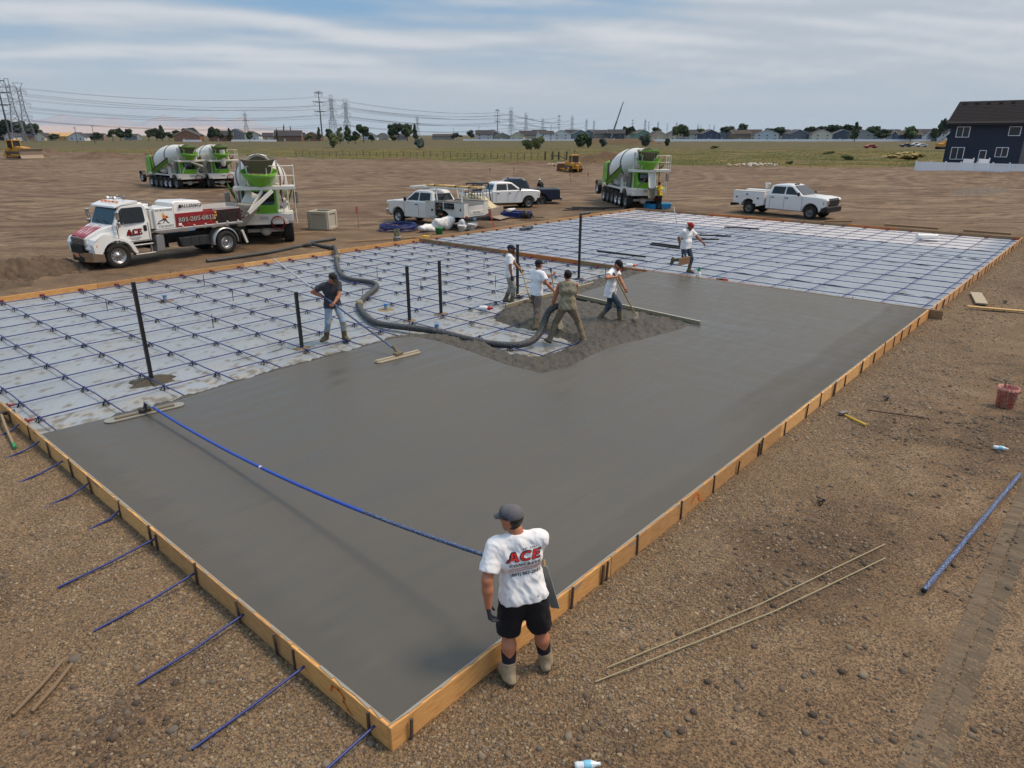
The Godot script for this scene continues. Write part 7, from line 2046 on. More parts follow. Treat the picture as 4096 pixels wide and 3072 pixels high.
func lattice(label: String, pos: Vector3, h: float, arm: Vector3, funnel: bool) -> void:
	var o := thing("pylon", label, "pylon", pos, arm, "lattice pylons of the power lines")
	var m := mat("lattice_steel", s(128, 134, 142), 0.6, 0.3)
	var wd := func(t: float): return h * (0.085 * pow(1.0 - minf(t / 0.55, 1.0), 1.0) + 0.028)
	var th := h * 0.0045
	part("tower_frame", m, o, func():
		var n := 11
		for i in n:
			var t0 := 0.92 * i / n; var t1 := 0.92 * (i + 1) / n
			var a: float = wd.call(t0); var b: float = wd.call(t1)
			for c in [[-1, -1], [1, -1], [1, 1], [-1, 1]]:
				bar(Vector3(c[0] * a, t0 * h - 0.5, c[1] * a), Vector3(c[0] * b, t1 * h, c[1] * b), th * 1.3, th * 1.3)
			for f in [[[-1, -1], [1, -1]], [[1, -1], [1, 1]], [[1, 1], [-1, 1]], [[-1, 1], [-1, -1]]]:
				bar(Vector3(f[0][0] * a, t0 * h, f[0][1] * a), Vector3(f[1][0] * b, t1 * h, f[1][1] * b), th * 0.8, th * 0.8)
				bar(Vector3(f[1][0] * a, t0 * h, f[1][1] * a), Vector3(f[0][0] * b, t1 * h, f[0][1] * b), th * 0.8, th * 0.8)
		var tw: float = h * (0.075 if funnel else 0.028)
		for c in [[-1, -1], [1, -1], [1, 1], [-1, 1]]: bar(Vector3(c[0] * h * 0.028, 0.92 * h, c[1] * h * 0.028), Vector3(c[0] * tw, h, c[1] * h * 0.03), th, th)
		bar(Vector3(-tw, h, h * 0.03), Vector3(tw, h, h * 0.03), th, th); bar(Vector3(-tw, h, -h * 0.03), Vector3(tw, h, -h * 0.03), th, th))
	for q in [[0.86, 0.115], [0.65, 0.14], [0.44, 0.12]]:
		part("arm", m, o, func():
			for e in [-1, 1]:
				for z in [-1, 1]: bar(Vector3(0, q[0] * h, z * h * 0.028), Vector3(e * q[1] * h, q[0] * h, 0), th, th); bar(Vector3(e * h * 0.028, (q[0] + 0.045) * h, z * h * 0.02), Vector3(e * q[1] * h, q[0] * h, 0), th, th)
				bar(Vector3(e * q[1] * h, q[0] * h, 0), Vector3(e * q[1] * h * 0.8, (q[0] - 0.07) * h, 0), th * 0.8, th * 0.8); bar(Vector3(e * q[1] * h * 0.55, q[0] * h, 0), Vector3(e * q[1] * h * 0.8, (q[0] - 0.07) * h, 0), th * 0.8, th * 0.8))

func wire(a: Vector3, b: Vector3, sag: float, r: float, grp: String) -> void:
	var p := []
	for i in 17:
		var t := i / 16.0
		p.append(a.lerp(b, t) - Vector3(0, sag * 4.0 * t * (1.0 - t), 0))
	B()
	tube(p, r, 4)
	tag(done("power_line", mat("wire", s(78, 84, 92), 0.7)), "one of the thin grey " + grp, "power line", grp)

func far_fence(label: String, u0: float, d0: float, u1: float, d1: float, h: float, n: int, m: Material) -> void:
	var a := gat(u0, d0 * 1.42); var b := gat(u1, d1 * 1.42)
	var o := thing("white_fence", label, "fence")
	for i in n:
		var p := a.lerp(b, float(i) / n); var q := a.lerp(b, float(i + 1) / n)
		p.y = gh(p.x, p.z) - 0.3; q.y = gh(q.x, q.z) - 0.3
		part("panel", m, o, func(): bar(p + Vector3(0, h / 2, 0), q + Vector3(0, h / 2, 0), 0.05, h))

func build_far() -> void:
	build_hills()
	var white := mat("vinyl_white", s(243, 243, 246), 0.5)
	var r := RandomNumberGenerator.new(); r.seed = 77
	# --- the navy house on the right and its fence
	var navy := s(38, 48, 66)
	var o := thing("navy_house", "two storey navy blue house with dark roof on the right", "house", gat(2130, 113.0), (-FW * 0.70 - RT * 0.71).normalized())
	var hw := 4.9; var dp := 4.2
	var wm := mat("siding_navy", navy, 0.75)
	part("wall", wm, o, func(): box(Vector3(0, 3.2, 0), Vector3(dp * 2, 6.4, hw * 2)); box(Vector3(-1.0, 2.2, hw + 0.45), Vector3(5.0, 4.4, 0.9)))
	for i in 26: part("siding_board", wm, o, func(): box(Vector3(dp + 0.006, 0.25 + i * 0.245, 0), Vector3(0.03, 0.225, hw * 2)))
	part("gable", wm, o, func(): hull([Vector3(dp, 6.4, hw), Vector3(-dp, 6.4, hw), Vector3(0, 9.2, hw)], 0.0))
	var roof := part("roof", mat("shingle_brown", s(48, 42, 43), 0.95), o, func():
		for e in [-1, 1]:
			var a := Vector3((dp + 0.6) * e, 6.1, -hw - 0.5); var b := Vector3((dp + 0.6) * e, 6.1, hw + 0.5); var c := Vector3(0, 9.35, hw + 0.5); var q := Vector3(0, 9.35, -hw - 0.5)
			var t := Vector3(0, 0.22, 0)
			QO(a + t, b + t, c + t, q + t, Vector3.ZERO); QO(a, b, b + t, a + t, Vector3(0, 6, 0)); QO(b, c, c + t, b + t, Vector3(0, 6, 0)); QO(a, q, q + t, a + t, Vector3(0, 6, 0)); QO(a, b, c, q, Vector3(0, 20, 0))
		QO(Vector3(1.8, 4.2, hw + 1.2), Vector3(-3.8, 4.2, hw + 1.2), Vector3(-3.8, 5.6, hw), Vector3(1.8, 5.6, hw), Vector3(-1, 3, hw)))
	for i in 14:
		part("shingle_course", mat("shingle_brown", s(48, 42, 43), 0.95), roof, func(): bar(Vector3(0.25 + i * 0.31, 9.45 - i * 0.209, -hw - 0.5), Vector3(0.25 + i * 0.31, 9.45 - i * 0.209, hw + 0.5), 0.05, 0.03))
	for i in 6: part("roof_vent", mat("vent_dark", s(66, 62, 62), 0.7), roof, func(): box(Vector3(0.55, 9.25, -hw + 1.4 + i * 1.6), Vector3(0.35, 0.16, 0.5)))
	part("eave_trim", mat("trim_dark", s(30, 30, 36), 0.7), o, func(): box(Vector3(dp + 0.62, 6.12, 0), Vector3(0.06, 0.24, hw * 2 + 1.0)); bar(Vector3(dp + 0.6, 6.1, -hw - 0.52), Vector3(0, 9.4, -hw - 0.52), 0.08, 0.3); bar(Vector3(dp + 0.6, 6.1, hw + 0.52), Vector3(0, 9.4, hw + 0.52), 0.08, 0.3))
	for q in [[3.1, 5.05, 1.8, 1.55, 2], [-3.55, 5.15, 1.5, 1.3, 1], [3.3, 1.95, 1.8, 1.8, 2], [-2.5, 2.2, 1.6, 1.4, 2], [-0.1, 1.45, 0.95, 2.0, 0]]:
		var win := part("window" if q[4] > 0 else "door", white, o, func(): box(Vector3(dp + 0.06, q[1], q[0]), Vector3(0.08, q[3], q[2])))
		for k in maxi(q[4], 1):
			var n: int = maxi(q[4], 1)
			var ww: float = (q[2] - 0.12 * (n + 1) * 0.7) / n
			part("pane", mat("house_glass", s(44, 52, 60), 0.15), win, func(): box(Vector3(dp + 0.075, q[1], q[0] - q[2] / 2 + 0.09 + ww / 2 + k * (ww + 0.08)), Vector3(0.08, q[3] - 0.16, ww)))
	part("window", white, o, func(): box(Vector3(1.5, 5.0, -hw - 0.04), Vector3(1.2, 1.6, 0.08)))
	part("pane", mat("house_glass", s(44, 52, 60), 0.15), o, func(): box(Vector3(1.5, 5.0, -hw - 0.07), Vector3(1.0, 1.4, 0.06)))
	# vinyl fence in front of it
	var fo := thing("vinyl_fence", "white vinyl privacy fence in front of the navy house", "fence")
	var fa := gat(1976, 101.0); var fb := gat(2330, 88.0)
	for i in 11:
		var p := fa.lerp(fb, i / 10.0); var q := fa.lerp(fb, (i + 1) / 10.0)
		part("fence_post", white, fo, func(): box(p + Vector3(0, 0.45, 0), Vector3(0.14, 1.5, 0.14)); box(p + Vector3(0, 1.22, 0), Vector3(0.18, 0.06, 0.18)))
		if i < 10:
			for k in 8: part("fence_board", white, fo, func(): bar(p.lerp(q, (k + 0.06) / 8.0) + Vector3(0, 0.35, 0), p.lerp(q, (k + 0.95) / 8.0) + Vector3(0, 0.35, 0), 0.03, 1.4))
			part("rail", white, fo, func(): bar(p + Vector3(0, 1.05, 0), q + Vector3(0, 1.05, 0), 0.07, 0.12))
	for u in [2098.0, 2132.0]:
		var g := gat(u, 100.0)
		var so := thing("fence_stub", "white fence end piece rising behind the long fence, %s of the back door" % ("left" if u < 2110 else "right"), "fence")
		part("post", white, so, func(): box(g + Vector3(0, 0.8, 0), Vector3(0.14, 1.7, 0.14)))
		part("panel", white, so, func(): bar(g + Vector3(0, 0.6, 0), g + FW * 3.0 + RT * 0.5 + Vector3(0, 0.6, 0), 0.05, 1.7))
	# --- houses: u, distance, width, depth, eave, ridge, wall, roof, gable to us, label
	var dkr := s(58, 56, 60); var brr := s(66, 58, 54)
	var tn := s(176, 166, 148); var wh := s(206, 208, 210); var gy := s(128, 134, 140); var bl := s(64, 80, 104); var gn_ := s(96, 122, 116); var bk := s(140, 100, 78); var sl := s(96, 106, 118)
	var H := [
		[8, 470, 20, 10, 3.2, 6.4, s(70, 66, 64), dkr, false, "low dark roofed house at the far left edge"], [30, 440, 9, 9, 3.2, 6.2, wh, dkr, true, "small white gabled house left of the tan one"], [62, 455, 26, 10, 3.3, 6.8, s(166, 122, 82), dkr, false, "long tan house under construction behind the leaning pole"], [97, 440, 11, 9, 3.2, 6.2, s(214, 206, 184), dkr, true, "cream gabled house right of the lattice towers"],
		[140, 470, 28, 10, 3.6, 6.6, s(206, 164, 104), s(196, 158, 106), false, "raw timber house frame on the left horizon"], [172, 450, 15, 9, 3.2, 6.8, wh, dkr, true, "white bungalow with dark gable right of the timber frame"], [205, 480, 22, 9, 3.2, 6.0, s(128, 110, 92), dkr, false, "brown low house behind the round tree on the left"], [288, 520, 14, 9, 3.2, 5.6, gy, dkr, false, "grey low house between the left trees"],
		[410, 400, 20, 11, 4.6, 8.6, bk, dkr, true, "brick house with steep dark gables above the two far mixers"], [480, 415, 19, 11, 4.0, 7.8, bk, dkr, false, "brick house with light garage above the far mixers"], [513, 420, 15, 10, 6.0, 9.4, gy, dkr, true, "grey two storey house left of the thin pylon"], [545, 440, 16, 10, 4.2, 7.6, wh, dkr, true, "white house with twin gables right of the grey two storey one"], [585, 450, 13, 10, 3.6, 6.4, tn, dkr, false, "tan bungalow behind the two dark cypresses"], [625, 410, 22, 11, 4.0, 8.0, s(122, 92, 76), dkr, false, "dark roofed brick house left of the steel pole"], [675, 430, 16, 10, 3.6, 7.0, bk, brr, true, "brown house with white gable trim beside the steel pole"],
		[738, 420, 14, 9, 3.4, 6.4, wh, s(104, 110, 118), false, "white house with grey roof behind the poplars"], [800, 520, 16, 9, 3.2, 7.0, wh, dkr, true, "white gabled house left of the dense dark trees"], [828, 530, 15, 9, 3.2, 6.6, tn, dkr, true, "cream gabled house touching the dense dark trees"], [865, 540, 16, 9, 3.2, 5.8, s(120, 124, 128), dkr, false, "grey low house under the dense dark trees"], [960, 560, 26, 9, 3.2, 5.6, s(150, 150, 148), brr, false, "long low house right of the dense dark trees"],
		[1046, 500, 17, 10, 5.0, 9.0, s(196, 198, 200), dkr, false, "pale house with hipped dark roof near the middle"], [1085, 480, 16, 10, 3.4, 6.6, s(138, 140, 128), dkr, true, "grey green bungalow by the tall lattice pylon"], [1118, 475, 13, 10, 3.6, 7.2, s(204, 196, 172), dkr, true, "cream gabled house under the tall lattice pylon"], [1140, 490, 17, 10, 4.2, 8.4, tn, dkr, false, "tan two storey house right of the cream gable"], [1178, 470, 15, 10, 5.6, 8.2, s(196, 206, 218), dkr, false, "pale blue white house with a plain side wall"], [1213, 475, 17, 10, 5.8, 9.0, wh, dkr, true, "white gabled house right of the pale blue one"], [1252, 480, 17, 10, 5.8, 9.2, s(104, 124, 134), s(74, 80, 82), true, "blue green house behind the grey shrub"], [1300, 480, 17, 10, 5.8, 9.0, s(126, 122, 116), dkr, false, "taupe house left of the crane"], [1330, 475, 16, 10, 5.8, 9.4, s(72, 74, 80), dkr, false, "charcoal house directly behind the crane"], [1384, 465, 17, 10, 5.8, 9.2, s(106, 136, 124), brr, true, "sage green house right of the crane"],
		[1420, 455, 17, 10, 3.8, 8.0, tn, brr, true, "tan house with broad gable right of the sage green one"], [1456, 470, 15, 10, 5.4, 8.6, s(206, 200, 186), dkr, true, "cream two storey house with open gable"], [1490, 490, 14, 10, 5.4, 8.4, s(170, 172, 174), dkr, false, "grey white house partly hidden by the navy gable"], [1530, 455, 18, 10, 5.8, 9.2, bl, brr, true, "deep blue house with white gable trim in the far row"], [1596, 450, 18, 10, 5.6, 8.6, s(120, 108, 94), brr, false, "brown house with a small front gable in the far row"], [1655, 440, 20, 10, 5.6, 9.0, s(192, 198, 206), dkr, true, "long white house with tall gable in the far row"], [1718, 435, 20, 10, 5.6, 9.0, sl, dkr, true, "slate blue house with stair in the far row"], [1770, 430, 17, 10, 5.6, 8.8, s(204, 200, 186), s(52, 50, 56), true, "cream house with arched windows in the far row"], [1815, 450, 16, 10, 5.8, 9.2, s(76, 88, 104), dkr, true, "dark blue house behind the cream arched one"], [1858, 420, 17, 10, 5.0, 8.6, s(150, 152, 152), brr, true, "grey house with white gable left of the navy bungalow"], [1905, 440, 18, 10, 5.4, 9.0, gy, dkr, false, "grey house behind the brown roofs at right"], [1957, 400, 19, 10, 4.6, 7.6, bl, brr, false, "navy bungalow with one bright window at right"], [2003, 420, 9, 10, 5.8, 9.0, wh, dkr, true, "narrow white townhouse, first in the row of gables"], [2022, 410, 8, 10, 5.8, 9.0, sl, dkr, true, "narrow slate townhouse, second in the row of gables"], [2042, 400, 8, 10, 5.8, 9.0, wh, dkr, true, "narrow white townhouse nearest the navy house"]]
	for h in H: house(h[9], gat(h[0], h[1] * 1.42), (-FW + RT * r.randf_range(-0.3, 0.3)).normalized(), h[2] * 0.95, h[3], h[4], h[5], h[6], h[7], h[8])
	var k2 := 0
	for q in [[1065, 590], [1165, 580], [1235, 585], [1275, 570], [1355, 560], [1500, 575], [1565, 570], [1625, 560], [1690, 555], [1745, 550], [1838, 560], [1882, 530], [1930, 545], [1985, 520]]:
		house(["dark roof showing between nearer houses, house in the second row", "brown roofed house in the second row behind the far fence"][k2 % 2], gat(q[0], q[1] * 1.42), (-FW + RT * r.randf_range(-0.6, 0.6)).normalized(), 17, 10, 6.0, 10.2, [sl, tn, gy][k2 % 3], [dkr, brr][k2 % 2], k2 % 3 == 0).set_meta("group", "second row roofs " + str(k2 % 2))
		k2 += 1
	# --- fences
	far_fence("long white vinyl fence behind the field on the right", 1370, 405, 2010, 395, 1.9, 30, white)
	far_fence("white vinyl fence before the houses in the middle", 1000, 445, 1340, 440, 1.8, 14, white)
	far_fence("short white fence below the brick houses on the left", 395, 385, 436, 385, 1.6, 4, white)
	far_fence("short white fence under the thin pylon", 500, 395, 598, 400, 1.6, 6, white)
	# --- trees: u, distance, height, width, kind, colour, label
	var g1 := s(44, 62, 36); var g2 := s(58, 76, 40); var g3 := s(82, 98, 52); var g4 := s(104, 112, 70); var g5 := s(72, 88, 78)
	var TR := [[-14, 500, 23, 22, "round", g1], [14, 500, 24, 26, "round", g1], [34, 500, 25, 24, "round", g1], [54, 500, 23, 22, "round", g1], [80, 500, 21, 22, "round", g1], [92, 500, 11, 12, "round", g2], [118, 480, 8, 14, "round", g1], [210, 470, 10, 15, "round", g1], [245, 455, 13, 9, "round", g2], [262, 470, 14, 12, "round", g1], [280, 470, 14, 13, "round", g1], [322, 470, 13, 10, "round", g2], [340, 460, 14, 11, "round", g1], [352, 465, 16, 14, "tall", g2], [366, 455, 10, 9, "round", g1], [385, 480, 12, 14, "round", g2], [403, 500, 15, 13, "round", g1], [418, 480, 15, 15, "round", g1], [460, 440, 15, 11, "round", g1], [472, 450, 14, 15, "round", g2], [498, 450, 13, 8, "tall", g1], [540, 410, 10, 8, "round", g2], [600, 430, 12, 4, "tall", g2], [616, 470, 17, 3.2, "tall", g1], [630, 480, 16, 3.0, "tall", g1], [655, 470, 10, 16, "round", g2], [668, 400, 7, 9, "round", g3], [690, 460, 14, 8, "tall", g2],
		[712, 470, 14, 12, "round", g2], [735, 300, 12, 9, "tall", g4], [752, 290, 13, 9, "tall", g2], [768, 290, 10, 9, "round", g2], [786, 330, 16, 13, "round", g2], [803, 330, 7, 6, "round", g1], [848, 470, 19, 16, "round", g1], [862, 480, 20, 18, "round", g1], [880, 470, 19, 16, "round", g2], [898, 450, 17, 9, "tall", g1], [852, 330, 6, 8, "round", g2], [985, 600, 10, 18, "round", g5], [1018, 600, 11, 12, "round", g5], [1352, 560, 14, 8, "round", g1], [1365, 560, 14, 9, "round", g1], [1415, 520, 13, 14, "round", g1], [1462, 500, 15, 13, "round", g3], [1478, 510, 14, 11, "round", g2], [1510, 560, 12, 16, "round", g2], [1570, 540, 14, 18, "round", g1], [1600, 530, 16, 16, "round", g1], [1660, 520, 12, 16, "round", g1], [1682, 520, 13, 14, "round", g1], [1748, 520, 13, 20, "round", g1], [1775, 520, 14, 18, "round", g1], [1800, 520, 15, 18, "round", g1], [1825, 520, 15, 20, "round", g1], [1850, 520, 14, 16, "round", g1], [1880, 470, 13, 14, "round", g2], [1905, 460, 10, 14, "round", g1], [1845, 420, 14, 10, "tall", g2], [1950, 440, 9, 14, "round", g2], [1966, 430, 12, 12, "round", g3], [2015, 430, 11, 8, "round", g2], [2028, 440, 17, 10, "tall", g2], [2040, 440, 17, 12, "round", g1]]
	var i := 0
	for t in TR:
		var side: String = ["at the far left edge", "on the left horizon", "left of the middle", "right of the middle", "on the right horizon"][clampi(int((t[0] + 100) / 460.0), 0, 4)]
		var tone := "dark green" if t[5] == g1 else ("olive" if t[5] == g4 else ("bright green" if t[5] == g3 else ("hazy green" if t[5] == g5 else "mid green")))
		var form := "round crowned" if t[4] == "round" else "narrow upright"
		tree(t[4], "%s %s tree among the houses %s" % [tone, form, side], gat(t[0], t[1] * (1.3 if t[1] > 340 else 1.45)), t[2] * (0.76 if t[0] < 1000 else 0.98), t[3] * (0.78 if t[0] < 1000 else 0.98), t[5], i * 7 + 3, "tree", "%s %s trees %s" % [tone, form, side])
		i += 1
	for q in [[718, 285, 7, 6, g4], [905, 250, 4.5, 5, g5], [1140, 240, 4.0, 4, g4], [1158, 245, 4.5, 3.5, g4], [1254, 290, 6.5, 6.5, g2], [1270, 285, 5.5, 4.5, g1], [1300, 300, 4.5, 5, g5], [1395, 300, 6.0, 6.5, g5], [1440, 320, 4.0, 3.5, g1], [1160, 270, 5.5, 6, g4], [1790, 180, 1.3, 3.0, s(104, 114, 60)], [1545, 260, 1.4, 4, s(116, 118, 70)], [1708, 120, 0.8, 2.0, s(112, 120, 62)], [1830, 140, 1.2, 2.6, s(104, 114, 60)], [1940, 150, 1.8, 8, s(168, 150, 92)], [1975, 140, 1.7, 7, s(160, 142, 84)]]:
		var bush_label: String = "%s bush growing in the field %s" % ["grey green" if q[4] == g5 else ("dry straw coloured" if q[4].r > 0.45 else "leafy"), "left of the small bulldozer" if q[0] < 1236 else ("behind the right mixer" if q[0] < 1480 else "by the rubble on the right")]
		tree("low", bush_label, gat(q[0], q[1]), q[2], q[3], q[4], int(q[0]), "bush", "plants: " + bush_label)
	# --- power lines: three rows running away to the right
	var arm := RT * 0.75 + FW * 0.66
	var rows := [[[24, 470, 38], [697, 640, 40], [1075, 1020, 38], [1207, 1480, 42], [1365, 1900, 42], [1400, 2300, 44], [1440, 2700, 44], [1512, 3200, 44], [1580, 3700, 44], [1645, 4200, 44]], [[44, 500, 40], [722, 660, 38], [1104, 820, 33], [1235, 1250, 36], [1392, 1800, 42], [1460, 2300, 44], [1541, 2900, 44], [1605, 3400, 44]], [[66, 510, 38], [752, 690, 36], [1136, 1000, 33], [1266, 1500, 36], [1420, 2100, 42], [1506, 2700, 44], [1570, 3200, 42]]]
	var pos := []
	for k in 3:
		var row := []
		for q in rows[k]:
			var p := gat(q[0], q[1])
			row.append([p, q[2]])
			var where: String = "at the left edge" if q[0] < 200 else ("left of the middle" if q[0] < 800 else ("near the middle" if q[0] < 1150 else "far off on the right"))
			if k == 0: monopole("tall grey steel pole with three double arms %s" % where, p, q[2], arm)
			else: lattice("%s lattice pylon %s" % ["narrow" if k == 1 else "second row", where], p, q[2], arm, k == 2 or q[0] == 1104)
		pos.append(row)
	for q in [[535, 1100, 38], [903, 1300, 36], [1172, 1700, 42], [1282, 1900, 42]]: lattice("solitary far lattice pylon standing %s" % ("above the grey house" if q[0] < 600 else ("behind the dense trees" if q[0] < 1000 else "among the middle pylons")), gat(q[0], q[1]), q[2], arm, false)
	for k in 3:
		var row: Array = pos[k]
		for i2 in mini(row.size() - 1, 3):
			var a: Array = row[i2]; var b: Array = row[i2 + 1]
			var lev := [[0.89, 0.10], [0.71, 0.14], [0.52, 0.12]] if k == 0 else [[0.79, 0.09], [0.58, 0.11], [0.37, 0.10]]
			for l in lev:
				for e in [-1, 1]: wire(a[0] + arm * e * l[1] * a[1] + Vector3(0, l[0] * a[1], 0), b[0] + arm * e * l[1] * b[1] + Vector3(0, l[0] * b[1], 0), 5.5, 0.055 + 0.03 * i2, ["wires hung from the steel poles across the sky", "wires hung from the narrow lattice pylons", "wires hung from the back row of lattice pylons"][k] + [", left span", ", middle span", ", right span"][i2])
		# spans leaving the frame on the left
		var a0: Array = row[0]
		var out: Vector3 = a0[0] + (a0[0] - row[1][0]) * 0.5
		for l in [[0.89, 0.10], [0.71, 0.14], [0.52, 0.12]]:
			for e in [-1, 1]: wire(a0[0] + arm * e * l[1] * a0[1] + Vector3(0, l[0] * a0[1], 0), out + arm * e * l[1] * a0[1] + Vector3(0, l[0] * a0[1], 0), 4.0, 0.05, "wires leaving at the left edge, from the %s" % ["steel poles", "narrow pylons", "back pylons"][k])
	# --- crane
	var cr := thing("mobile_crane", "mobile crane with one long bare boom raised over the houses", "crane", gat(1318, 430.0), RT)
	part("boom", mat("crane_grey", s(126, 128, 130), 0.6), cr, func(): bar(Vector3(0, 1.5, 0), Vector3(3.2, 12.0, 0), 0.9, 0.9); bar(Vector3(3.2, 12.0, 0), Vector3(5.4, 19.0, 0), 0.65, 0.65); bar(Vector3(5.4, 19.0, 0), Vector3(6.6, 22.8, 0), 0.45, 0.45))
	part("carrier", mat("crane_grey", s(126, 128, 130), 0.6), cr, func(): box(Vector3(0, 1.2, 0), Vector3(8, 1.2, 2.4), 0.1); box(Vector3(-2.4, 2.3, 0), Vector3(2.0, 1.4, 1.6), 0.1))
	part("wheels", mat("tyre", s(34, 33, 32), 0.85), cr, func(): 
		for x in [-3.0, -1.6, 1.6, 3.0]: cyl(Vector3(x, 0.55, -1.25), Vector3(x, 0.55, 1.25), 0.55, 0.55, 10))
	# --- excavator and site clutter at right
	var ex := thing("excavator", "orange excavator working beside the navy house", "excavator", gat(2034, 255.0), RT)
	var oy := mat("digger_orange", s(206, 140, 48), 0.5)
	part("undercarriage", M_k(), ex, func(): box(Vector3(0, 0.4, 1.0), Vector3(3.6, 0.8, 0.5), 0.2); box(Vector3(0, 0.4, -1.0), Vector3(3.6, 0.8, 0.5), 0.2))
	part("house", oy, ex, func(): hull(P3([-1.8, 0.9, -1.9, 1.9, 0.0, 2.0, 0.3, 2.9, 1.2, 2.9, 1.3, 0.9], 1.2), 0.08))
	part("arm", oy, ex, func(): bar(Vector3(1.2, 1.6, 0), Vector3(3.0, 4.2, 0), 0.4, 0.6); bar(Vector3(3.0, 4.2, 0), Vector3(5.2, 2.6, 0), 0.35, 0.5))
	part("bucket", M_k(), ex, func(): hull(P3([5.0, 2.6, 5.5, 2.4, 5.3, 1.6, 4.7, 1.5, 4.6, 2.0], 0.5), 0.03))
	for q in [[1880, 270, 5, s(160, 60, 54), "red"], [1956, 300, 5, s(60, 66, 80), "dark"], [1990, 300, 4.6, s(206, 208, 210), "white"], [1978, 330, 5, s(190, 194, 200), "silver"]]:
		var co := thing("parked_car", "%s car parked at the building site on the right" % q[4], "car", gat(q[0], q[1]), RT)
		part("body", mat("car_" + q[4], q[3], 0.35), co, func(): hull(P3([-2.3, 0.35, -2.3, 0.9, -1.2, 1.0, -0.6, 1.5, 0.9, 1.5, 1.5, 0.98, 2.2, 0.85, 2.3, 0.35], 0.85), 0.06))
		part("side_glass", mat("window_glass", s(24, 30, 34), 0.05), co, func(): plate(P2([-1.0, 1.02, -0.5, 1.42, 0.8, 1.42, 1.25, 1.02]), Vector3(0, 0, -0.86), Vector3.RIGHT, Vector3.UP, -0.01); plate(P2([-1.0, 1.02, -0.5, 1.42, 0.8, 1.42, 1.25, 1.02]), Vector3(0, 0, 0.86), Vector3.RIGHT, Vector3.UP, 0.01))
		part("wheels", mat("tyre", s(34, 33, 32), 0.85), co, func():
			for x in [-1.4, 1.4]: cyl(Vector3(x, 0.33, -0.9), Vector3(x, 0.33, 0.9), 0.33, 0.33, 10))
	# field fence and the small gate beyond the small bulldozer
	var wd := mat("old_wood", s(74, 62, 50), 0.9)
	var gt := thing("field_gate", "dark timber gate frame standing in the field left of the small bulldozer", "gate")
	for q in [1178, 1194, 1207, 1224]:
		var p := gat(q, 142.0)
		part("post", wd, gt, func(): box(p + Vector3(0, 0.75, 0), Vector3(0.22, 1.7, 0.22)))
	part("brace", wd, gt, func(): bar(gat(1207, 142.0) + Vector3(0, 0.9, 0), gat(1222, 142.0) + Vector3(0, 0.2, 0), 0.1, 0.1); bar(gat(1194, 142.0) + Vector3(0, 0.8, 0), gat(1207, 142.0) + Vector3(0, 0.8, 0), 0.1, 0.1))
	var fp := thing("wire_fence", "thin wire fence on posts along the near edge of the field", "fence")
	for k in 44:
		var u := 640.0 + k * 14.5
		var dd := lerpf(168.0, 138.0, k / 43.0)
		var p := gat(u, dd)
		part("post", wd, fp, func(): cyl(p + Vector3(0, -0.3, 0), p + Vector3(0, 1.25 + 0.2 * sin(k * 2.0), 0), 0.06, 0.05, 5))
	part("wire", mat("wire", s(78, 84, 92), 0.7), fp, func():
		for y in [0.6, 1.1]: tube([gat(640, 168.0) + Vector3(0, y, 0), gat(950, 153.0) + Vector3(0, y, 0), gat(1264, 138.0) + Vector3(0, y, 0)], 0.012, 4))
	for q in [[1190, 560, 12], [1530, 700, 14], [885, 900, 14], [980, 800, 12], [1035, 700, 12], [168, 430, 9], [206, 420, 10]]:
		var up := thing("utility_pole", "thin wooden utility pole %s" % ("on the left horizon" if q[0] < 300 else ("near the middle horizon" if q[0] < 1100 else "behind the far houses")), "utility pole", gat(q[0], q[1]), RT, "wooden utility poles")
		part("pole", wd, up, func(): cyl(Vector3(0, 0, 0), Vector3(0, q[2], 0), 0.18, 0.12, 6))
		part("crossarm", wd, up, func(): bar(Vector3(-1.2, q[2] - 0.5, 0), Vector3(1.2, q[2] - 0.5, 0), 0.12, 0.12))

func M_k() -> Material: return mat("black_plastic", s(20, 20, 21), 0.55)

# ---------- small things ----------
func bucket(label: String, pos: Vector3, r: float, h: float, m: Material, m_in: Material, tilt := Vector3.UP, handle := true) -> Node3D:
	var o := thing("bucket", label, "bucket", pos)
	part("tub", m, o, func(): lathe([Vector2(0, 0.0), Vector2(r * 0.84, 0.0), Vector2(r * 0.97, h * 0.84), Vector2(r * 1.05, h * 0.85), Vector2(r * 1.05, h * 0.90), Vector2(r * 1.0, h * 0.91), Vector2(r * 1.03, h), Vector2(r * 0.95, h), Vector2(r * 0.93, h * 0.6)], Vector3.ZERO, tilt, 20))
	part("contents", m_in, o, func(): lathe([Vector2(r * 0.93, h * 0.6), Vector2(0, h * 0.62)], Vector3.ZERO, tilt, 20))
	if handle: part("bail", mat("dull_steel", s(120, 118, 114), 0.55, 0.5), o, func(): tube([Vector3(r, h * 0.88, 0), Vector3(r * 0.9, h * 0.6, r * 0.7), Vector3(0, h * 0.45, r * 1.12), Vector3(-r * 0.9, h * 0.6, r * 0.7), Vector3(-r, h * 0.88, 0)], 0.006, 5))
	return o

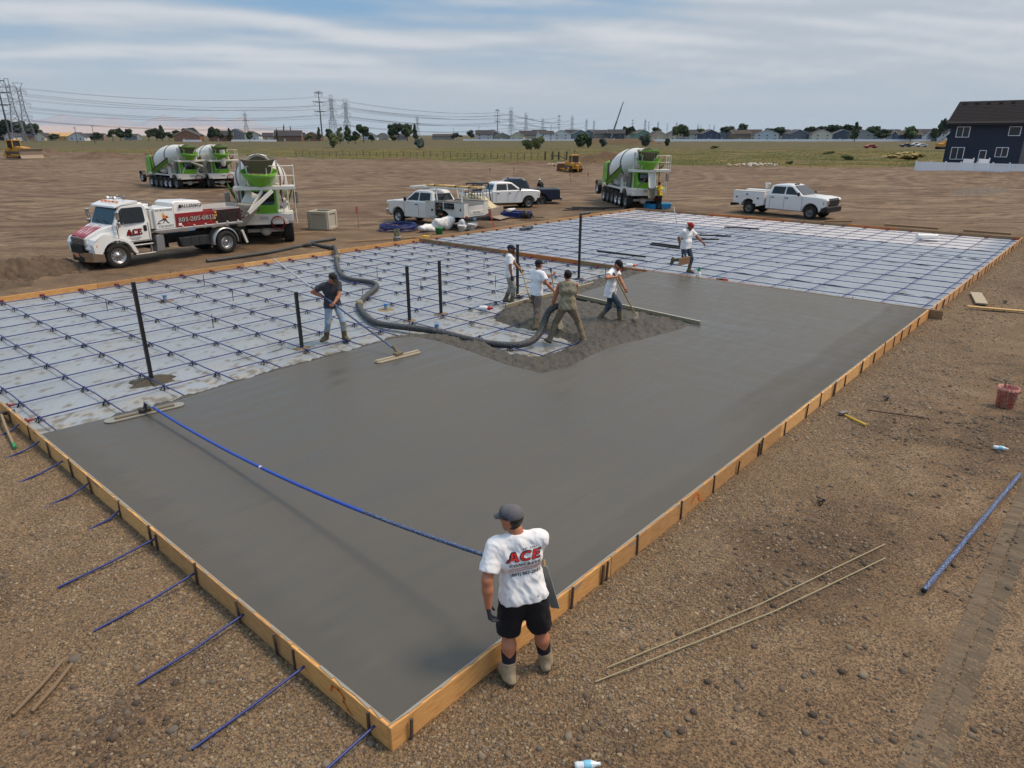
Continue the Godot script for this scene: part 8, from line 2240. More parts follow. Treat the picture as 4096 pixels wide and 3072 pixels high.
func build_posts() -> void:
	var m := mat("post_black", s(24, 24, 26), 0.45)
	var where := ["on the left standing in a blob of concrete", "between the left post and the man in charcoal", "left of the pair behind the hose bend", "right of the pair behind the hose bend", "directly behind the man in the navy cap", "near the divider boards, tallest beside the rake man"]
	var P := [[2.38, -10.24, 1.97], [5.57, -9.96, 1.30], [8.77, -9.97, 1.43], [9.82, -9.90, 1.45], [12.68, -9.65, 1.58], [16.17, -9.95, 2.1]]
	var r := RandomNumberGenerator.new(); r.seed = 5
	for i in 6:
		var o := thing("steel_post", "black square steel post " + where[i], "post", Vector3(P[i][0], 0.05, P[i][1]), Vector3.RIGHT, "")
		part("tube", m, o, func(): bar(Vector3(0.0, -0.3, 0), Vector3(-0.012, P[i][2], 0.01), 0.062, 0.062))
		var tone := s(128, 112, 82) if i in [1, 2, 3] else s(70, 64, 52)
		var rad: float = 0.34 if i == 0 else 0.17
		st = SurfaceTool.new(); st.begin(Mesh.PRIMITIVE_TRIANGLES); st.set_smooth_group(0)
		var ring := []
		for k in 22: ring.append(rad * r.randf_range(0.75, 1.15))
		for k in 22:
			var k2 := (k + 1) % 22
			var f := func(kk, q, y): return Vector3(cos(TAU * kk / 22) * ring[kk] * q * 1.25, y + r.randf_range(-0.008, 0.008), sin(TAU * kk / 22) * ring[kk] * q)
			var a: Vector3 = f.call(k, 1.0, 0.005); var b: Vector3 = f.call(k2, 1.0, 0.005); var c: Vector3 = f.call(k, 0.55, 0.055 if i == 0 else 0.03); var d: Vector3 = f.call(k2, 0.55, 0.055 if i == 0 else 0.03)
			QO(a, b, d, c, Vector3(0, -0.3, 0)); TO(c, d, Vector3(0, 0.07 if i == 0 else 0.035, 0), Vector3(0, -0.3, 0))
		done("footing", mat("footing%d" % int(i in [1, 2, 3]), tone, 0.9), o)
	# stubs of rebar and drain pipes through the sheet
	for q in [[6.9, -15.6], [4.0, -17.0], [5.1, -13.2], [3.1, -12.2], [7.4, -18.4], [9.5, -12.9], [11.5, -12.6], [13.4, -11.2], [8.1, -9.2], [17.0, -9.45], [12.0, -15.4], [15.4, -13.6]]:
		B(); cyl(Vector3(0, 0, 0), Vector3(0.01, 0.36, 0), 0.010, 0.010, 6)
		var o := done("grade_stake", mat("rust_steel", s(62, 52, 47), 0.7, 0.4)); o.position = Vector3(q[0], 0.03, q[1])
		tag(o, "thin rusty steel stake standing up through the near sheet", "stake", "grade stakes in the near sheet")
	for q in [[9.15, -11.4, "the hose"], [8.6, -8.75, "the pump hose end, nearer us"], [5.6, -17.1, "the far cables"]]:
		var o := thing("drain_stub", "short grey pipe stub in a dirt hole beside " + q[2], "pipe", Vector3(q[0], 0.05, q[1]))
		part("pipe", mat("pipe_grey", s(140, 150, 156), 0.5), o, func(): cyl(Vector3(0, -0.1, 0), Vector3(0, 0.17, 0), 0.055, 0.055, 10))
		part("tape", mat("tape_blue", s(60, 120, 180), 0.5), o, func(): cyl(Vector3(0, 0.13, 0), Vector3(0, 0.175, 0), 0.058, 0.058, 10))
		part("hole_dirt", mat("footing1", s(128, 112, 82), 0.9), o, func(): lathe([Vector2(0.24, 0.002), Vector2(0.15, 0.025), Vector2(0.0, 0.02)], Vector3.ZERO, Vector3.UP, 14))

func build_hose() -> void:
	var m := mat("hose_black", Color.WHITE, 0.6)
	m.albedo_texture = ntex(noise(FastNoiseLite.TYPE_SIMPLEX, 0.05, 4, 83), 256, [s(34, 36, 39), s(46, 48, 51), s(92, 92, 90), s(140, 136, 126)], [0.0, 0.55, 0.72, 1.0])
	m.uv1_triplanar = true; m.uv1_scale = Vector3(1.6, 1.6, 1.6)
	var dirt := mat("hose_joint", s(132, 122, 100), 0.8)
	var path := [Vector3(14.3, 0.09, -21.4), Vector3(14.0, 0.30, -20.75), Vector3(13.75, 0.33, -20.3), Vector3(13.2, 0.17, -19.4), Vector3(12.4, 0.15, -18.3), Vector3(11.7, 0.15, -17.2), Vector3(11.05, 0.15, -16.1), Vector3(10.8, 0.15, -15.2), Vector3(10.95, 0.15, -14.4), Vector3(10.65, 0.15, -13.7), Vector3(9.7, 0.15, -12.95), Vector3(8.85, 0.15, -12.2), Vector3(8.35, 0.15, -11.4), Vector3(7.95, 0.15, -10.5), Vector3(7.85, 0.16, -9.9), Vector3(8.0, 0.18, -9.2), Vector3(8.15, 0.2, -8.5), Vector3(8.2, 0.2, -7.6), Vector3(8.35, 0.18, -6.7), Vector3(8.7, 0.18, -6.15), Vector3(9.1, 0.28, -6.0), Vector3(9.38, 0.52, -6.02), Vector3(9.56, 0.80, -6.02), Vector3(9.75, 0.93, -5.88), Vector3(9.95, 0.84, -5.72), Vector3(10.1, 0.62, -5.62)]
	var c := Curve3D.new()
	for i in path.size():
		var t: Vector3 = (path[mini(i + 1, path.size() - 1)] - path[maxi(i - 1, 0)]) / 6.0
		c.add_point(path[i], -t, t)
	var pts := []
	var L := c.get_baked_length()
	for i in 170: pts.append(c.sample_baked(L * i / 169.0, true))
	var o := thing("pump_hose", "long thick black pump hose snaking from the truck to the men in the middle", "hose")
	B(); tube(pts, 0.078, 12); done("hose", m, o)
	for f in [0.135, 0.565]:
		var a: Vector3 = c.sample_baked(L * f, true); var b: Vector3 = c.sample_baked(L * (f + 0.010), true)
		B(); cyl(a, b, 0.108, 0.108, 12); cyl(b, b + (b - a) * 0.5, 0.095, 0.095, 12); done("coupling", dirt, o)
	var line := func(label: String, p: Array, r: float):
		B()
		var cc := Curve3D.new()
		for i in p.size():
			var t: Vector3 = (p[mini(i + 1, p.size() - 1)] - p[maxi(i - 1, 0)]) / 6.0
			cc.add_point(p[i], -t, t)
		var ps := []
		for i in 40: ps.append(cc.sample_baked(cc.get_baked_length() * i / 39.0, true))
		tube(ps, r, 10)
		tag(done("hose", m), label, "hose")
	line.call("black hose lying on the dirt from the pump outlet to the near left", [Vector3(14.35, 0.12, -22.9), Vector3(14.1, 0.07, -23.3), Vector3(13.3, 0.07, -23.1), Vector3(12.5, 0.07, -22.85), Vector3(11.2, 0.07, -22.7), Vector3(9.55, 0.07, -22.65)], 0.075)
	line.call("black hose joining the pump outlet to the form boards", [Vector3(14.45, 0.15, -23.0), Vector3(14.6, 0.08, -22.4), Vector3(14.6, 0.08, -21.8), Vector3(14.3, 0.09, -21.4)], 0.075)
	line.call("short black hose end lying right of the pump outlet", [Vector3(14.4, 0.10, -23.2), Vector3(15.0, 0.07, -23.9), Vector3(15.9, 0.07, -24.0), Vector3(16.4, 0.07, -24.1)], 0.07)

func coil(label: String, pos: Vector3, r: float, n: int, m: Material) -> void:
	var o := thing("cable_coil", label, "cable coil", pos)
	var rr := RandomNumberGenerator.new(); rr.seed = int(pos.x * 10)
	for k in n:
		B()
		var p := []
		var ra := r * rr.randf_range(0.82, 1.05); var off := Vector3(rr.randf_range(-0.05, 0.05), 0.05 + 0.035 * k, rr.randf_range(-0.05, 0.05))
		for i in 33: p.append(off + Vector3(cos(TAU * i / 32) * ra, 0.02 * sin(i * 1.3 + k), sin(TAU * i / 32) * ra))
		tube(p, 0.02, 6)
		done("turn", m, o)

func build_clutter() -> void:
	var blue := mat("cable_blue", s(28, 44, 104), 0.4)
	var white := mat("white_plastic", s(214, 214, 212), 0.45)
	var M := vmats()
	coil("flat coil of blue cable on the dirt left of the white bags", Vector3(20.6, 0, -24.6), 0.95, 9, blue)
	coil("flat coil of blue cable behind the utility pickup's bumper", Vector3(27.0, 0, -25.0), 0.9, 7, blue)
	# bundle of cut cable with white sacks on top
	var bu := thing("cable_bundle", "long bundle of blue cables with red anchors beside the tailgate", "cable bundle", Vector3(28.6, 0, -24.0), Vector3(0.5, 0, 0.87))
	var r := RandomNumberGenerator.new(); r.seed = 19
	for i in 26:
		B()
		var y := 0.08 + 0.07 * (i / 6); var z := ((i % 6) - 2.5) * 0.09
		tube([Vector3(-1.25, y, z + r.randf_range(-0.05, 0.05)), Vector3(0, y + 0.03, z), Vector3(1.25, y, z + r.randf_range(-0.05, 0.05))], 0.035, 6)
		done("cable", blue, bu)
	for e in [-1.3, 1.3]:
		for i in 9: part("anchor", mat("anchor_red", s(120, 34, 30), 0.55) if e < 0 else M.k, bu, func(): box(Vector3(e + r.randf_range(-0.08, 0.08), 0.08 + 0.1 * (i / 3), ((i % 3) - 1) * 0.2), Vector3(0.09, 0.09, 0.12), 0.02))
	# white sacks
	var sack := func(label: String, pos: Vector3, sc: Vector3, seed: int):
		st = SurfaceTool.new(); st.begin(Mesh.PRIMITIVE_TRIANGLES); X = Transform3D.IDENTITY
		field(Vector3(-0.9, -0.1, -0.7), Vector3(0.9, 0.8, 0.7), 0.05)
		var q := RandomNumberGenerator.new(); q.seed = seed
		for i in 6: cap(Vector3(q.randf_range(-0.4, 0.4), q.randf_range(0.1, 0.3), q.randf_range(-0.25, 0.25)), Vector3(q.randf_range(-0.45, 0.45), q.randf_range(0.05, 0.4), q.randf_range(-0.3, 0.3)), 0.16, 0.11, 0.1)
		cut(Vector3.ZERO, Vector3.DOWN)
		net(func(v): return Color(0.78, 0.78, 0.77), 0.05, seed)
		var o := done("sack", pmat("woven_white", 0.7))
		o.position = pos; o.scale = sc
		tag(o, label, "sack")
	sack.call("crumpled white sack nearest the flat blue coil", Vector3(21.3, 0, -23.2), Vector3(1.1, 0.8, 1.0), 1)
	sack.call("large crumpled white sack leaning by the pickup's rear wheel", Vector3(22.2, 0, -22.95), Vector3(1.2, 1.5, 1.0), 2)
	sack.call("crumpled white sack stuffed over the white pails", Vector3(23.2, 0, -22.25), Vector3(1.2, 1.2, 1.0), 3)
	sack.call("small white sack lying on top of the cable bundle", Vector3(28.6, 0.36, -24.0), Vector3(0.75, 0.5, 0.6), 4)
	bucket("green bucket standing in the corner of the forms by the white sacks", Vector3(21.0, 0, -21.95), 0.19, 0.34, mat("green_plastic", s(40, 130, 78), 0.5), M.ck, Vector3.UP, false)
	bucket("white pail, left one of the pair in front of the sacks", Vector3(22.35, 0, -21.75), 0.17, 0.34, white, white)
	bucket("white pail, right one of the pair in front of the sacks", Vector3(23.0, 0, -21.7), 0.17, 0.36, white, white)
	var sb := bucket("muddy bucket full of wooden stakes by the corner of the forms", Vector3(17.5, 0, -20.95), 0.17, 0.35, mat("muddy_plastic", s(150, 154, 160), 0.7), M.ck)
	for i in 9: part("wooden_stake", mat("stake_wood", s(112, 118, 92), 0.8), sb, func(): bar(Vector3(cos(i * 0.7) * 0.08, 0.1, sin(i * 0.7) * 0.08), Vector3(cos(i * 0.7) * 0.12, 0.62 + 0.03 * (i % 3), sin(i * 0.7) * 0.12), 0.035, 0.035))
	bucket("white bucket with black lid standing on the right pickup's lockers", Vector3(41.35, 1.46, -13.85), 0.16, 0.36, white, M.k).get_node("contents").position.y = 0.13
	# red bucket in the foreground right
	var rbm := mat("red_dusty", Color.WHITE, 0.7)
	rbm.albedo_texture = ntex(noise(FastNoiseLite.TYPE_SIMPLEX, 0.035, 4, 86), 256, [s(176, 62, 44), s(186, 76, 58), s(182, 150, 138), s(196, 180, 170)], [0.0, 0.42, 0.52, 1.0])
	rbm.uv1_triplanar = true; rbm.uv1_scale = Vector3(2.4, 2.4, 2.4)
	var rb := bucket("red bucket caked with dried cement on the dirt at the right edge", Vector3(12.0, 0, 2.55), 0.165, 0.37, rbm, mat("red_inside", s(186, 74, 54), 0.6))
	part("tool_handle", mat("dull_steel", s(120, 118, 114), 0.55, 0.5), rb, func(): bar(Vector3(-0.09, 0.15, -0.05), Vector3(-0.12, 0.52, -0.06), 0.022, 0.014))
	# precast box
	var vb := thing("concrete_box", "open concrete box with recessed panels left of the utility pickup", "concrete box", Vector3(18.45, 0, -28.05), Vector3(0.86, 0, -0.5))
	var cm := mat("precast", s(172, 166, 152), 0.85)
	part("walls", cm, vb, func():
		for e in [-1, 1]:
			box(Vector3(0.5 * e, 0.47, 0), Vector3(0.07, 0.94, 1.07), 0.008); box(Vector3(0, 0.468, 0.5 * e), Vector3(0.93, 0.932, 0.07), 0.008)
			for q in [[0.54, 0.0, 0]]:
				for z in [-0.44, 0.44]: box(Vector3(0.55 * e, 0.47, z), Vector3(0.06, 0.92, 0.18), 0.015); box(Vector3(z, 0.47, 0.55 * e), Vector3(0.18, 0.90, 0.06), 0.015)
				for y in [0.07, 0.86]: box(Vector3(0.552 * e, y, 0), Vector3(0.06, 0.14, 0.72), 0.015); box(Vector3(0, y, 0.552 * e), Vector3(0.72, 0.14, 0.06), 0.015))
	part("bottom", M.ck, vb, func(): box(Vector3(0, 0.05, 0), Vector3(0.9, 0.08, 0.9)))
	# blue pool under the chute
	var po := thing("wading_pool", "blue plastic paddling pool catching wash water under the mixer chute", "pool", Vector3(39.3, 0, -20.35), RT)
	var pb := mat("pool_blue", s(54, 152, 206), 0.4)
	part("shell", pb, po, func():
		sm(true)
		var prof := [[0.86, 0.0], [0.92, 0.12], [0.95, 0.22], [1.02, 0.25], [1.03, 0.27], [0.95, 0.265], [0.88, 0.1], [0.0, 0.08]]
		for i in prof.size() - 1:
			for k in 40:
				var f := func(p, kk): 
					var a: float = TAU * kk / 40
					return Vector3(cos(a) * p[0] * 0.95, p[1] * 1.25, sin(a) * p[0] * 0.62 * (1.0 + 0.25 * cos(a + 0.4)))
				Q(f.call(prof[i], k), f.call(prof[i + 1], k), f.call(prof[i + 1], (k + 1) % 40), f.call(prof[i], (k + 1) % 40)))
	for k in 20: part("rib", pb, po, func():
		var a := TAU * k / 20
		var q := Vector3(cos(a) * 0.95, 0, sin(a) * 0.62 * (1.0 + 0.25 * cos(a + 0.4)))
		bar(q * 0.90 + Vector3(0, 0.02, 0), q * 0.975 + Vector3(0, 0.28, 0), 0.05, 0.03))
	part("water", mat("slurry", s(110, 150, 160), 0.15), po, func(): lathe([Vector2(0.5, 0.2), Vector2(0, 0.2)], Vector3.ZERO, Vector3.UP, 20))
	part("falling_slurry", M.wet, po, func(): cyl(Vector3(-0.15, 0.15, -0.1), Vector3(-0.15, 0.9, -0.1), 0.03, 0.05, 6))
	# sheeting roll, bottles, hand tools
	var ro := thing("sheeting_roll", "roll of white plastic sheeting lying on the far sheet at right", "plastic roll", Vector3(34.0, 0.09, -3.3), RT)
	part("roll", mat("roll_white", s(222, 220, 218), 0.5), ro, func(): cyl(Vector3(-0.44, 0.14, 0), Vector3(0.46, 0.14, 0.02), 0.13, 0.125, 12); box(Vector3(0.0, 0.03, 0.22), Vector3(0.85, 0.02, 0.35), 0.008))
	part("core", mat("ply", s(176, 132, 92), 0.8), ro, func(): cyl(Vector3(0.44, 0.14, 0.02), Vector3(0.475, 0.14, 0.02), 0.045, 0.045, 10))
	var bottle := func(label: String, pos: Vector3, lying: bool, capm: Material, sz := 1.0):
		var o := thing("sprayer_bottle", label, "sprayer", pos, RT)
		var ax := Vector3.UP if not lying else Vector3(0.95, 0.1, 0.3)
		part("tank", white, o, func(): lathe([Vector2(0, 0), Vector2(0.075, 0.0), Vector2(0.082, 0.03), Vector2(0.08, 0.17), Vector2(0.05, 0.23), Vector2(0.035, 0.25)], Vector3(0, 0.08 if lying else 0.0, 0), ax, 14))
		part("pump_head", capm, o, func(): 
			var b := Vector3(0, 0.08 if lying else 0.0, 0) + ax.normalized() * 0.24
			lathe([Vector2(0.05, 0.0), Vector2(0.055, 0.05), Vector2(0.03, 0.09), Vector2(0.02, 0.12), Vector2(0.04, 0.13), Vector2(0.0, 0.14)], b, ax, 12); bar(b + ax.normalized() * 0.05, b + ax.normalized() * 0.05 + Vector3(0.02, 0.03, 0.11), 0.025, 0.03))
	bottle.call("white sprayer bottle with green top standing by the divider board", Vector3(18.85, 0.08, -6.95), false, mat("green_plastic2", s(34, 150, 80), 0.5))
	bottle.call("white bottle with red trigger lying on the sheet by the screed board", Vector3(10.65, 0.08, -9.25), true, mat("red_plastic", s(186, 40, 42), 0.5))
	bottle.call("white bottle with orange cap lying beside the divider board", Vector3(18.8, 0.09, -9.75), true, mat("orange_plastic", s(220, 100, 60), 0.5))
	var dr := thing("cordless_drill", "red and black cordless drill lying beyond the divider board", "drill", Vector3(18.85, 0.10, -6.1), RT)
	part("motor", M.k, dr, func(): cyl(Vector3(-0.12, 0.05, 0), Vector3(0.12, 0.05, 0), 0.045, 0.03, 8); box(Vector3(-0.16, 0.05, 0.04), Vector3(0.10, 0.08, 0.12), 0.02))
	part("grip", mat("red_plastic", s(186, 40, 42), 0.5), dr, func(): bar(Vector3(-0.02, 0.05, 0), Vector3(0.16, 0.05, 0.12), 0.05, 0.05))
	# steel lengths lying on the far sheet
	var si := 0
	for q in [[24.36, -11.97, 24.25, -10.5], [26.27, -11.72, 27.3, -10.25], [23.96, -11.81, 23.78, -9.95], [20.89, -12.46, 21.0, -10.27], [28.02, -11.58, 28.7, -10.3], [31.74, -12.05, 32.0, -10.33]]:
		B(); bar(Vector3(q[0], 0.165, q[1]), Vector3(q[2], 0.165, q[3]), 0.062, 0.062)
		tag(done("steel_post", mat("post_black", s(24, 24, 26), 0.45)), "black steel post lying on the far sheet, " + ["left behind the walker", "right of the walker's shoulder", "behind the walker's waist", "nearest the divider boards", "second furthest from us", "furthest from us by the bright strip"][si], "post", "posts laid out on the far sheet")
		si += 1
	for k in 9:
		B(); bar(Vector3(35.0 + k * 0.16 - 0.7 * (k % 3), 0.03 + 0.05 * (k % 2), -24.6 + 0.25 * (k % 3)), Vector3(37.1 + k * 0.16 - 0.7 * (k % 3), 0.03 + 0.05 * (k % 2), -22.7 + 0.2 * (k % 4)), 0.06, 0.06)
		tag(done("steel_post", mat("post_black", s(24, 24, 26), 0.45)), "black steel post in the loose heap left of the right mixer", "post", "heap of posts left of the right mixer")
	# blue pole, rods, hammer and so on in the right foreground
	var worn: Material = mats["worn_blue"]
	var bp := thing("float_handle", "spare blue float handle lying on the dirt at right", "pole")
	for i in 3:
		var a := Vector3(4.98, 0.045, 2.73).lerp(Vector3(8.86, 0.045, 3.13), i / 3.0); var b := Vector3(4.98, 0.045, 2.73).lerp(Vector3(8.86, 0.045, 3.13), (i + 1) / 3.0)
		B(); cyl(a, b, 0.030, 0.030, 10); done("section", worn, bp)
	B(); cyl(Vector3(4.96, 0.045, 2.728), Vector3(4.981, 0.045, 2.7302), 0.025, 0.025, 10); done("socket", M.ck, bp)
	var rod := mat("rod_straw", s(150, 138, 108), 0.7)
	for q in [[Vector3(1.61, 0.03, 0.84), Vector3(3.6, 0.035, 1.66), Vector3(5.38, 0.03, 2.25), "lower"], [Vector3(1.82, 0.03, 0.82), Vector3(3.6, 0.035, 1.50), Vector3(5.69, 0.03, 2.17), "upper"]]:
		B(); tube([q[0], q[1], q[2]], 0.0075, 6)
		tag(done("thin_rod", rod), "thin straw coloured rod on the dirt, %s of the two" % q[3], "rod")
	var hm := thing("hammer", "sledge hammer with yellow handle lying near the right form", "hammer", Vector3(9.6, 0.04, 0.50), Vector3(-0.5, 0, 0.87))
	part("handle", mat("handle_yellow", s(206, 168, 40), 0.5), hm, func(): cyl(Vector3(0.05, 0, 0), Vector3(0.52, 0.0, 0), 0.018, 0.02, 8))
	part("head", M.st, hm, func(): box(Vector3(0, 0.015, 0), Vector3(0.065, 0.065, 0.17), 0.012))
	var r2 := thing("pick_bar", "thin dark steel bar lying behind the yellow hammer", "bar", Vector3(10.2, 0.03, 1.1), Vector3(0.3, 0, 0.95))
	part("bar", mat("rust_steel", s(62, 52, 47), 0.7, 0.4), r2, func(): tube([Vector3(-0.35, 0, 0.0), Vector3(0, 0.01, 0.03), Vector3(0.6, 0, 0)], 0.010, 6))
	var sl := thing("sledge_pick", "mattock with grey wooden handle lying at the left form", "mattock", Vector3(-0.12, 0.08, -10.2), Vector3(-0.15, 0, 0.99))
	part("handle", wood("ash3", s(150, 136, 116), Vector3(1, 5, 5)), sl, func(): tube([Vector3(0.0, 0.06, 0), Vector3(0.5, 0.02, 0.0), Vector3(1.3, -0.04, -0.02)], 0.022, 8))
	part("grip", mat("green_plastic", s(40, 130, 78), 0.5), sl, func(): cyl(Vector3(1.3, -0.04, -0.02), Vector3(1.48, -0.05, -0.025), 0.026, 0.026, 8))
	part("head", M.k, sl, func(): bar(Vector3(0, 0.06, -0.2), Vector3(0, 0.06, 0.2), 0.09, 0.04))
	for q in [[10.87, 0.89, "behind the hammer"], [6.21, 1.28, "midway along the right form"], [21.6, 1.35, "by the short plank"]]:
		var ch: Node3D = get_node("cable_chair").duplicate(); add(ch, "cable_chair"); ch.position = Vector3(q[0], 0.06, q[1]); ch.rotation = Vector3(1.2, 0.7, 0.3)
		tag(ch, "black plastic chair tipped over on the dirt " + q[2], "cable chair", "")
		ch.remove_meta("group")
	# planks on the right
	for q in [[Vector3(22.4, 0.05, 0.47), Vector3(20.8, 0.05, 0.87), 0.30, s(172, 166, 150), "short grey plank lying beyond the right form"], [Vector3(20.15, 0.05, 0.62), Vector3(20.72, 0.05, 2.6), 0.14, s(206, 172, 118), "pale plank running out of the frame at right"]]:
		B(); bar(q[0], q[1], q[2] if false else 0.04, 0.04)
		B(); var d: Vector3 = (q[1] - q[0]).normalized(); var n := d.cross(Vector3.UP)
		plate(rect(0, -q[2] / 2, (q[1] - q[0]).length(), q[2] / 2), q[0], d, n, -0.04)
		tag(done("plank", wood("plank%d" % int(q[2] * 100), q[3], Vector3(3, 3, 3))), q[4], "plank")
	for q in [[Vector3(18.8, 0.05, -22.2), Vector3(19.6, 0.05, -20.9), "left"], [Vector3(16.2, 0.05, -22.9), Vector3(20.4, 0.06, -21.2), "right"]]:
		B(); bar(q[0], q[1], 0.09, 0.04)
		tag(done("plank", mats["wood_gx1"]), "weathered plank lying behind the corner of the forms, %s of the two" % q[2], "plank")
	for q in [[38.0, -9.1, 39.0, -8.0], [38.5, -6.2, 38.6, -3.7], [38.6, -2.6, 38.5, -0.6]]:
		B(); bar(Vector3(q[0], 0.12, q[1]), Vector3(q[2], 0.12, q[3]), 0.12, 0.10)
		tag(done("plank", mats["wood_gz1"]), "timber lying outside the far form boards", "plank", "timbers outside the far form")
	var y4 := thing("yellow_tool_case", "yellow power tool lying at the corner where the divider meets the left forms", "tool case", Vector3(19.0, 0.02, -20.75), RT)
	part("case", mat("tool_yellow", s(222, 182, 44), 0.5), y4, func(): hull(P3([-0.2, 0.0, -0.22, 0.12, -0.1, 0.24, 0.18, 0.22, 0.24, 0.08, 0.2, 0.0], 0.11), 0.02))
	part("handle", M.k, y4, func(): tube([Vector3(-0.12, 0.22, 0), Vector3(-0.05, 0.30, 0), Vector3(0.12, 0.29, 0), Vector3(0.16, 0.2, 0)], 0.018, 6))
	# drink bottles
	for q in [[Vector3(9.75, 0.04, 2.78), "clear crushed drink bottle lying on the dirt by the blue pole", RT * 0.9 - FW * 0.3], [Vector3(0.84, 0.04, 1.28), "clear drink bottle with blue label at the bottom edge", RT * 0.8 + FW * 0.1]]:
		var o := thing("drink_bottle", q[1], "bottle", q[0])
		var pm := mat("pet_clear", s(206, 216, 222), 0.25)
		part("bottle", pm, o, func(): lathe([Vector2(0, 0), Vector2(0.03, 0.0), Vector2(0.034, 0.02), Vector2(0.031, 0.07), Vector2(0.034, 0.13), Vector2(0.014, 0.18), Vector2(0.014, 0.20), Vector2(0, 0.20)], -q[2] * 0.1, q[2], 10))
		part("label", mat("label_blue", s(120, 186, 216), 0.5), o, func(): lathe([Vector2(0.0345, 0.07), Vector2(0.036, 0.075), Vector2(0.036, 0.12), Vector2(0.0345, 0.125)], -q[2] * 0.1, q[2], 10))
	# survey stakes with ribbons
	for q in [[20.0, -27.1, "beside the concrete box", 1], [58.0, -53.0, "left of the small bulldozer, first", 0], [60.5, -51.5, "left of the small bulldozer, second", 0], [56.0, -40.0, "behind the dark pickup, first", 1], [57.0, -38.5, "behind the dark pickup, second", 1]]:
		var o := thing("survey_stake", "thin survey stake with pink ribbon " + q[2], "survey stake", Vector3(q[0], 0, q[1]))
		part("lath", mat("stake_wood2", s(150, 120, 92), 0.8), o, func(): bar(Vector3(0, -0.1, 0), Vector3(0, 1.1, 0), 0.035, 0.02))
		part("ribbon", mat("ribbon_pink", s(226, 92, 96), 0.6), o, func(): plate(P2([0, 0, -0.10, -0.04, -0.12, -0.36, 0.0, -0.3]), Vector3(0.01, 1.08, 0), Vector3(0.6, 0, 0.8), Vector3.UP, 0.006))
	# red strap hanging from the tailgate
	B(); tube([Vector3(24.1, 1.02, -21.55), Vector3(24.2, 0.5, -21.4), Vector3(24.35, 0.03, -21.25)], 0.02, 5)
	tag(done("red_strap", mat("strap_red", s(206, 62, 50), 0.6)), "red tie-down strap hanging from the utility pickup's tailgate to the ground", "strap")
	# auger tool, scraps on the far sheet edge
	var ag := thing("auger", "black earth auger lying in front of the cable bundle", "auger", Vector3(28.4, 0.1, -22.7), RT)
	part("motor", M.k, ag, func(): lathe([Vector2(0, -0.1), Vector2(0.2, -0.08), Vector2(0.22, 0.1), Vector2(0.1, 0.25), Vector2(0, 0.28)], Vector3(0, 0.14, 0), Vector3(0.3, 0.8, 0.3), 12); tube([Vector3(-0.3, 0.0, 0.2), Vector3(-0.3, 0.3, 0.1), Vector3(0.0, 0.42, 0.0), Vector3(0.25, 0.3, 0.1), Vector3(0.25, 0, 0.2)], 0.025, 6))
	part("screw", M.ck, ag, func():
		for i in 9: lathe([Vector2(0.02, 0), Vector2(0.075, 0.01), Vector2(0.02, 0.02)], Vector3(0.35 + 0.085 * i, 0.05, 0), Vector3(1, 0.25, 0), 8)
		cyl(Vector3(0.2, 0.06, 0), Vector3(1.15, 0.04, 0), 0.02, 0.02, 6))
	for q in [[31.5, 0.25, -20.7, "on the form boards right of the cable bundle"], [24.6, 0.14, -19.4, "on the corner of the far sheet"]]:
		st = SurfaceTool.new(); st.begin(Mesh.PRIMITIVE_TRIANGLES)
		field(Vector3(-0.7, -0.1, -0.5), Vector3(0.7, 0.5, 0.5), 0.05)
		cap(Vector3(-0.4, 0, 0), Vector3(0.35, 0.05, 0.1), 0.08, 0.1, 0.05); cap(Vector3(0, 0.02, 0.2), Vector3(0.5, 0, -0.15), 0.07, 0.05, 0.05)
		var ct := Color(0.05, 0.055, 0.06)
		net(func(_v): return ct, 0.04, 4)
		var o := done("tarpaulin", pmat("tarp", 0.6)); o.position = Vector3(q[0], q[1], q[2])
		tag(o, "crumpled dark tarpaulin " + q[3], "tarpaulin")
	# grey pipe and sticks in the lower left
	B(); cyl(Vector3(-2.15, 0.03, -3.9), Vector3(-1.55, 0.03, -4.55), 0.022, 0.022, 8)
	tag(done("grey_pipe", mat("pipe_pale", s(186, 184, 176), 0.6)), "pale grey pipe lying at the left edge of the frame", "pipe")
	for q in [[Vector3(-1.92, 0.03, -2.62), Vector3(-1.42, 0.03, -3.02)], [Vector3(-1.80, 0.02, -2.55), Vector3(-1.38, 0.02, -2.92)]]:
		B(); tube([q[0], (q[0] + q[1]) / 2 + Vector3(0.01, 0.01, 0.02), q[1]], 0.018, 6)
		tag(done("stick", mat("stick_brown", s(120, 100, 78), 0.9)), "dry brown stick half buried in the dirt at lower left", "stick", "sticks at lower left")

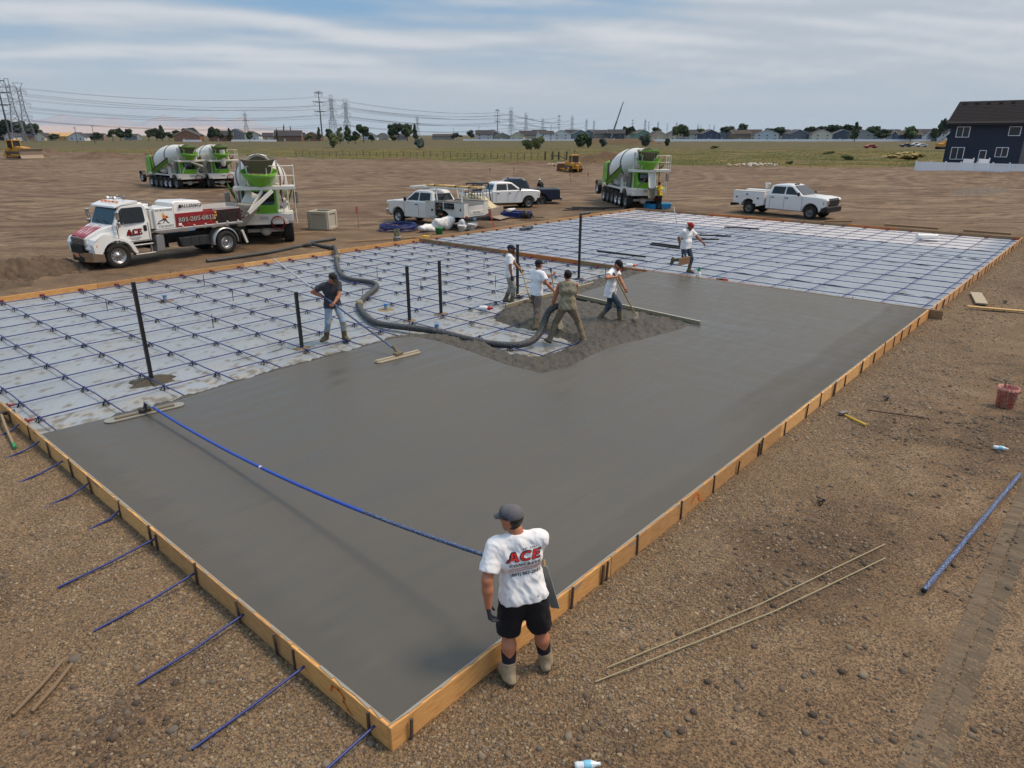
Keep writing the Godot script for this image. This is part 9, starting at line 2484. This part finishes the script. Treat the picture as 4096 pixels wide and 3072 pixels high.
func build_stones() -> void:
	var r := RandomNumberGenerator.new(); r.seed = 33
	var peb := [pebble(1), pebble(2), pebble(3), pebble(4)]
	var m := mat("gravel", Color.WHITE, 0.9)
	m.vertex_color_use_as_albedo = true
	var cols := [Vector3(0.29, 0.215, 0.13), Vector3(0.21, 0.14, 0.09), Vector3(0.15, 0.115, 0.08), Vector3(0.265, 0.195, 0.11), Vector3(0.11, 0.088, 0.066), Vector3(0.205, 0.155, 0.105), Vector3(0.25, 0.205, 0.15)]
	var keep := func(x, z):
		var inx := maxf(maxf(-x, x - 36.6), maxf(z, -20.4 - z))
		if inx < 0.075: return 0.0
		var a: float = (x - CAMP.x) * FW.x + (z - CAMP.z) * FW.z
		if a < 1.6: return 0.0
		var mid := gn2.get_noise_2d(x * 0.8 + 50.0, z * 0.8)
		var fin := gn.get_noise_2d(x * 1.3, z * 1.3 + 90.0)
		var near := 1.0 - smoothstep(0.3, 2.2, inx + mid * 1.1)
		return clampf(0.07 + 0.93 * near + fin * 0.6 + mid * 0.35, 0.02, 1.0)
	scatter("gravel", peb, 90000, Vector2(-3.5, -12.0), Vector2(16.0, 6.0), Vector2(0.004, 0.016), keep, cols, m, 41)
	scatter("gravel", peb, 14000, Vector2(-2.5, -6.0), Vector2(6.0, 4.0), Vector2(0.004, 0.026), keep, cols, m, 42)
	scatter("gravel", peb, 22000, Vector2(8.0, -1.0), Vector2(40.0, 9.0), Vector2(0.010, 0.035), keep, cols, m, 43)
	var clod_keep := func(x, z):
		var inx := maxf(maxf(-x, x - 36.6), maxf(z, -20.4 - z))
		if inx < 0.5: return 0.0
		return clampf(smoothstep(0.6, 1.6, inx) * (0.12 + 1.5 * maxf(0.0, gn2.get_noise_2d(x * 0.8 + 50.0, z * 0.8) + 0.6 * gn.get_noise_2d(x * 0.9, z * 0.9))), 0.0, 1.0)
	scatter("earth_clods", peb, 9000, Vector2(-3.2, -8.0), Vector2(14.0, 5.0), Vector2(0.007, 0.045), clod_keep, [Vector3(0.085, 0.058, 0.038), Vector3(0.11, 0.08, 0.055), Vector3(0.15, 0.115, 0.082), Vector3(0.07, 0.05, 0.035), Vector3(0.12, 0.088, 0.06)], m, 46)
	# tread marks pressed into the dirt by the blue pole
	st = SurfaceTool.new(); st.begin(Mesh.PRIMITIVE_TRIANGLES); st.set_smooth_group(-1); X = Transform3D.IDENTITY; usevc = true
	for tr in [[Vector2(1.2, 3.04), Vector2(11.5, 3.20), 0.30]]:
		var d: Vector2 = (tr[1] - tr[0]).normalized(); var n := Vector2(-d.y, d.x)
		var L: float = (tr[1] - tr[0]).length()
		var i := 0
		while i * 0.06 < L:
			var c0: Vector2 = tr[0] + d * (i * 0.06)
			for sd in [0, 1]:
				var a: Vector2 = c0 + n * (0.02 + 0.16 * sd); var b2: Vector2 = c0 + n * (0.16 + 0.16 * sd) + d * (0.03 if sd == 0 else -0.03)
				var hgt := 0.016 + 0.006 * r.randf()
				var sh := r.randf_range(0.85, 1.15)
				vc = Color(0.235 * sh, 0.172 * sh, 0.112 * sh)
				var q := []
				for w in [[a, 0.0, -0.004], [a, 0.022, hgt], [a, 0.046, -0.004], [b2, 0.0, -0.004], [b2, 0.022, hgt], [b2, 0.046, -0.004]]:
					var p: Vector2 = w[0] + d * w[1]
					q.append(Vector3(p.x, gh(p.x, p.y) + w[2], p.y))
				QO(q[0], q[1], q[4], q[3], q[0] - Vector3(0, 1, 0)); QO(q[1], q[2], q[5], q[4], q[0] - Vector3(0, 1, 0))
			i += 1
	usevc = false
	done("ground_tracks", m, self, "structure")
	# the larger stones one can pick out
	var sm_ := [mat("stone_a", s(112, 98, 80), 0.9), mat("stone_b", s(98, 90, 80), 0.9), mat("stone_c", s(122, 110, 92), 0.9)]
	var spots := [[-1.10, -1.48, 0.075], [-1.04, -1.30, 0.05], [-0.93, -1.27, 0.045], [-1.08, -1.19, 0.055], [-1.0, -1.12, 0.045], [-0.92, -1.12, 0.04], [-1.2, -1.55, 0.04], [-0.45, -0.26, 0.065], [-1.34, -3.0, 0.085], [-1.0, -2.42, 0.05], [-1.15, -2.05, 0.05], [-0.62, -1.75, 0.045], [-0.68, -1.83, 0.05], [-0.2, -0.55, 0.05], [-0.1, -0.15, 0.06], [3.6, 2.4, 0.06], [2.95, 2.2, 0.05], [1.55, 1.6, 0.06], [1.8, 1.65, 0.05], [2.2, 1.2, 0.04], [0.55, 0.75, 0.05], [0.4, 0.6, 0.045], [0.75, 0.9, 0.045], [1.0, 1.0, 0.06], [7.3, 2.1, 0.06], [6.8, 1.2, 0.05], [9.9, 1.6, 0.05], [4.6, 2.2, 0.05], [3.3, 2.6, 0.07], [5.2, 3.0, 0.05], [8.9, 0.9, 0.07], [11.0, 1.3, 0.06], [2.55, 0.62, 0.04], [2.5, 0.55, 0.045], [2.45, 0.68, 0.04], [2.62, 0.72, 0.035]]
	for q in spots:
		var o := MeshInstance3D.new()
		o.mesh = peb[r.randi() % 4]
		o.material_override = sm_[r.randi() % 3]
		add(o, "stone")
		o.position = Vector3(q[0], gh(q[0], q[1]) + 0.005, q[1])
		o.rotation = Vector3(r.randf_range(-0.3, 0.3), r.randf() * TAU, 0)
		o.scale = Vector3(q[2], q[2] * r.randf_range(0.5, 0.8), q[2] * r.randf_range(0.8, 1.2)) * 0.72
		tag(o, "loose grey brown stone lying on the dirt around the forms", "stone", "loose stones on the dirt")
	# broken concrete beyond the right mixer
	for k in 46:
		var o := MeshInstance3D.new()
		o.mesh = peb[k % 4]
		o.material_override = mat("rubble_a", s(178, 166, 150), 0.9) if k % 3 else mat("rubble_b", s(166, 136, 112), 0.9)
		add(o, "rubble_block")
		var u := r.randf_range(1562, 1680) if k < 36 else r.randf_range(1185, 1212)
		var p := gat(u, r.randf_range(112, 118) if k < 36 else r.randf_range(114, 117))
		o.position = Vector3(p.x, gh(p.x, p.z) + 0.1, p.z)
		var z := r.randf_range(0.2, 0.5) * (1.6 if absf(u - 1620) < 22 else 1.0) if k < 36 else r.randf_range(0.3, 0.55)
		o.scale = Vector3(z, z * r.randf_range(0.5, 1.0), z * 0.8)
		o.rotation = Vector3(r.randf_range(-0.6, 0.6), r.randf() * TAU, r.randf_range(-0.6, 0.6))
		tag(o, "broken pale concrete lump on the rubble heap at the field edge" if k < 36 else "pale lump in the small heap left of the small bulldozer", "rubble", "rubble lumps at the field edge" if k < 36 else "lumps by the small bulldozer")
	# grass that breaks up the edge of the fields
	st = SurfaceTool.new(); st.begin(Mesh.PRIMITIVE_TRIANGLES); X = Transform3D.IDENTITY; usevc = true; st.set_smooth_group(-1)
	for i in 9: 
		var a := TAU * i / 9.0
		var w := Vector3(cos(a), 0, sin(a))
		vc = Color(0.8 + 0.05 * i, 0.8 + 0.05 * i, 0.8 + 0.05 * i)
		T(w * 0.1, w * 0.1 + Vector3(-w.z, 0, w.x) * 0.22, w * 0.5 + Vector3(0, 1.0, 0))
	usevc = false
	st.generate_normals()
	var gmesh := st.commit()
	var gm := mat("grass_tuft", Color.WHITE, 0.9)
	gm.vertex_color_use_as_albedo = true
	var gk := func(x, z):
		var qx: float = x - CAMP.x; var qz: float = z - CAMP.z
		var a: float = qx * FW.x + qz * FW.z; var b: float = qx * RT.x + qz * RT.z
		if a > 260.0 or absf(b) > a * 0.85: return 0.0
		var e := edge_at(b)
		if b > 74.0: e += 3.0
		return smoothstep(-2.0, 3.0, a - e + gn2.get_noise_2d(x * 0.3, z * 0.3) * 5.0) * clampf(0.35 + gn2.get_noise_2d(x * 0.2, z * 0.2) * 1.3, 0.05, 1.0) * clampf(1.6 - a / 190.0, 0.1, 1.0)
	scatter("grass", [gmesh], 60000, Vector2(30.0, -260.0), Vector2(260.0, 40.0), Vector2(0.10, 0.32), gk, [Vector3(0.42, 0.38, 0.11), Vector3(0.27, 0.30, 0.09), Vector3(0.52, 0.42, 0.19), Vector3(0.36, 0.35, 0.11)], gm, 44)

func _ready() -> void:
	var cam := Camera3D.new()
	cam.name = "camera"
	cam.fov = 58.37
	cam.near = 0.1
	cam.far = 30000.0
	cam.position = CAMP
	cam.rotation_degrees = Vector3(-19.9, -48.72, 0)
	add_child(cam)
	cam.current = true
	var env := Environment.new()
	env.background_mode = Environment.BG_SKY
	var sky := Sky.new()
	var pm := PanoramaSkyMaterial.new()
	pm.panorama = ImageTexture.create_from_image(sky_image())
	sky.sky_material = pm
	env.sky = sky
	env.tonemap_mode = Environment.TONE_MAPPER_LINEAR
	env.tonemap_exposure = 1.78
	env.sdfgi_enabled = true
	env.ssao_enabled = true
	env.ssil_enabled = true
	env.fog_enabled = true
	env.fog_density = 0.00002
	env.fog_light_color = Color(0.72, 0.78, 0.85)
	var we := WorldEnvironment.new()
	we.name = "world_environment"
	we.environment = env
	add_child(we)
	var sun := DirectionalLight3D.new()
	sun.name = "sun"
	sun.light_energy = 0.5
	sun.light_color = Color(1.0, 0.90, 0.78)
	sun.light_angular_distance = 14.0
	sun.shadow_enabled = true
	add_child(sun)
	var from := (RT * 0.80 + FW * 0.05 + Vector3.UP * 1.35).normalized()
	sun.look_at_from_position(Vector3.ZERO, -from, Vector3.UP)
	var t0 := Time.get_ticks_msec()
	build_ground(); print("ground ", Time.get_ticks_msec() - t0)
	build_far(); print("far ", Time.get_ticks_msec() - t0)
	build_forms()
	build_sheets(); print("sheets ", Time.get_ticks_msec() - t0)
	build_concrete(); print("concrete ", Time.get_ticks_msec() - t0)
	build_cables()
	build_vehicles(); print("vehicles ", Time.get_ticks_msec() - t0)
	build_posts()
	build_tools()
	build_people(); print("people ", Time.get_ticks_msec() - t0)
	build_hose()
	build_clutter(); print("clutter ", Time.get_ticks_msec() - t0)
	var dc := Vector3(0.115, 0.078, 0.05)
	mound("dirt_pile", "brown heap of loose earth by the front of the pump truck", Vector3(4.0, 0, -25.4), 3.4, 1.7, 0.75, 5, dc, 0.07)
	mound("dirt_pile", "low brown heap of earth at the left edge before the pump truck", Vector3(1.8, 0, -23.6), 2.6, 1.5, 0.5, 6, dc, 0.07)
	mound("dirt_pile", "dark clods of earth left on the pad before the navy house", gat(2120, 62.0), 7.0, 3.0, 0.28, 7, Vector3(0.16, 0.12, 0.09), 0.15)
	mound("dirt_pile", "dark clods of earth behind the white pickup on the right", gat(1930, 66.0), 5.0, 2.0, 0.2, 8, Vector3(0.17, 0.12, 0.09), 0.15)
	build_stones(); print("all ", Time.get_ticks_msec() - t0)
